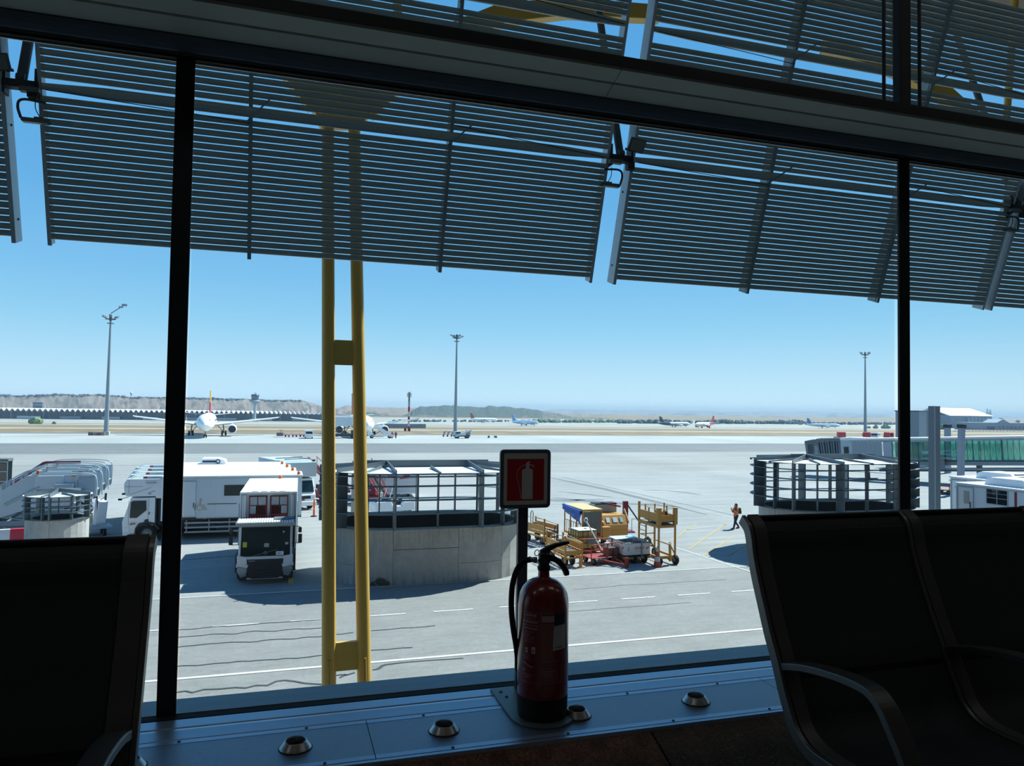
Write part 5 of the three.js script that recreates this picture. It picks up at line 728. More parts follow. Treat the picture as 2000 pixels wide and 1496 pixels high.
{ // person walking with a high-visibility vest and a rucksack
  const [x, y, z] = place(1437.5, 1033), t = thing('person', 'person in an orange high-visibility vest and dark trousers walking left with a dark rucksack', 'person', [x, y, z], -Math.PI / 2 + .1);
  // faces +z of the group
  const J = { hipL: [.09, .86, 0], hipR: [-.09, .86, 0], kneeL: [.1, .47, .16], kneeR: [-.1, .47, -.02], ankL: [.1, .09, .28], ankR: [-.1, .12, -.30], toeL: [.1, .045, .46], toeR: [-.1, .04, -.13], pel: [0, .9, 0], waist: [0, 1.05, .0], chest: [0, 1.24, .02], neck: [0, 1.40, .02], head: [0, 1.52, .05], shL: [.165, 1.34, .0], shR: [-.165, 1.34, .0], elL: [.22, 1.10, .06], elR: [-.22, 1.10, .08], wrL: [.14, 1.24, .26], wrR: [-.13, 1.26, .27] };
  const field = (bones, box, n, iso) => { const mc = new MarchingCubes(n, new THREE.MeshBasicMaterial(), true, true, 120000); mc.isolation = 0; const [cx, cy, cz, s] = box, q = V(0, 0, 0), a = V(0, 0, 0), b = V(0, 0, 0), ab = V(0, 0, 0);
    const cap = bones.map(([p, r, ra, rb_]) => [V(...p), V(...r), ra, rb_]);
    for (let k = 0; k < n; k++) for (let j = 0; j < n; j++) for (let i = 0; i < n; i++) { q.set(cx + (i / n * 2 - 1) * s, cy + (j / n * 2 - 1) * s, cz + (k / n * 2 - 1) * s); let d = 9; for (const [A, Bp, ra, r2] of cap) { ab.copy(Bp).sub(A); const h = Math.max(0, Math.min(1, q.clone().sub(A).dot(ab) / ab.lengthSq())); const e = q.distanceTo(a.copy(A).addScaledVector(ab, h)) - (ra + (r2 - ra) * h); const kk = .035, m = Math.max(kk - Math.abs(d - e), 0) / kk; d = Math.min(d, e) - m * m * kk * .25; } mc.field[i + j * n + k * n * n] = -d; }
    mc.update(); const c = mc.count, P = mc.positionArray.slice(0, c * 3), Nn = mc.normalArray.slice(0, c * 3); for (let i = 0; i < c; i++) { P[3 * i] = P[3 * i] * s + cx; P[3 * i + 1] = P[3 * i + 1] * s + cy; P[3 * i + 2] = P[3 * i + 2] * s + cz; }
    const g = new THREE.BufferGeometry(); g.setAttribute('position', new THREE.BufferAttribute(P, 3)); const g2 = mergeVertices(g, 1e-4); g2.computeVertexNormals(); return g2; };
  const mid = (p, q, u) => p.map((v, i) => v + (q[i] - v) * u);
  const fingers = (w, s) => { const r = []; for (let i = 0; i < 4; i++) { const o = (i - 1.5) * .018; r.push([[w[0] + s * .0, w[1] + .06, w[2] + .03 + o], [w[0] - s * .03, w[1] + .11, w[2] + .04 + o * .9], .0095, .009], [[w[0] - s * .03, w[1] + .11, w[2] + .04 + o * .9], [w[0] - s * .06, w[1] + .10 - i * .004, w[2] + .05 + o * .8], .009, .008]); } r.push([[w[0], w[1] + .02, w[2] + .03], [w[0] - s * .05, w[1] + .05, w[2] + .06], .011, .009]); return r; };
  const body = [[J.pel, J.waist, .13, .12], [J.waist, J.chest, .12, .135], [J.chest, [0, 1.36, .0], .135, .09], [[0, 1.36, .01], J.neck, .06, .05], [J.neck, J.head, .05, .055], [J.shL, J.shR, .06, .06], [J.shL, J.elL, .05, .041], [J.elL, J.wrL, .04, .027], [J.shR, J.elR, .05, .041], [J.elR, J.wrR, .04, .027], [J.wrL, [.12, 1.30, .28], .03, .03], [J.wrR, [-.11, 1.32, .29], .03, .03], [J.hipL, J.kneeL, .085, .058], [J.kneeL, J.ankL, .056, .04], [J.hipR, J.kneeR, .085, .058], [J.kneeR, J.ankR, .056, .04], [J.ankL, J.toeL, .04, .03], [J.ankR, J.toeR, .04, .03], ...fingers([.12, 1.27, .27], 1), ...fingers([-.11, 1.29, .28], -1),
    [[0, 1.53, .03], [0, 1.59, .02], .085, .082], [[0, 1.47, .07], [0, 1.53, .07], .05, .06], [[0, 1.525, .13], [0, 1.505, .148], .014, .016]];
  const skin = M('#a57a5f', .6);
  part(t, 'body', field(body, [0, .82, .03, .9], 128), skin);
  part(t, 'vest', field([[[0, .93, 0], [0, 1.08, .0], .158, .15], [[0, 1.08, 0], [0, 1.27, .02], .15, .158], [[.12, 1.345, .0], [-.12, 1.345, .0], .083, .083]], [0, 1.14, .01, .36], 56), M('#e0501c', .6), 'orange vest'); part(t, 'jacket', field([[J.shL, J.elL, .066, .055], [J.elL, mid(J.elL, J.wrL, .85), .053, .042], [J.shR, J.elR, .066, .055], [J.elR, mid(J.elR, J.wrR, .85), .053, .042], [[.0, 1.2, .075], [0, 1.34, .06], .10, .09]], [0, 1.2, .06, .42], 64), M('#c98a3a', .65), 'yellow-brown jacket sleeves and front');
  part(t, 'reflective_stripe', [put(new THREE.TorusGeometry(.157, .012, 6, 28), 0, 1.0, 0, Math.PI / 2)], M('#c8ccc6', .3));
  part(t, 'trousers', field([[J.pel, [0, .97, 0], .142, .135], [J.hipL, J.kneeL, .1, .075], [J.kneeL, [.1, .13, .265], .073, .06], [J.hipR, J.kneeR, .1, .075], [J.kneeR, [-.1, .15, -.275], .073, .06]], [0, .55, 0, .52], 72), M('#262a33', .8), 'dark trousers');
  part(t, 'shoe', field([[[.1, .06, .25], [.1, .05, .46], .055, .042]], [.1, .06, .36, .18], 28), mDark); part(t, 'shoe', field([[[-.1, .07, -.32], [-.1, .05, -.12], .055, .042]], [-.1, .06, -.22, .18], 28), mDark);
  part(t, 'hair', field([[[0, 1.58, .0], [0, 1.61, .0], .1, .09], [[0, 1.5, -.04], [0, 1.58, -.02], .07, .09]], [0, 1.57, -.01, .16], 36), M('#3c3a3b', .9), 'short dark hair');
  for (const s of [-1, 1]) { part(t, 'eye', ball(.011, .009, .006, s * .032, 1.553, .112, 8), mDark); part(t, 'ear', ball(.012, .026, .018, s * .088, 1.54, .02, 8), skin); } part(t, 'mouth', ball(.022, .005, .005, 0, 1.482, .122, 8), M('#7c4b42', .6));
  const bag = thing('rucksack', 'dark rucksack worn by the person in the orange vest', 'rucksack', [x, y, z], -Math.PI / 2 + .1); part(bag, 'bag_body', [rb(.29, .40, .17, .06, 0, 1.2, -.255, .06)], M('#22242c', .8)); part(bag, 'pocket', rb(.22, .2, .06, .025, 0, 1.1, -.35), M('#2b2e37', .8)); for (const s of [-1, 1]) part(bag, 'strap', tube([V(s * .09, 1.38, -.19), V(s * .105, 1.437, -.04), V(s * .1, 1.40, .11), V(s * .13, 1.18, .18), V(s * .165, 1.06, .02), V(s * .12, 1.04, -.19)], .014, 24, 6), M('#22242c', .8));
}
// ---------------------------------------------------------------- left: passenger stairs, tow unit, barrier
{
  const mPanel = M('#b9c3c8', .5), mRailS = M('#a8b4ba', .4, .4);
  const p0 = atZ(186, 935, -50.5);
  const t = thing('passenger_stairs', 'grey white passenger stairs on wheels, nearest of the three behind the small shaft', 'stairs', [p0.x, G, -50.5], .06);
  const side = [[-7.6, .55], [-3.55, 3.42], [-1.1, 3.44], [0, 3.40], [0, 2.0], [-1.2, 1.95], [-1.4, 1.6], [-3.2, 1.55], [-6.9, .35]];
  for (const z of [0, -1.7]) { part(t, 'side_panel', prismZ(side, z - .04, z + .02, .01), mPanel); part(t, 'hand_rail', tube([V(-7.6, 1.05, z), V(-3.7, 3.62, z), V(-3.4, 3.75, z), V(-.2, 3.7, z), V(.0, 3.55, z), V(.02, 2.1, z)], .03, 40, 7), mRailS); for (let i = 0; i < 7; i++) part(t, 'rail_post', R3(-7.4 + i * .64, .7 + i * .45, z, -7.4 + i * .64, 1.2 + i * .42, z, .018, 6), mRailS); }
  for (let i = 0; i < 17; i++) part(t, 'tread', bx(.3, .04, 1.6, -7.3 + i * .25, .35 + i * .135, -.85), M('#8f989c', .6)); part(t, 'landing', bb(-3.0, 0, 2.42, 2.5, -1.65, -.05), M('#8f989c', .6));
  part(t, 'tower_box', rb(1.5, .9, .05, .02, -2.4, 2.95, .04), M('#c4ccd0', .5)); part(t, 'cab_box', rb(1.0, .75, .3, .03, -1.6, 2.55, .1), M('#a7b3b9', .5));
  const sg = canvasTex(256, 64, (c, w, h) => { c.fillStyle = '#1f4f7d'; c.fillRect(0, 0, w, h); c.fillStyle = '#dfe7ec'; c.font = 'bold 44px sans-serif'; c.fillText('aviaPartner', 10, 47); }); part(t, 'name_plate', bx(.95, .26, .02, -.95, 2.42, .27), new THREE.MeshStandardMaterial({ map: sg, roughness: .5 }), 'blue name plate');
  part(t, 'end_gate', [bb(-.9, .0, 2.2, 3.3, .03, .07)], M('#9fb0ba', .4)); part(t, 'gate_hoop', tube([V(-.9, 2.1, .1), V(-.9, 3.4, .1), V(-.1, 3.45, .1), V(.05, 3.3, .1), V(.12, 1.9, .1)], .035, 24, 7), mPanel); part(t, 'cylinder', R3(-4.6, 1.75, .06, -2.9, 2.75, .06, .07, 10), mRailS);
  part(t, 'beacon', lathe([[.09, 0], [.09, .12], [.06, .2], [0, .21]], 12, -3.0, 3.5, .0), mOrange); part(t, 'marker', bx(.22, .08, .03, -1.15, 3.38, .04), M('#c98a3a', .5));
  part(t, 'chassis', [bb(-7.0, -.8, .5, .8, -1.6, -.1), BM([-6.8, .8, -.1], [-2.5, 1.9, -.1], .08), BM([-6.8, 1.4, -.1], [-3.5, .8, -.1], .08), BM([-4.6, .8, -1.5], [-2.0, 2.3, -1.5], .1)], M('#8a98a3', .5, .3)); for (const x of [-6.2, -2.2]) for (const z of [-.2, -1.5]) wheel(t, x, .4, z, .4, .25, 'z');
  copyOf(t, [atZ(197, 930, -53.6).x, G, -53.6], .05, 'grey white passenger stairs on wheels, the middle one of the three');
  const c3 = copyOf(t, [atZ(209, 930, -56.9).x, G, -56.9], .04, 'passenger stairs with dark red side rails, farthest of the three');
  part(c3, 'red_rail_cover', [BM([-5.6, 2.35, .06], [-3.7, 3.72, .06], .1, .22), BM([-3.7, 3.72, .06], [-1.6, 3.74, .06], .1, .2)], M('#7d2236', .5), 'dark red rail cover');
}
{
  const [x, y, z] = place(190, 1046), t = thing('ground_power_cart', 'white ground service cart with hose reel and control post beside the small shaft', 'service cart', [x - .6, G, z], .35);
  part(t, 'tank', rb(.5, 1.5, 1.3, .06, .75, 1.25, -.3, 0, 0, -.08), mWhite); part(t, 'frame', [rb(2.6, .14, 1.3, .03, 0, .5, 0), BM([-.6, .5, .5], [1.0, .72, .6], .1), bb(-1.4, -.4, .4, .46, -.2, .5)], M('#aab5bb', .5)); part(t, 'control_box', rb(.42, .55, .3, .03, .05, 1.15, .42), M('#c9bf8a', .5)); part(t, 'panel', [rb(.4, .5, .06, .01, .05, .62, .5)], M('#d9c9c4', .5));
  part(t, 'hose_reel', [put(new THREE.TorusGeometry(.2, .07, 8, 20), .1, 1.6, .2, 0, .6, 0)], M('#9e3a30', .5)); part(t, 'mast', [R3(.55, 1.4, .1, .5, 2.3, .05, .035), R3(.5, 2.25, .05, .2, 2.2, .1, .05), R3(1.0, 1.9, -.3, 1.02, 2.4, -.3, .06), R3(.5, 1.9, .05, 1.0, 2.2, -.3, .02)], mDark); part(t, 'hose', tube([V(-.4, 2.0, 0), V(-.1, 1.85, .15), V(-.05, 1.4, .25), V(-.3, 1.0, .2)], .07, 20, 8), mRubber); for (const wx of [-.9, .9]) for (const wz of [-.5, .5]) wheel(t, wx, .22, wz, .22, .14); part(t, 'plate', bb(-1.0, -.9, .6, 1.2, -.3, .3), mWhite);
}
{ // water-filled barrier: red and white halves
  const [x, y, z] = [-13.55, G, -45.3], t = thing('road_barrier', 'red and white plastic road barrier at the foot of the small shaft', 'barrier', [x, y, z], .25);
  const prof = [[-.3, 0], [-.3, .18], [-.14, .55], [-.1, 1.05], [.1, 1.05], [.14, .55], [.3, .18], [.3, 0]];
  part(t, 'red_half', prismX(prof, 0, .75, .03), M('#d8364c', .5), 'red half'); part(t, 'white_half', prismX(prof, -.85, 0, .03), mWhite, 'white half');
  const b = thing('concrete_barrier', 'grey concrete block at the left end of the plastic barrier', 'barrier', [-14.85, G, -45.1], .1); part(b, 'block', prismX(prof.map(([a, q]) => [a * 1.1, q * .92]), -.5, .32, .03), mConcrete); part(b, 'lifting_eye', put(new THREE.TorusGeometry(.07, .02, 8, 16), -.1, .98, 0), mSteelGrey);
}
{ // shelf-like cart at the left picture edge
  const q = atD(8, 965, 60), t = thing('slatted_cart', 'brown slatted freight cart cut by the left picture edge', 'cart', [q.x - 1.0, G, q.z], 0); for (let i = 0; i < 3; i++) part(t, 'side_board', bx(2.6, .62, .06, 0, .95 + i * .78, .6), M('#6f5f52', .7)); for (let i = 0; i < 4; i++) part(t, 'shelf_edge', bx(2.7, .08, .1, 0, .58 + i * .78, .62), M('#a7aaa6', .5)); part(t, 'frame', [bb(-1.35, 1.35, .4, .55, -.7, .7), bb(-1.35, -1.25, .5, 3.1, .5, .66), bb(1.22, 1.35, .5, 3.1, .5, .66), bb(-1.35, 1.35, 2.95, 3.15, -.7, .68), bb(-1.3, 1.3, .55, 2.95, -.7, -.65)], M('#5b6467', .6)); for (const x of [-1, 1]) for (const z of [-.5, .5]) wheel(t, x, .22, z, .22, .14);
}
// ---------------------------------------------------------------- right: jet bridge, pillars, ambulift bodies
{
  const A = V(64.9, -4.75, -74.4), th = -52.4 * Math.PI / 180;
  const t = thing('jet_bridge', 'jet bridge with a long green glass tunnel and a grey bellows head', 'jet bridge', [A.x, A.y, A.z], th); t.rotation.set(0, th, 0.052, 'YXZ');
  const Hh = 2.75, gl = new THREE.MeshPhysicalMaterial({ color: new THREE.Color('#bfe6de'), roughness: .03, transmission: .9, thickness: 0, ior: 1.5, side: THREE.DoubleSide }), mF = M('#3d555c', .5, .3), mCladd = M('#96a1a8', .5, .3), L = 27;
  part(t, 'tunnel_roof', rb(L + .6, .22, 3.0, .05, L / 2 + .2, Hh + .02, -1.3), M('#dfe3e4', .5)); part(t, 'roof_fascia', bb(1.0, L, Hh - .35, Hh - .06, -.02, .05), M('#a4afb5', .5)); part(t, 'tunnel_floor', bb(0, L, -.25, 0, -2.7, .0), M('#7f8a90', .5, .3)); part(t, 'floor_fascia', bb(1, L, -.28, .12, .0, .08), M('#8b969c', .5, .3)); part(t, 'cable_tray', bb(5, L, -.75, -.62, .1, .3), M('#c3cacc', .5)); part(t, 'under_truss', [BM([4, -.9, -.3], [L, -.7, -.3], .3, .3), BM([4, -.9, -2.4], [L, -.7, -2.4], .3, .3)], M('#6a757b', .6));
  for (let i = 0; i < 16; i++) part(t, 'cladding_sheet', bx(.2, Hh - .3, .05, 1.3 + i * .205, Hh / 2, .0 + (i % 2) * .03), mCladd); part(t, 'cladding_sheet', bb(4.58, 5.5, 0, Hh - .2, -.02, .05), M('#aab0b8', .5));
  for (let i = 0; i < 40; i++) { const x = 5.55 + i * .535, wide = i % 5 === 0; part(t, 'pane', bb(x + .03, x + .505, .12, Hh - .36, .0, .012), gl); part(t, 'frame_post', bb(x - (wide ? .05 : .025), x + (wide ? .05 : .025), .05, Hh - .2, -.06, .05), mF); if (i < 38) part(t, 'cross_brace', [R3(x, .15, -.3, x + .535, Hh - .4, -.3, .016, 5), R3(x + .535, .15, -.3, x, Hh - .4, -.3, .016, 5)], mF); }
  part(t, 'sill_rail', bb(5.5, L, .1, .3, -.05, .06), mF); for (let i = 0; i < 10; i++) part(t, 'far_pane', bb(5.6 + i * 2.14, 7.66 + i * 2.14, .1, Hh - .2, -2.62, -2.6), gl); part(t, 'far_frame', Array.from({ length: 11 }, (_, i) => bb(5.5 + i * 2.14, 5.6 + i * 2.14, 0, Hh, -2.66, -2.58)), mF);
  part(t, 'control_cab', [rb(1.35, Hh + .1, 2.6, .06, .55, Hh / 2, -1.25)], M('#b4bcc2', .45)); part(t, 'cab_window', rb(.5, 1.05, .06, .05, .55, 1.35, .08), mWind); part(t, 'cab_door_frame', [rb(.62, 1.18, .03, .05, .55, 1.35, .065)], mAluDull); part(t, 'cab_roof', prismZ([[-.4, Hh], [1.4, Hh - .05], [3.8, Hh + .12], [1.0, Hh + .25], [-.2, Hh + .2]], -2.7, .05, .03), mWhite);
  for (let i = 0; i < 9; i++) part(t, 'bellows_fold', prismZ([[-.12 - i * .28, -.1], [-.28 - i * .28, -.1], [-.34 - i * .31, Hh + .15], [-.18 - i * .31, Hh + .2]], -2.9 + (i % 2) * .12, .12 - (i % 2) * .14, .02), M('#6f777c', .7)); part(t, 'bellows_canopy', prismZ([[-.1, Hh + .18], [-3.3, Hh + .05], [-4.2, Hh - .12], [-4.2, Hh - .35], [-.1, Hh - .1]], -3, .1, .04), M('#676f73', .7)); part(t, 'head_wall', [prismZ([[-2.6, -.1], [-4.0, -.1], [-4.25, Hh - .2], [-2.6, Hh - .1]], -2.9, -.05, .03)], M('#7d8283', .6)); part(t, 'head_folds', Array.from({ length: 5 }, (_, i) => bb(-3.9 + i * .14, -3.84 + i * .14, 0, Hh - .5, -.05, .06)), M('#5d6467', .7)); for (let i = 0; i < 6; i++) part(t, 'louver', bb(-3.1, -2.7, .9 + i * .2, .98 + i * .2, -.04, .04), M('#c6c9c7', .5)); part(t, 'fire_panel', bb(-3.55, -3.4, .2, .5, -.04, .03), mRed);
  part(t, 'support_leg', [cyl(.3, .3, 2.3, 2.5, -1.2, -1.3, 16), rb(2.2, .4, 1.2, .05, 2.5, -2.1, -1.3)], mSteelGrey); part(t, 'service_box', rb(.9, 1.7, .8, .04, 10.4, .1, .7), M('#7b8287', .5)); part(t, 'service_platform', [bb(8.8, 12.4, .55, .62, .2, 1.4), R3(8.8, 1.4, 1.4, 12.4, 1.4, 1.4, .03), R3(8.8, 1.0, 1.4, 12.4, 1.0, 1.4, .03), bb(8.8, 10, 1.1, 1.3, .3, 1.3)], M('#a9b2b6', .5));
  for (const x of [14, 26]) part(t, 'tunnel_pier', cyl(.3, .34, 3.2, x, -1.9, -1.3, 18), mConcrete);
}
{
  const pil = (name, label, px, top, bot, wpx, dist, lean, cap, m, depth = 1) => { const p = atD(px, top, dist), w = wpx * dist / F, t = thing(name, label, 'pillar', [p.x, G, p.z]), h = p.y - G; t.rotation.z = lean; part(t, 'shaft', rb(w, h, w * depth, .03, 0, h / 2, 0), m); if (cap) part(t, 'cap', rb(w * 1.25, cap * dist / F, w * 1.25, .02, 0, h - cap * dist / F / 2 + .02, 0), mDark, 'dark cap'); else part(t, 'edge_strip', [bb(-w / 2 - .01, -w / 2 + .06, 0, h, w / 2, w / 2 + .03)], M('#8b959b', .6)); return t; };
  pil('concrete_pillar', 'tall square grey pillar standing in front of the jet bridge', 1824.5, 793, 1000, 15, 52, 0, 0, M('#5d6970', .7));
  pil('lamp_pillar', 'light grey pillar with a dark cap in front of the glass tunnel', 1875, 829, 925, 9.5, 74, -.03, 7.5, M('#8a93a0', .6));
  pil('lamp_pillar', 'short looking pillar with a dark cap behind the glass tunnel', 1850.5, 829, 850, 8.5, 100, 0, 7, M('#8a93a0', .6));
  const p = atD(1786, 803, 112), w = 4.8, t = thing('lift_tower', 'grey clad tower box rising behind the jet bridge roof', 'tower', [p.x, G, p.z], .35), h = p.y - G; part(t, 'tower_wall', rb(w, h, 3.4, .06, 0, h / 2, 0), M('#7f8990', .6)); for (let i = 0; i < 6; i++) part(t, 'cladding_panel', bx(w / 6 - .03, h * .98, .05, -w / 2 + w / 12 + i * w / 6, h / 2, 1.72), i < 3 ? M('#8e9aa2', .6) : M('#78797c', .6)); part(t, 'tower_cap', rb(w + .15, .16, 3.6, .03, 0, h, 0), mSteelGrey); part(t, 'bracket_arm', BM([w / 2, h - .55, 1.2], [w / 2 + .7, h - .55, 1.2], .15), mDark); part(t, 'drain_pipe', R3(w / 2 + .12, 0, 1.6, w / 2 + .12, h - .6, 1.6, .09, 10), mSteelGrey);
}
{ // two ambulift bodies parked at the right
  const X0 = 36.95, zr = -33.25, zf = -26.5, top = 3.92;
  const t = thing('lift_truck', 'white lift truck body with door, window and roof unit at the right picture edge', 'truck', [X0, G, 0]);
  const zz = (px, py) => atX(px, py, X0).z, yy = (px, py) => atX(px, py, X0).y - G;
  part(t, 'box', rb(2.5, top - 1.1, zf - zr, .03, 1.25, (top + 1.1) / 2, (zr + zf) / 2), mBodyMat); part(t, 'roof', rb(2.62, .1, zf - zr + .2, .03, 1.25, top, (zr + zf) / 2), mWhite); part(t, 'edge_profile', bb(-.03, .0, top - .12, top - .05, zr, zf), M('#b4bdc2', .4)); part(t, 'corner_post', bb(-.03, .06, 1.1, top, zr - .02, zr + .06), mWhite);
  const z1 = zz(1873, 960), z2 = zz(1901, 960), dt = yy(1885, 952); part(t, 'door', bb(-.04, 0, 1.2, dt, z1, z2), M('#dde2e5', .45)); part(t, 'door_frame', [bb(-.055, 0, 1.1, dt + .06, z1 - .05, z1), bb(-.055, 0, 1.1, dt + .06, z2, z2 + .04), bb(-.055, 0, dt, dt + .05, z1, z2)], M('#aeb7bc', .5)); part(t, 'door_window', rb(.03, .72, .36, .012, -.045, yy(1888, 971), (zz(1883, 970) + zz(1895, 970)) / 2), M('#a9a9a2', .3)); part(t, 'door_seal', bb(-.05, 0, 1.2, dt, z1 - .12, z1 - .05), M('#8a8f92', .6)); part(t, 'door_handle', R3(-.09, yy(1897, 1000), zz(1897, 990), -.09, yy(1897, 980), zz(1897, 990), .025), mPlastic);
  const w1 = zz(1928, 970), w2 = zz(1968, 970), wt = yy(1948, 957), wb = yy(1948, 985); part(t, 'window', bb(-.025, 0, wb, wt, w1, w2), mWind); part(t, 'window_frame', [bb(-.04, 0, wt, wt + .05, w1 - .05, w2 + .05), bb(-.04, 0, wb - .05, wb, w1 - .05, w2 + .05), bb(-.04, 0, wb, wt, w1 - .05, w1), bb(-.04, 0, wb, wt, w2, w2 + .05), bb(-.035, 0, wb, wt, (w1 + w2) / 2 - .02, (w1 + w2) / 2 + .02), bb(-.035, 0, wb + .3, wb + .33, w1, w2), bb(-.035, 0, wb + .55, wb + .57, w1, w2)], M('#bfc6c9', .4, .4));
  const s1 = zz(1982, 975); part(t, 'red_stripe', bb(-.03, 0, 1.1, top - .12, s1, s1 + .12), M('#8c2a34', .5)); part(t, 'red_edge', bb(-.05, 0, top - .05, top + .0, s1, zf), M('#b5686c', .5)); part(t, 'logo', put(new THREE.TorusGeometry(.1, .014, 6, 18).scale(.3, .5, 1.4), -.01, top - .22, zz(1866, 948)), M('#9aa6ad', .5));
  const ac = (h, z0, z1) => { part(h, 'air_conditioner', prismX([[z0, top + .04], [z0 + .1, top + .3], [z0 + .4, top + .42], [z1 - .5, top + .42], [z1, top + .04]], .55, 2.1, .06), mWhite, 'rounded white roof unit'); part(h, 'vent_slots', Array.from({ length: 4 }, (_, i) => bx(.9, .04, .09, 1.3, top + .43, z1 - .75 + i * .16, .0)), mPlastic); };
  ac(t, zz(1908, 944), zz(1998, 955)); part(t, 'chassis', bb(.2, 2.3, .6, 1.1, zr + .3, zf + 2), mChassis); for (const z of [zr + 1.2, zf - 1]) for (const x of [.3, 2.2]) wheel(t, x, .48, z, .48, .35);
  const c2 = copyOf(t, [X0 + 3.3, G, -3.4], 0, 'white lift truck body with a roof unit, second behind the one at the right edge');
  const bq = atD(1842, 1004, 45.5), b = thing('waste_bin', 'grey waste container with a teal lid between the right shaft and the lift truck', 'bin', [bq.x, G, bq.z], .3); part(b, 'bin_body', prismX([[-.42, .12], [.42, .12], [.5, 1.2], [-.5, 1.2]], -.45, .45, .03), M('#70808a', .6)); part(b, 'lid', prismX([[-.56, 1.18], [.56, 1.18], [.42, 1.42], [-.42, 1.42]], -.52, .52, .04), M('#2e9ba6', .45), 'teal lid'); part(b, 'rim', rb(1.12, .07, 1.18, .02, 0, 1.2, 0), M('#2f6f96', .5)); for (const x of [-.35, .35]) for (const z of [-.3, .3]) part(b, 'castor', cyl(.08, .08, .06, x, .08, z, 12, 0, 0, Math.PI / 2), mTyre);
  const dq = atD(1846, 978, 74), d = thing('baggage_dolly', 'low red and brown dolly far behind the teal lidded bin', 'dolly', [dq.x, G, dq.z], .5); part(d, 'deck', bb(-1.7, 1.7, .4, .5, -.8, .8), M('#7d5a4b', .6)); part(d, 'rail', [R3(-1.7, .5, .8, -1.7, 1.1, .8, .04), R3(1.7, .5, .8, 1.7, 1.1, .8, .04), R3(-1.7, 1.1, .8, 1.7, 1.1, .8, .04), R3(0, .5, .8, 0, 1.1, .8, .04)], mRedOx); for (const x of [-1.2, 1.2]) for (const z of [-.6, .6]) wheel(d, x, .2, z, .2, .14);
}
// ---------------------------------------------------------------- light masts
{
  const mast = (label, px, pyTop, base, tilt) => { const [x, y, z] = base, t = thing('light_mast', label, 'light mast', [x, y, z], 0), h = atZ(px, pyTop, z).y - y - .6;
    part(t, 'mast', lathe([[.55, 0], [.52, 2], [.36, h * .5], [.2, h]], 16), M('#8b959a', .5, .3)); part(t, 'head_ring', [put(new THREE.TorusGeometry(1.1, .09, 8, 24), 0, h - .3, 0, Math.PI / 2), cyl(.3, .3, 1.4, 0, h, 0, 12), put(new THREE.TorusGeometry(.75, .07, 8, 20), 0, h - 1.3, 0, Math.PI / 2)], mSteelGrey);
    for (let i = 0; i < 6; i++) { const a = i / 6 * Math.PI * 2 + tilt; part(t, 'lamp_head', [rb(.95, .3, .6, .05, Math.cos(a) * 1.5, h + .1 + (i % 2) * .3, Math.sin(a) * 1.3, 0, -a, .35)], M('#7f8b92', .4, .3)); } part(t, 'foot', rb(1.5, .9, 1.5, .06, 0, .45, 0), mConcrete); return t; };
  const b1 = place(207, 850), b2 = place(889, 849), b3 = place(1690, 851);
  const m1 = mast('tall floodlight mast standing left of the window mullion', 216, 616, b1, .4); m1.rotation.z = -.006;
  part(m1, 'service_bracket', [BM([0, 29.2, 0], [2.6, 31.2, 0], .2), rb(1.2, .5, .6, .05, 2.9, 31.4, 0), rb(.9, .4, .6, .05, 2.2, 30.8, .4)], M('#8b979e', .4, .3));
  mast('tall floodlight mast in the middle of the picture', 891, 654, b2, .1); mast('tall floodlight mast behind the jet bridge', 1689, 688, b3, .2);
  const s = thing('mast_barrier', 'low concrete barrier around the foot of the left floodlight mast', 'barrier', [b1[0] - 1.1, b1[1], b1[2] + 1.6]); for (let i = 0; i < 4; i++) part(s, 'block', rb(.82, .8, .5, .05, -1.9 + i * .9, .4, 0), i % 2 ? M('#8c8480', .8) : M('#7d5f58', .8));
  const q = place(798, 842), t = thing('radio_mast', 'lattice radio mast banded in red and white', 'mast', q), h = atZ(799.5, 766, q[2]).y - q[1]; const cols = [mRed, M('#d9d9d6', .6), mRed, M('#d9d9d6', .6), mRed, M('#a9aeb0', .6), M('#8d9396', .6), M('#8d9396', .6)]; for (let i = 0; i < 8; i++) part(t, 'mast_section', [0, 1, 2, 3].map((k) => { const a = k * Math.PI / 2 + .4; return R3(Math.cos(a) * .24, h * i / 8, Math.sin(a) * .24, Math.cos(a) * .22, h * (i + 1) / 8, Math.sin(a) * .22, .1, 6); }), cols[i]); part(t, 'antenna', [...[-.55, 0, .55].map((x) => bb(x - .12, x + .12, h - 1.6, h - .3, -.1, .1)), R3(-.7, h - .6, 0, .7, h - .6, 0, .06), R3(.4, h - .5, 0, .4, h + .8, 0, .04), R3(-.4, h - .5, 0, -.4, h + .5, 0, .04)], M('#a4abae', .5)); part(t, 'cabinet', [rb(.7, 1.0, .6, .05, -1.1, .5, 0), rb(.7, 1.0, .6, .05, .1, .5, .6)], M('#8d2f33', .6));
}
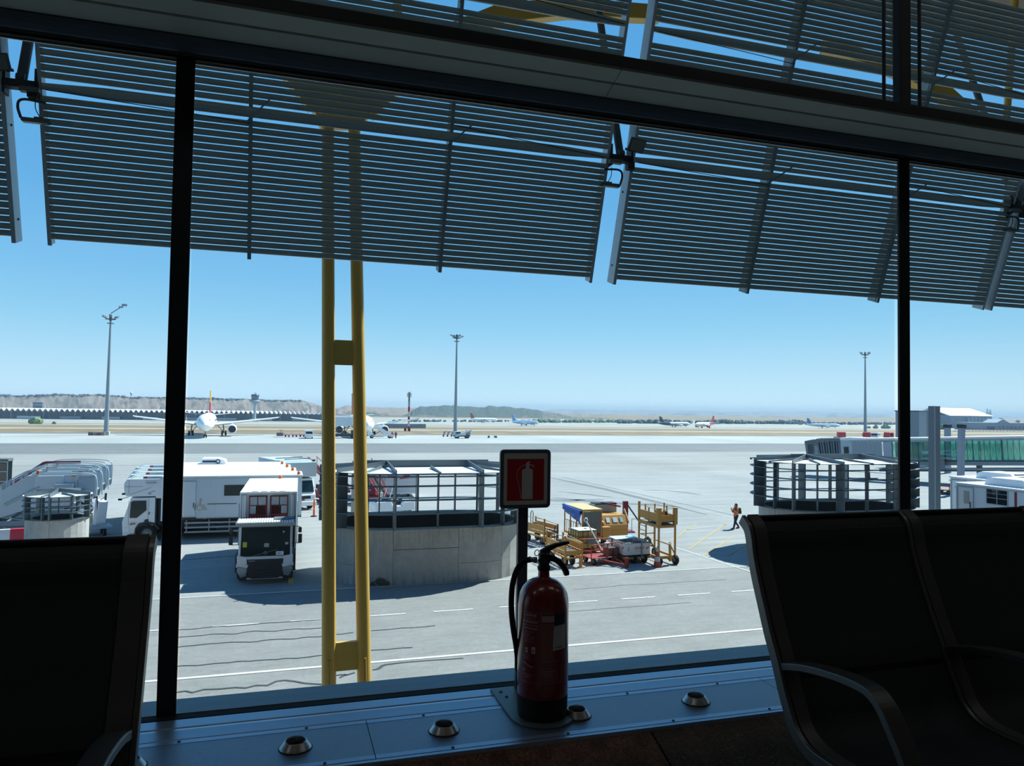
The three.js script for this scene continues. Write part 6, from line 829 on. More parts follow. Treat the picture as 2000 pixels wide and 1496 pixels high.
// ---------------------------------------------------------------- aircraft
function aircraft(label, pos, turn, { belly = '#eef1f2', top = '#f3f5f6', fin = '#c23a3a', fin2, scale = 1, engine = '#d9dde0', wing = '#cfd6da', tail = null }) {
  const t = thing('airplane', label, 'airplane', pos, turn); t.scale.setScalar(scale);
  const R = 1.98, mt = M(top, .4), mb = M(belly, .4), mw = M(wing, .45, .1), me = M(engine, .4), mf = M(fin, .45), cy = 3.55;
  const prof = [[0.02, 18.8], [.55, 18.5], [1.05, 17.9], [1.5, 16.9], [1.8, 15.6], [1.96, 13.9], [R, 12], [R, -6], [1.85, -9], [1.5, -12.5], [.95, -16], [.4, -18.5], [.12, -18.8]].map(([r, z]) => [r, z]);
  const half = (a0, a1) => { const g = new THREE.LatheGeometry(prof.map(([r, z]) => new THREE.Vector2(r, z)), 20, a0, a1); g.rotateX(Math.PI / 2); const p = g.attributes.position; for (let i = 0; i < p.count; i++) { const z = p.getZ(i); if (z < -6) p.setY(i, p.getY(i) + (-6 - z) * .07); if (z > 14) p.setY(i, p.getY(i) - (z - 14) * .09); } g.translate(0, cy, 0); g.computeVertexNormals(); return g; };
  part(t, 'fuselage', [half(0, Math.PI * 2)], mt); if (belly !== '#eef1f2') { const g = half(-Math.PI * .32 + Math.PI, Math.PI * .64); g.scale(1.008, 1, 1.002); g.translate(0, -.02, 0); part(t, 'belly_paint', norm(put(half(0, .01), 0, 0, 0)), mb); const k = new THREE.LatheGeometry(prof.map(([r, z]) => new THREE.Vector2(r * 1.01, z)), 16, Math.PI * 1.55, Math.PI * .9); k.rotateX(Math.PI / 2); const p = k.attributes.position; let lo = 0; for (let i = 0; i < p.count; i++) lo += p.getY(i); if (lo > 0) k.rotateZ(Math.PI); k.translate(0, cy - .01, 0); part(t, 'lower_hull', k, mb); }
  for (const s of [-1, 1]) {
    const wing2 = (r0, r1, y0, y1, c0, c1, th) => { const pos = [], idx = []; const st = [[r0, y0, ...c0], [r1, y1, ...c1]]; st.forEach(([x, y, zf, zr], k) => { const h = th * (k ? .45 : 1), zm = zf + (zr - zf) * .35; pos.push(s * x, y, zf, s * x, y + h / 2, zm, s * x, y, zr, s * x, y - h / 2, zm); }); for (let k = 0; k < 4; k++) { const a = k, b = (k + 1) % 4; idx.push(a, b, a + 4, b, b + 4, a + 4); } idx.push(4, 5, 6, 4, 6, 7); const g = new THREE.BufferGeometry(); g.setAttribute('position', new THREE.Float32BufferAttribute(pos, 3)); g.setIndex(idx); return norm(g.toNonIndexed()); };
    const w = part(t, 'wing', wing2(1.2, 17, 2.75, 4.55, [4.4, -2.6], [-4.6, -6.1], .75), mw); mesh('wing_tip', wing2(16.95, 17.25, 4.5, 4.75, [-4.7, -6.1], [-5.0, -6.2], .16), mt, w);
    part(t, 'tailplane', wing2(.5, 6.2, 4.9, 5.5, [-14.2, -17.8], [-17.0, -18.6], .3), mw);
    const e = part(t, 'engine', put(new THREE.LatheGeometry([[.86, 2.3], [1.02, 2.2], [1.13, 1.5], [1.12, 0], [.85, -1.5], [.55, -2.2]].map(([a, b]) => new THREE.Vector2(a, b)), 22).rotateX(Math.PI / 2), s * 5.75, 1.85, 4.6), me); mesh('intake_fan', [put(new THREE.CircleGeometry(.9, 22), s * 5.75, 1.85, 6.4)], M('#2d2f45', .4), e); mesh('pylon', [bb(s * 5.6, s * 5.9, 2.6, 3.2, 1.0, 5.2)], mw, e);
    const g = part(t, 'main_gear', [R3(s * 3.8, .6, -1.2, s * 3.6, 2.8, -1.2, .16, 8), R3(s * 3.8, .8, -1.2, s * 2.2, 2.6, -1.2, .1, 6)], M('#8e8f86', .5)); mesh('wheel', [put(new THREE.CylinderGeometry(.58, .58, .42, 18), s * 3.8 - .42, .58, -1.2, 0, 0, Math.PI / 2), put(new THREE.CylinderGeometry(.58, .58, .42, 18), s * 3.8 + .42, .58, -1.2, 0, 0, Math.PI / 2)], mTyre, g);
  }
  const finP = [[-11.4, 5.1], [-12.6, 5.9], [-16.2, 11.4], [-18.6, 11.5], [-17.6, 5.3]];
  if (fin2) { part(t, 'tail_fin', prismX(finP.map(([z, y]) => [z, Math.min(y, 8.2)]).map(([z, y], i) => i === 2 ? [-14.1, 8.2] : i === 3 ? [-18.1, 8.2] : [z, y]), -.16, .16, .05), mf); part(t, 'tail_fin', prismX([[-14.1, 8.2], [-16.2, 11.4], [-18.6, 11.5], [-18.1, 8.2]], -.14, .14, .05), M(fin2, .45)); } else part(t, 'tail_fin', prismX(finP, -.16, .16, .05), mf);
  if (tail) { const k = new THREE.LatheGeometry(prof.filter(([, z]) => z <= -6).map(([r, z]) => new THREE.Vector2(r * 1.015 + .01, z)), 18); k.rotateX(Math.PI / 2); const p = k.attributes.position; for (let i = 0; i < p.count; i++) { const z = p.getZ(i); if (z < -6) p.setY(i, p.getY(i) + (-6 - z) * .07); } k.translate(0, cy, 0); part(t, 'tail_cone', k, M(tail, .45)); }
  part(t, 'cockpit_window', [[-.95, 17.0, .7], [-.38, 17.35, .25], [.38, 17.35, -.25], [.95, 17.0, -.7]].map(([x, z, a]) => rb(.52, .36, .14, .04, x, cy + .62, z + .05, -.75, a, 0)), M('#1d2430', .15));
  part(t, 'nose_gear', [R3(0, .5, 12.9, 0, 2.0, 12.9, .13, 8)], M('#8e8f86', .5)); part(t, 'nose_wheel', [put(new THREE.CylinderGeometry(.4, .4, .26, 16), -.22, .4, 12.9, 0, 0, Math.PI / 2), put(new THREE.CylinderGeometry(.4, .4, .26, 16), .22, .4, 12.9, 0, 0, Math.PI / 2)], mTyre);
  if (scale * 1450 / Math.abs(pos[2]) > 1) for (const s of [-1, 1]) part(t, 'window_row', Array.from({ length: 24 }, (_, i) => bx(.03, .34, .24, s * 1.955, cy + .42, 11 - i * .82)), M('#3a4552', .3));
  return t;
}
{
  const P = (px, py, dz = 0) => { const q = place(px, py); return [q[0], q[1], q[2] + dz]; };
  let q = P(396, 855); aircraft('white airliner with a red and yellow fin, facing the camera on the stand', [q[0] - .2, q[1], q[2] - 12.9], .055, { fin: '#b8323a', fin2: '#e0a93a' });
  q = P(712, 855.5); aircraft('white airliner facing the camera, half hidden behind the right tube of the yellow column', [q[0], q[1], q[2] - 14], .02, { fin: '#c03a3f' });
  const far = (label, px, py, turn, o, s) => { const r = P(px, py); aircraft(label, r, turn, { ...o, scale: s ?? 1 }); };
  far('small distant white airliner with a red fin parked below the wooded hill', 945, 825, Math.PI / 2 + .1, { fin: '#9c3a44' }); far('pale blue airliner taxiing, seen from its front corner right of the red finned one', 1025, 831, .55, { fin: '#7fb0d6', top: '#cfe6f5', belly: '#8ec1e6', wing: '#b9d3e4' });
  far('distant airliner with a dark fin and dark belly, nose to the right', 1318, 834, Math.PI / 2 - .1, { fin: '#22303f', belly: '#4e5f6c', tail: '#33424f' }); far('distant airliner with a tall red tail, nose to the left', 1377, 836, -Math.PI / 2 + .55, { fin: '#c23540', tail: '#b8353f', engine: '#b0343d' }, .95);
  far('distant white airliner with a blue fin in front of the blue plateau, right of centre', 1608, 836, Math.PI / 2 - .75, { fin: '#3f77ad', belly: '#c9d2d8' }); far('tiny white airliner parked at the wavy roofed terminal left of the yellow column', 612, 822.5, Math.PI / 2 - .5, { fin: '#c26a5a' }, .95); far('tiny white airliner with an orange red tail parked at the terminal near the left edge', 42, 817.5, Math.PI / 2 - .9, { fin: '#d2603f', tail: '#c9563c' }, .62);
}
// ---------------------------------------------------------------- vehicles out on the stands
function van(label, pos, turn, color, s = 1) { const t = thing('van', label, 'van', pos, turn); t.scale.setScalar(s); part(t, 'body', prismX([[2.3, .35], [2.35, .9], [1.5, 1.15], [.8, 1.85], [-2.2, 1.9], [-2.3, .35]], -.92, .92, .06), M(color, .4)); part(t, 'windscreen', prismX([[1.5, 1.2], [.88, 1.76], [.84, 1.76], [1.44, 1.2]], -.8, .8), mWind); for (const k of [-1, 1]) { part(t, 'side_window', bb(k * .925, k * .94, 1.2, 1.65, -2.0, .7), mWind); for (const z of [-1.4, 1.4]) wheel(t, k * .8, .33, z, .33, .22); } part(t, 'rear_window', bb(-.75, .75, 1.15, 1.65, -2.34, -2.31), mWind); return t; }
{
  van('small white van parked on the concrete stand between the airliners', place(603, 856), Math.PI, '#e6e9ea'); van('white estate car beside the red trucks behind the jet bridge', place(1711, 858.5), 2.2, '#dfe4e6', 1.1);
  const q = place(575, 853.5), t = thing('cart_train', 'short train of red luggage carts left of the small white van', 'luggage carts', q, Math.PI / 2); for (let i = 0; i < 3; i++) { const z = -1.7 + i * 1.75; part(t, 'cart', [rb(1.3, .18, 1.5, .03, 0, .5, z), rb(1.2, .5, .06, .02, 0, .85, z - .7)], M('#a8333c', .5)); wheel(t, -.5, .2, z + .4, .2, .12); wheel(t, .5, .2, z - .4, .2, .12); } part(t, 'tractor', [rb(1.2, .8, 1.6, .1, 0, .65, -3.4), R3(-.5, 1, -3.2, -.5, 1.7, -3.2, .05), R3(.5, 1, -3.2, .5, 1.7, -3.2, .05), rb(1.2, .08, 1.2, .03, 0, 1.72, -3.2)], M('#7d6a6a', .5));
  { const r = place(671, 855.5), k = thing('high_loader', 'catering high-loader with its white box raised beside the hidden airliner', 'lorry', r, Math.PI / 2); part(k, 'chassis', [bb(-1.2, 1.2, .55, .95, -4, 3), rb(2.3, 1.5, 1.6, .1, 0, 1.2, 2.6)], M('#3c4248', .6)); part(k, 'box', rb(2.5, 2.3, 5.6, .06, 0, 4.05, -.8), mOffWhite); for (let i = 0; i < 4; i++) part(k, 'box_window', [bb(1.25, 1.28, 3.9, 4.6, -3.1 + i * 1.25, -2.2 + i * 1.25)], M('#5a6a74', .3)); part(k, 'scissor_arm', [BM([1.1, .95, -3.4], [1.1, 2.9, 1.6], .2), BM([1.1, 2.9, -3.4], [1.1, .95, 1.6], .2)], M('#6f6058', .6)); for (const x of [-1, 1]) for (const z of [-2.6, 2.2]) wheel(k, x, .48, z, .48, .35); part(k, 'roof_rail', [R3(1.2, 5.4, -3.4, 1.2, 5.4, 1.8, .05), ...[0, 1, 2, 3].map((i) => R3(1.2, 5.2, -3.3 + i * 1.65, 1.2, 5.4, -3.3 + i * 1.65, .04))], M('#d6dadb', .5)); }
  { const r = place(744, 856), k = thing('boarding_stairs', 'white boarding stairs vehicle at the half hidden airliner, sloping down to the right', 'stairs', r, 0); part(k, 'side_panel', prismZ([[-2.7, 2.9], [-.9, 3.1], [3.2, .7], [3.2, .3], [2.4, .4], [-1.2, 2.3], [-2.7, 2.3]], -.1, .1, .02), mOffWhite); part(k, 'side_panel', prismZ([[-2.7, 2.9], [-.9, 3.1], [3.2, .7], [3.2, .3], [2.4, .4], [-1.2, 2.3], [-2.7, 2.3]], -1.7, -1.5, .02), mOffWhite); for (let i = 0; i < 9; i++) part(k, 'tread', bx(.4, .06, 1.4, -.8 + i * .45, 2.3 - i * .24, -.8), M('#9aa2a6', .6)); part(k, 'chassis', [bb(-3.2, 2.6, .45, .8, -1.6, .0), rb(1.2, 1.1, 1.5, .1, -2.7, 1.2, -.8)], mWhite); part(k, 'strut', [BM([-1.8, .8, 0], [.2, 2.0, 0], .14)], mDark); for (const x of [-2.2, 2.2]) for (const z of [-.1, -1.5]) wheel(k, x, .42, z, .42, .25, 'z'); part(k, 'hand_rail', R3(-2.7, 3.6, .0, -.9, 3.7, 0, .05), mSteelGrey); }
  { const w = (label, px, c) => { const r = place(px, 856), k = thing('person', label, 'person', r); part(k, 'body', lathe([[.0, 1.72], [.08, 1.7], [.1, 1.6], [.08, 1.48], [.1, 1.45], [.22, 1.4], [.24, 1.1], [.2, .9], [.18, .5], [.14, .05], [0, .02]], 12), M('#3a3f48', .8)); part(k, 'vest', lathe([[.1, 1.46], [.235, 1.41], [.25, 1.1], [.22, .92]], 12), M(c, .6)); part(k, 'arm', [R3(.24, 1.38, 0, .32, .85, .08, .055, 8)], M(c, .6)); part(k, 'arm', [R3(-.24, 1.38, 0, -.3, .85, .1, .055, 8)], M(c, .6)); part(k, 'head', ball(.1, .13, .11, 0, 1.62, 0, 10), M('#a57a5f', .6)); }; w('distant worker in red at the foot of the boarding stairs', 766, '#b93a2e'); w('distant worker in dark clothes just right of the one in red', 773, '#4a4a52'); }
  { const r = place(900, 856), k = thing('stairs_truck', 'grey stairs truck parked at the foot of the middle floodlight mast', 'truck', r, .1); part(k, 'cab', rb(1.7, 1.3, 1.8, .2, -1.0, 1.1, 0), M('#aab6bf', .4)); part(k, 'cab_window', bb(-1.7, -.4, 1.25, 1.65, .9, .93), mWind); part(k, 'stairs', [BM([-1.8, .5, 1.0], [2.0, 2.0, .9], .5, .35), BM([2.0, 2.0, .9], [2.6, 2.0, .9], .5, .3)], M('#c2cad0', .5)); part(k, 'chassis', bb(-1.9, 2.2, .45, .8, -.9, .9), M('#6b757d', .6)); part(k, 'head', rb(.9, 1.5, 1.4, .1, 1.9, 1.3, 0), M('#7e8a92', .5)); for (const x of [-1.1, 1.6]) for (const z of [-.7, .8]) wheel(k, x, .42, z, .42, .24, 'z'); }
  { const r = place(876, 853), k = thing('dolly_stack', 'folded grey dollies left of the middle floodlight mast', 'dollies', r, 0); for (let i = 0; i < 3; i++) part(k, 'dolly', [put(new THREE.TorusGeometry(.7, .1, 8, 18), -1.2 + i * 1.1, .9, 0, 0, 1.2), R3(-1.5 + i * 1.1, .1, 0, -.7 + i * 1.1, 1.6, .2, .08)], M('#7a848c', .5)); for (let i = 0; i < 3; i++) wheel(k, -1.5 + i * 1.1, .3, .3, .3, .2); }
  { const r = place(962, 855), k = thing('wheel_chocks', 'small dark wheel chocks lying on the pale stand right of the mast', 'chocks', r); part(k, 'chock', prismX([[.3, 0], [-.3, 0], [0, .5]], -1.3, -.8, .03), mDark); part(k, 'chock', prismX([[.3, 0], [-.3, 0], [0, .5]], .5, 1.2, .03), mDark); part(k, 'chock_pole', [R3(-1, .4, 0, -.9, 1.2, 0, .05), R3(.4, .3, 0, .2, 1.1, 0, .05), R3(.2, 1.1, 0, .3, .2, .2, .04)], M('#b6bcbd', .5)); }
  const red = (label, px, py, turn, long) => { const r = place(px, py), k = thing('red_truck', label, 'truck', r, turn); part(k, 'cab', prismX([[1.0, .4], [1.02, 1.2], [.8, 2.3], [-.8, 2.35], [-.9, .4]], -1.0, 1.0, .08), M('#c03a40', .45)); part(k, 'windscreen', prismX([[1.05, 1.3], [.88, 2.15], [.84, 2.15], [1.0, 1.3]], -.85, .85), mWind); part(k, 'side_window', [bb(-1.02, -1.0, 1.3, 2.0, -.5, .6), bb(1.0, 1.02, 1.3, 2.0, -.5, .6)], mWind); part(k, 'load_bed', bb(-1.0, 1.0, .5, .9, -.9 - long, -.9), long > 3 ? M('#8a2d33', .5) : M('#3a3f45', .6)); for (const x of [-.85, .85]) for (const z of [.3, -.4 - long]) wheel(k, x, .38, z, .38, .25); };
  red('red truck cab peeking over the left end of the jet bridge', 1643, 860, -.4, 2.5); red('red truck at the foot of the right floodlight mast', 1693, 860, -.8, 4); red('long red truck behind the right part of the jet bridge roof', 1736, 860, -1.5, 5);
}
// ---------------------------------------------------------------- the far terminal with its wavy roof, control tower, hangar
{
  const a = onGround(-70, 817), b = onGround(631, 823.5), d = b.clone().sub(a), L = Math.hypot(d.x, d.z), t = thing('terminal', 'long far terminal with a white wave-shaped roof and a dark glass front', 'terminal', [a.x, a.y, a.z], Math.atan2(-d.z, d.x)), N = 70, w = L / N, Hf = 8.2;
  part(t, 'glass_front', bb(0, L, 0, Hf, -30, -4), M('#3f5266', .25)); part(t, 'plinth', bb(0, L, 0, .5, -4, -3.2), M('#9aa2a6', .7)); const mul = M('#2b3a4a', .5); for (let i = 0; i < 140; i++) part(t, 'mullion', bb(i * L / 140, i * L / 140 + .22, 0, Hf, -4, -3.7), mul);
  const wave = (u) => Hf + .2 + 2.6 * Math.pow(.5 - .5 * Math.cos(u * 2 * Math.PI), .8); const bay = []; for (let i = 0; i <= 12; i++) bay.push([i / 12 * w, wave(i / 12)]); for (let i = 12; i >= 0; i--) bay.push([i / 12 * w, wave(i / 12) - .7]);
  const bg = norm(prismZ(bay, -34, 1.5)), mr = M('#e7ebec', .5); for (let i = 0; i < N; i++) { const o = part(t, 'roof_bay', bg, mr); o.position.x = i * w; }
  for (let i = 0; i < 9; i++) part(t, 'pier_box', rb(14 + (i * 7) % 9, 2.4, 4, .1, 20 + i * L / 9.2, 1.9, 1.5), M(['#8d9aa6', '#a8b4bd', '#768695'][i % 3], .5)); for (let i = 0; i < 12; i++) part(t, 'column', cyl(.3, .3, Hf, 12 + i * L / 12, Hf / 2, 0, 8), M('#9aa6ad', .5));
  const q = onGround(497.5, 823), k = thing('control_tower', 'airport control tower with a wide collar in front of the terminal and hills', 'control tower', [q.x, q.y, q.z + 8]), s = -(q.z + 8) / F, yy = (py) => atZ(497, py, q.z + 8).y - q.y; part(k, 'shaft', lathe([[2.6 * s, 0], [2.6 * s, yy(790)], [3.4 * s, yy(787)]], 14), M('#a9b2b8', .6)); part(k, 'collar', lathe([[3 * s, yy(789)], [9 * s, yy(784.5)], [9.5 * s, yy(782.5)], [4 * s, yy(781)]], 20), M('#8b98a4', .6)); part(k, 'cab', lathe([[6.2 * s, yy(780.5)], [7 * s, yy(773)], [7.6 * s, yy(772.4)], [7 * s, yy(771)], [5.5 * s, yy(770)], [0, yy(769.5)]], 12), M('#3d5064', .3)); part(k, 'cab_band', lathe([[6.6 * s, yy(777)], [6.9 * s, yy(776)]], 12), M('#93a2ae', .5)); part(k, 'aerial', [R3(0, yy(770), 0, 0, yy(766), 0, .5 * s, 6), R3(2 * s, yy(770), 0, 2 * s, yy(767.5), 0, .3 * s, 6)], mSteelGrey); part(k, 'foot_building', rb(16 * s, 5 * s, 8 * s, .2, 0, 2.5 * s, 0), M('#b2bcc2', .6));
  { const h = place(1900, 836.5), z = h[2], X = (px, py) => atZ(px, py, z), hg = thing('hangar', 'large hangar with a bright white roof behind the jet bridge', 'hangar', h), ox = h[0], oy = h[1]; const l = X(1856, 812), r = X(1937, 812), y = (py) => X(1900, py).y - oy; part(hg, 'front_wall', bb(l.x - ox, r.x - ox, 0, y(811.5), -60, 0), M('#6d7f90', .6)); part(hg, 'roof', [prismX([[2, y(812)], [-34, y(797.3)], [-64, y(812)], [-60, y(813)], [-34, y(799)], [0, y(813)]], l.x - ox - 2, r.x - ox)], M('#f2f5f5', .5), 'white sloping roof'); part(hg, 'door_leaf', bb(X(1887, 820).x - ox, X(1930, 820).x - ox, 0, y(815), 0, 1.2), M('#8495a6', .6)); for (let i = 0; i < 6; i++) part(hg, 'door_rib', bb(X(1887 + i * 7.2, 820).x - ox, X(1887.7 + i * 7.2, 820).x - ox, 0, y(815), 1.2, 1.8), M('#66788a', .6)); for (const px of [1941, 1946.5]) part(hg, 'pylon_mast', lathe([[3.4, 0], [2.6, y(815)], [.7, y(px < 1944 ? 797 : 799)]], 8, X(px, 812).x - ox, 0, -10), M('#b9c6cd', .5)); }
  { const h = place(1950, 840), z = h[2], X = (px, py) => atZ(px, py, z), bl = thing('office_building', 'long low grey building in front of the hangar at the right edge', 'building', h), y = (py) => X(1950, py).y - h[1]; part(bl, 'wall', bb(X(1896, 825).x - h[0], X(2030, 825).x - h[0], 0, y(825.5), -20, 0), M('#8796a5', .6)); part(bl, 'gable', prismZ([[X(1948, 825).x - h[0], y(825.5)], [X(1972, 825).x - h[0], y(825.5)], [X(1960, 825).x - h[0], y(818.5)]], -18, -.5), M('#94a3b0', .6)); part(bl, 'gate', bb(X(1928, 830).x - h[0], X(1942, 830).x - h[0], 0, y(833), 0, .5), M('#4c5a68', .6)); for (let i = 0; i < 7; i++) part(bl, 'window', bb(X(1950 + i * 8, 830).x - h[0], X(1954 + i * 8, 830).x - h[0], y(837), y(832), 0, .3), M('#5f7080', .3)); }
  { const h = place(1845, 833), X = (px, py) => atZ(px, py, h[2]), bl = thing('office_building', 'small pale glass building left of the hangar', 'building', h), y = (py) => X(1845, py).y - h[1]; part(bl, 'wall', bb(X(1836, 820).x - h[0], X(1849, 820).x - h[0], 0, y(816), -14, 0), M('#9fb2c0', .5)); part(bl, 'window_band', bb(X(1837, 820).x - h[0], X(1848, 820).x - h[0], y(826), y(818), 0, .3), M('#6d8597', .3)); part(bl, 'antenna', R3(4, y(816), -4, 4, y(813), -4, .2), mSteelGrey); }
  { const f = thing('checker_fence', 'low fence of red and white blocks in front of the low grey building', 'fence', [0, 0, 0]); for (let i = 0; i < 44; i++) { const px = 1862 + i * 3.4, q = place(px, 842.5), s = -q[2] / F; part(f, 'block', bx(1.75 * s, 2 * s, .5, q[0], q[1] + 1 * s, q[2]), i % 2 ? M('#b9494d', .6) : M('#e8eaea', .6)); } }
  { const q = place(760, 836), l = thing('blast_screen', 'low grey blast screen on the grass behind the boarding stairs', 'screen', q), s = -q[2] / F; for (let i = 0; i < 9; i++) part(l, 'screen_panel', bx(9 * s, 8.5 * s, .4, (-7 + i * 9.3) * s, 4.2 * s, 0), M('#8a949b', .6)); }
  const tower = place(73, 800.5);
  { const q = [atZ(73, 797, -1450).x, -12, -1450], w = thing('water_building', 'dark building with pale floors on the slope above the terminal at the left', 'building', q); part(w, 'wall', bb(-7, 7, 0, atZ(73, 785, -1450).y - q[1], -10, 0), M('#55687c', .5)); for (let i = 0; i < 2; i++) part(w, 'floor_band', bb(-7.4, 7.4, atZ(73, 786 + i * 5, -1450).y - q[1], atZ(73, 784.8 + i * 5, -1450).y - q[1], 0, .6), M('#c2ccd2', .5)); }
  { const z = -1830, q = atZ(256.5, 768.5, z), w = thing('radar_dome', 'small white radar dome on the ridge above the terminal', 'radar dome', [q.x, q.y - 4, z]); part(w, 'dome', ball(2.9, 2.9, 2.9, 0, 5, 0, 14), mWhite); part(w, 'tower', cyl(1.2, 1.5, 5, 0, 1.2, 0, 10), M('#8b98a2', .6)); }
}
// ---------------------------------------------------------------- hills, woods, bushes
{
  const hill = (name, pts, dist, depth, base, color, { px0, px1, step = 3, rows = 16, rough = 0, gully = 0 }) => { // a slope whose crest follows the skyline, at its true distance
    const top = (px) => { let i = 0; while (i < pts.length - 2 && pts[i + 1][0] < px) i++; const [a, ya] = pts[i], [b, yb] = pts[i + 1], t = Math.max(0, Math.min(1, (px - a) / (b - a))), s = t * t * (3 - 2 * t); return ya + (yb - ya) * s; };
    const n = Math.round((px1 - px0) / step), pos = [], col = [], idx = [];
    for (let i = 0; i <= n; i++) { const px = px0 + (px1 - px0) * i / n, c = atZ(px, top(px), -dist - depth), crest = c.y + (fbm(px * .09, dist, 3) - .5) * rough;
      for (let j = 0; j <= rows; j++) { const v = j / rows, z = -dist - depth * v, x = c.x * z / (-dist - depth), k = v * v * (3 - 2 * v), g = gully ? Math.pow(Math.abs(noise2(px * .11 + 3 * fbm(px * .02, v * 2 + dist, 3), v * 1.2 + dist) * 2 - 1), .7) : 0, dz = gully * g * Math.sin(Math.PI * v), y = base + (crest - base) * k + (rough * .7) * (fbm(px * .16, v * 6 + dist, 4) - .5) * (j && j < rows ? 1 : 0) - gully * .25 * (1 - g) * Math.sin(Math.PI * v);
        pos.push(x, y, z - dz); const q = color(px, v, g); col.push(...q); } }
    for (let i = 0; i < n; i++) for (let j = 0; j < rows; j++) { const a = i * (rows + 1) + j, b = a + 1, c = a + rows + 1, d = c + 1; idx.push(a, c, b, b, c, d); }
    const g = new THREE.BufferGeometry(); g.setAttribute('position', new THREE.Float32BufferAttribute(pos, 3)); g.setAttribute('color', new THREE.Float32BufferAttribute(col, 3)); g.setIndex(idx); g.computeVertexNormals();
    return struct(name, g, new THREE.MeshStandardMaterial({ vertexColors: true, roughness: .95, side: THREE.DoubleSide })); };
  const mixc = (a, b, t) => a.map((v, i) => v + (b[i] - v) * t);
  const tan = [.17, .132, .108], tan2 = [.25, .20, .165], shrub = [.045, .06, .055], wood = [.028, .05, .046], wood2 = [.05, .08, .066];
  hill('hill_ridge', [[-80, 769], [0, 770], [40, 773], [110, 769.5], [160, 771], [190, 770], [260, 775], [330, 776], [400, 777], [460, 778.5], [500, 780], [540, 781.5], [585, 781.5], [606, 786], [632, 793], [660, 799], [700, 803], [760, 806]], 1500, 330, -17.5, (px, v, g) => { const s = fbm(px * .12, v * 9, 4), p = fbm(px * .03 + 9, v * 3 + 4, 3); return v > .86 + .08 * (s - .5) && px < 590 ? mixc(shrub, tan, .1 + .2 * s) : s > .60 || p > .62 ? mixc(shrub, tan, .35 + (fbm(px * .4, v * 30, 2) > .5 ? .25 : 0)) : mixc(tan, tan2, g * .8 + (s - .4) * .6); }, { px0: -80, px1: 760, step: 2, rows: 26, rough: 3, gully: 26 });
  hill('hill_tan', [[620, 803], [650, 799], [682, 791.5], [700, 794], [740, 796], [800, 796.5], [850, 795], [880, 800], [930, 806]], 1750, 320, -17.5, (px, v, g) => mixc(tan, tan2, fbm(px * .06, v * 5 + 40, 4)), { px0: 620, px1: 930, step: 3, rows: 16, rough: 3, gully: 10 });
  hill('hill_wooded', [[640, 826], [700, 815], [720, 806], [770, 812], [800, 809], [806, 801], [822, 794], [880, 792.5], [905, 794], [945, 795], [962, 793], [972, 795], [980, 793.5], [1010, 797], [1050, 800], [1062, 803], [1082, 807], [1110, 813], [1190, 818]], 1480, 260, -17.3, (px, v) => { const s = fbm(px * .22, v * 14 + 3, 4), open = px > 1060 ? .55 : px > 790 && px < 815 && v > .5 ? .3 : 0; return s < open || (v < .2 && fbm(px * .05, 7, 2) > .55) ? mixc(tan, shrub, .3) : mixc(wood, wood2, fbm(px * .5, v * 40, 2)); }, { px0: 640, px1: 1190, step: 1.5, rows: 24, rough: 5 });
  const blue = [.15, .17, .19], blue2 = [.22, .215, .21];  // distance haze is put into the plateau's bluish tones
  hill('plateau_near', [[1050, 811], [1090, 809.5], [1130, 809], [1180, 812.5], [1215, 816], [1245, 818.5]], 1700, 420, -17.6, (px, v) => mixc([.22, .18, .145], [.1, .11, .095], fbm(px * .07, v * 6 + 2, 4) > .56 ? .7 : .1), { px0: 1050, px1: 1245, step: 3, rows: 12, rough: 3 });
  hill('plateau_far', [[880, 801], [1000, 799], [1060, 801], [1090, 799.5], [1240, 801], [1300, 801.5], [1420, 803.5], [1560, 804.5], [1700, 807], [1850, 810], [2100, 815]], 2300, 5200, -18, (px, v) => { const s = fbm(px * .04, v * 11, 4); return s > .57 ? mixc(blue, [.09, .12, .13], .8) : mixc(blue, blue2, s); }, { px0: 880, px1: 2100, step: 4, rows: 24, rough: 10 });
  // belts of trees standing on the plain: nobody could count them
  const blob = (r, sx, sy, det = 1) => { const g = new THREE.IcosahedronGeometry(1, det), p = g.attributes.position, k = rnd() * 99; for (let i = 0; i < p.count; i++) { const f = 1 + .35 * (fbm(p.getX(i) * 2 + k, p.getY(i) * 2 + p.getZ(i) * 3, 3) - .5) * 2; p.setXYZ(i, p.getX(i) * f * r * sx, p.getY(i) * f * r * sy, p.getZ(i) * f * r * sx); } const m = norm(mergeVertices(g.deleteAttribute('normal').deleteAttribute('uv'))); m.computeVertexNormals(); return m; };
  const shapes = []; seed = 31; for (let i = 0; i < 6; i++) shapes.push(blob(1, 1, 1));
  const belt = (name, label, px0, px1, pyBase, hpx, n, m, sd) => { seed = sd; const gs = []; for (let i = 0; i < n; i++) { const px = rr(px0, px1), q = onGround(px, pyBase(px) + rr(-.6, .6)), s = -q.z / F, h = hpx(px) * s * rr(.6, 1.05); const g = shapes[i % 6].clone(); g.scale(h * rr(.55, .95), h * .55, h * .7); g.rotateY(rr(0, 6)); g.translate(q.x, q.y + h * .45, q.z); gs.push(g); } stuff(name, label, 'trees', gs, m); };
  const mTree = M('#53696a', .95), mTree2 = M('#6d8470', .95), mTree3 = M('#5b6f78', .95);
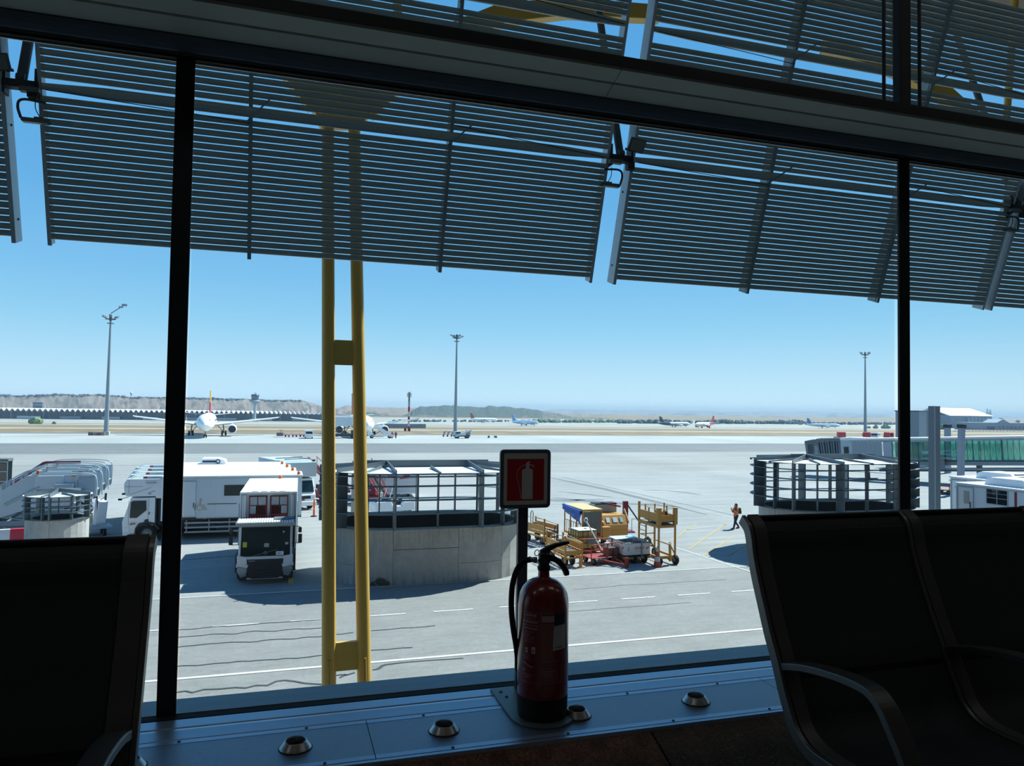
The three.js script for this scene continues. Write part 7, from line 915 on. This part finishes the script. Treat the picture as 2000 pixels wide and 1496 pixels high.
  belt('tree_belt', 'dark belt of trees on the plain right of centre', 1200, 1570, (px) => 826.5 + (px - 1200) * .004, (px) => 8.5 + 1.5 * Math.sin(px * .05), 260, mTree, 5); belt('tree_belt', 'thin dark belt of trees below the far blue plateau behind the right mast', 1560, 1775, (px) => 829, () => 6.5, 150, mTree3, 6); belt('tree_belt', 'greener belt of trees at the foot of the wooded hill', 1030, 1240, () => 825, () => 7.5, 120, mTree2, 8); belt('tree_belt', 'scattered dark trees behind the parked red finned airliner', 760, 1060, () => 823.5, () => 4, 110, mTree, 9);
  { seed = 12; const gs = []; const crest = [[-80, 769], [0, 770], [40, 773], [110, 769.5], [160, 771], [190, 770], [260, 775], [330, 776], [400, 777], [460, 778.5], [500, 780], [540, 781.5], [590, 782]]; for (let i = 0; i < 330; i++) { const px = rr(-70, 588); let k = 0; while (k < crest.length - 2 && crest[k + 1][0] < px) k++; const t = (px - crest[k][0]) / (crest[k + 1][0] - crest[k][0]), py = crest[k][1] + (crest[k + 1][1] - crest[k][1]) * t, q = atZ(px, py + rr(.3, 2.6), -1790), h = rr(1.2, 3.4); const g = shapes[i % 6].clone(); g.scale(h * rr(.8, 1.7), h * .7, h); g.translate(q.x, q.y, q.z + rr(-10, 20)); gs.push(g); } stuff('ridge_shrubs', 'dark shrubs along the crest of the left ridge', 'shrubs', gs, mTree3); }
  // single bushes that can be told apart
  const bush = (label, px, py, wpx, hpx, c, n = 9) => { seed = Math.round(px * 7 + py); const q = place(px, py), s = -q[2] / F, t = thing('bush', label, 'bush', q), gs = []; for (let i = 0; i < n; i++) { const a = rr(-1, 1), h = hpx * s * rr(.5, .62) * (1 - .45 * a * a); const g = shapes[i % 6].clone(); g.scale(wpx * s * .26, h, wpx * s * .26); g.rotateY(rr(0, 6)); g.translate(a * wpx * s * .36, h * .9, rr(-.2, .2) * wpx * s); gs.push(g); } part(t, 'foliage', gs, M(c, .95)); part(t, 'stem', [R3(0, 0, 0, 0, hpx * s * .5, 0, .03 * wpx * s, 6), R3(0, 0, 0, wpx * s * .2, hpx * s * .5, 0, .02 * wpx * s, 6)], M('#54483c', .9)); };
  bush('round green bush on the dry grass near the left edge', 69, 828, 20, 11, '#74865f', 12); bush('tiny dark bush right of the round green bush', 106, 828, 6, 4, '#5f6c58'); bush('small olive bush right of the right floodlight mast', 1697, 836.5, 9, 5, '#7c8a6b'); bush('round olive bush between two others behind the jet bridge', 1711, 837, 12, 8, '#7c8a6b', 12); bush('largest olive bush behind the jet bridge, near the right mullion', 1730, 837, 18, 10, '#77876a', 14); bush('green tree in front of the white roofed hangar', 1874, 831, 22, 12, '#7a9a72', 14); bush('dark green trees left of the hangar', 1845, 839, 24, 14, '#5f8063', 14); bush('dark tree above the low grey building near the right edge', 1988, 826, 11, 7, '#4c6470', 10); bush('small dark tree right of the hangar pylons', 1955, 819, 9, 4, '#4f6673'); bush('dry brown bush behind the long red truck', 1733, 851, 14, 8, '#a08c62', 10);
}
// thin summer haze over the airfield
scene.fog = new THREE.FogExp2(new THREE.Color(.66, .84, 1), 1.25e-4);
renderer.render(scene, camera);
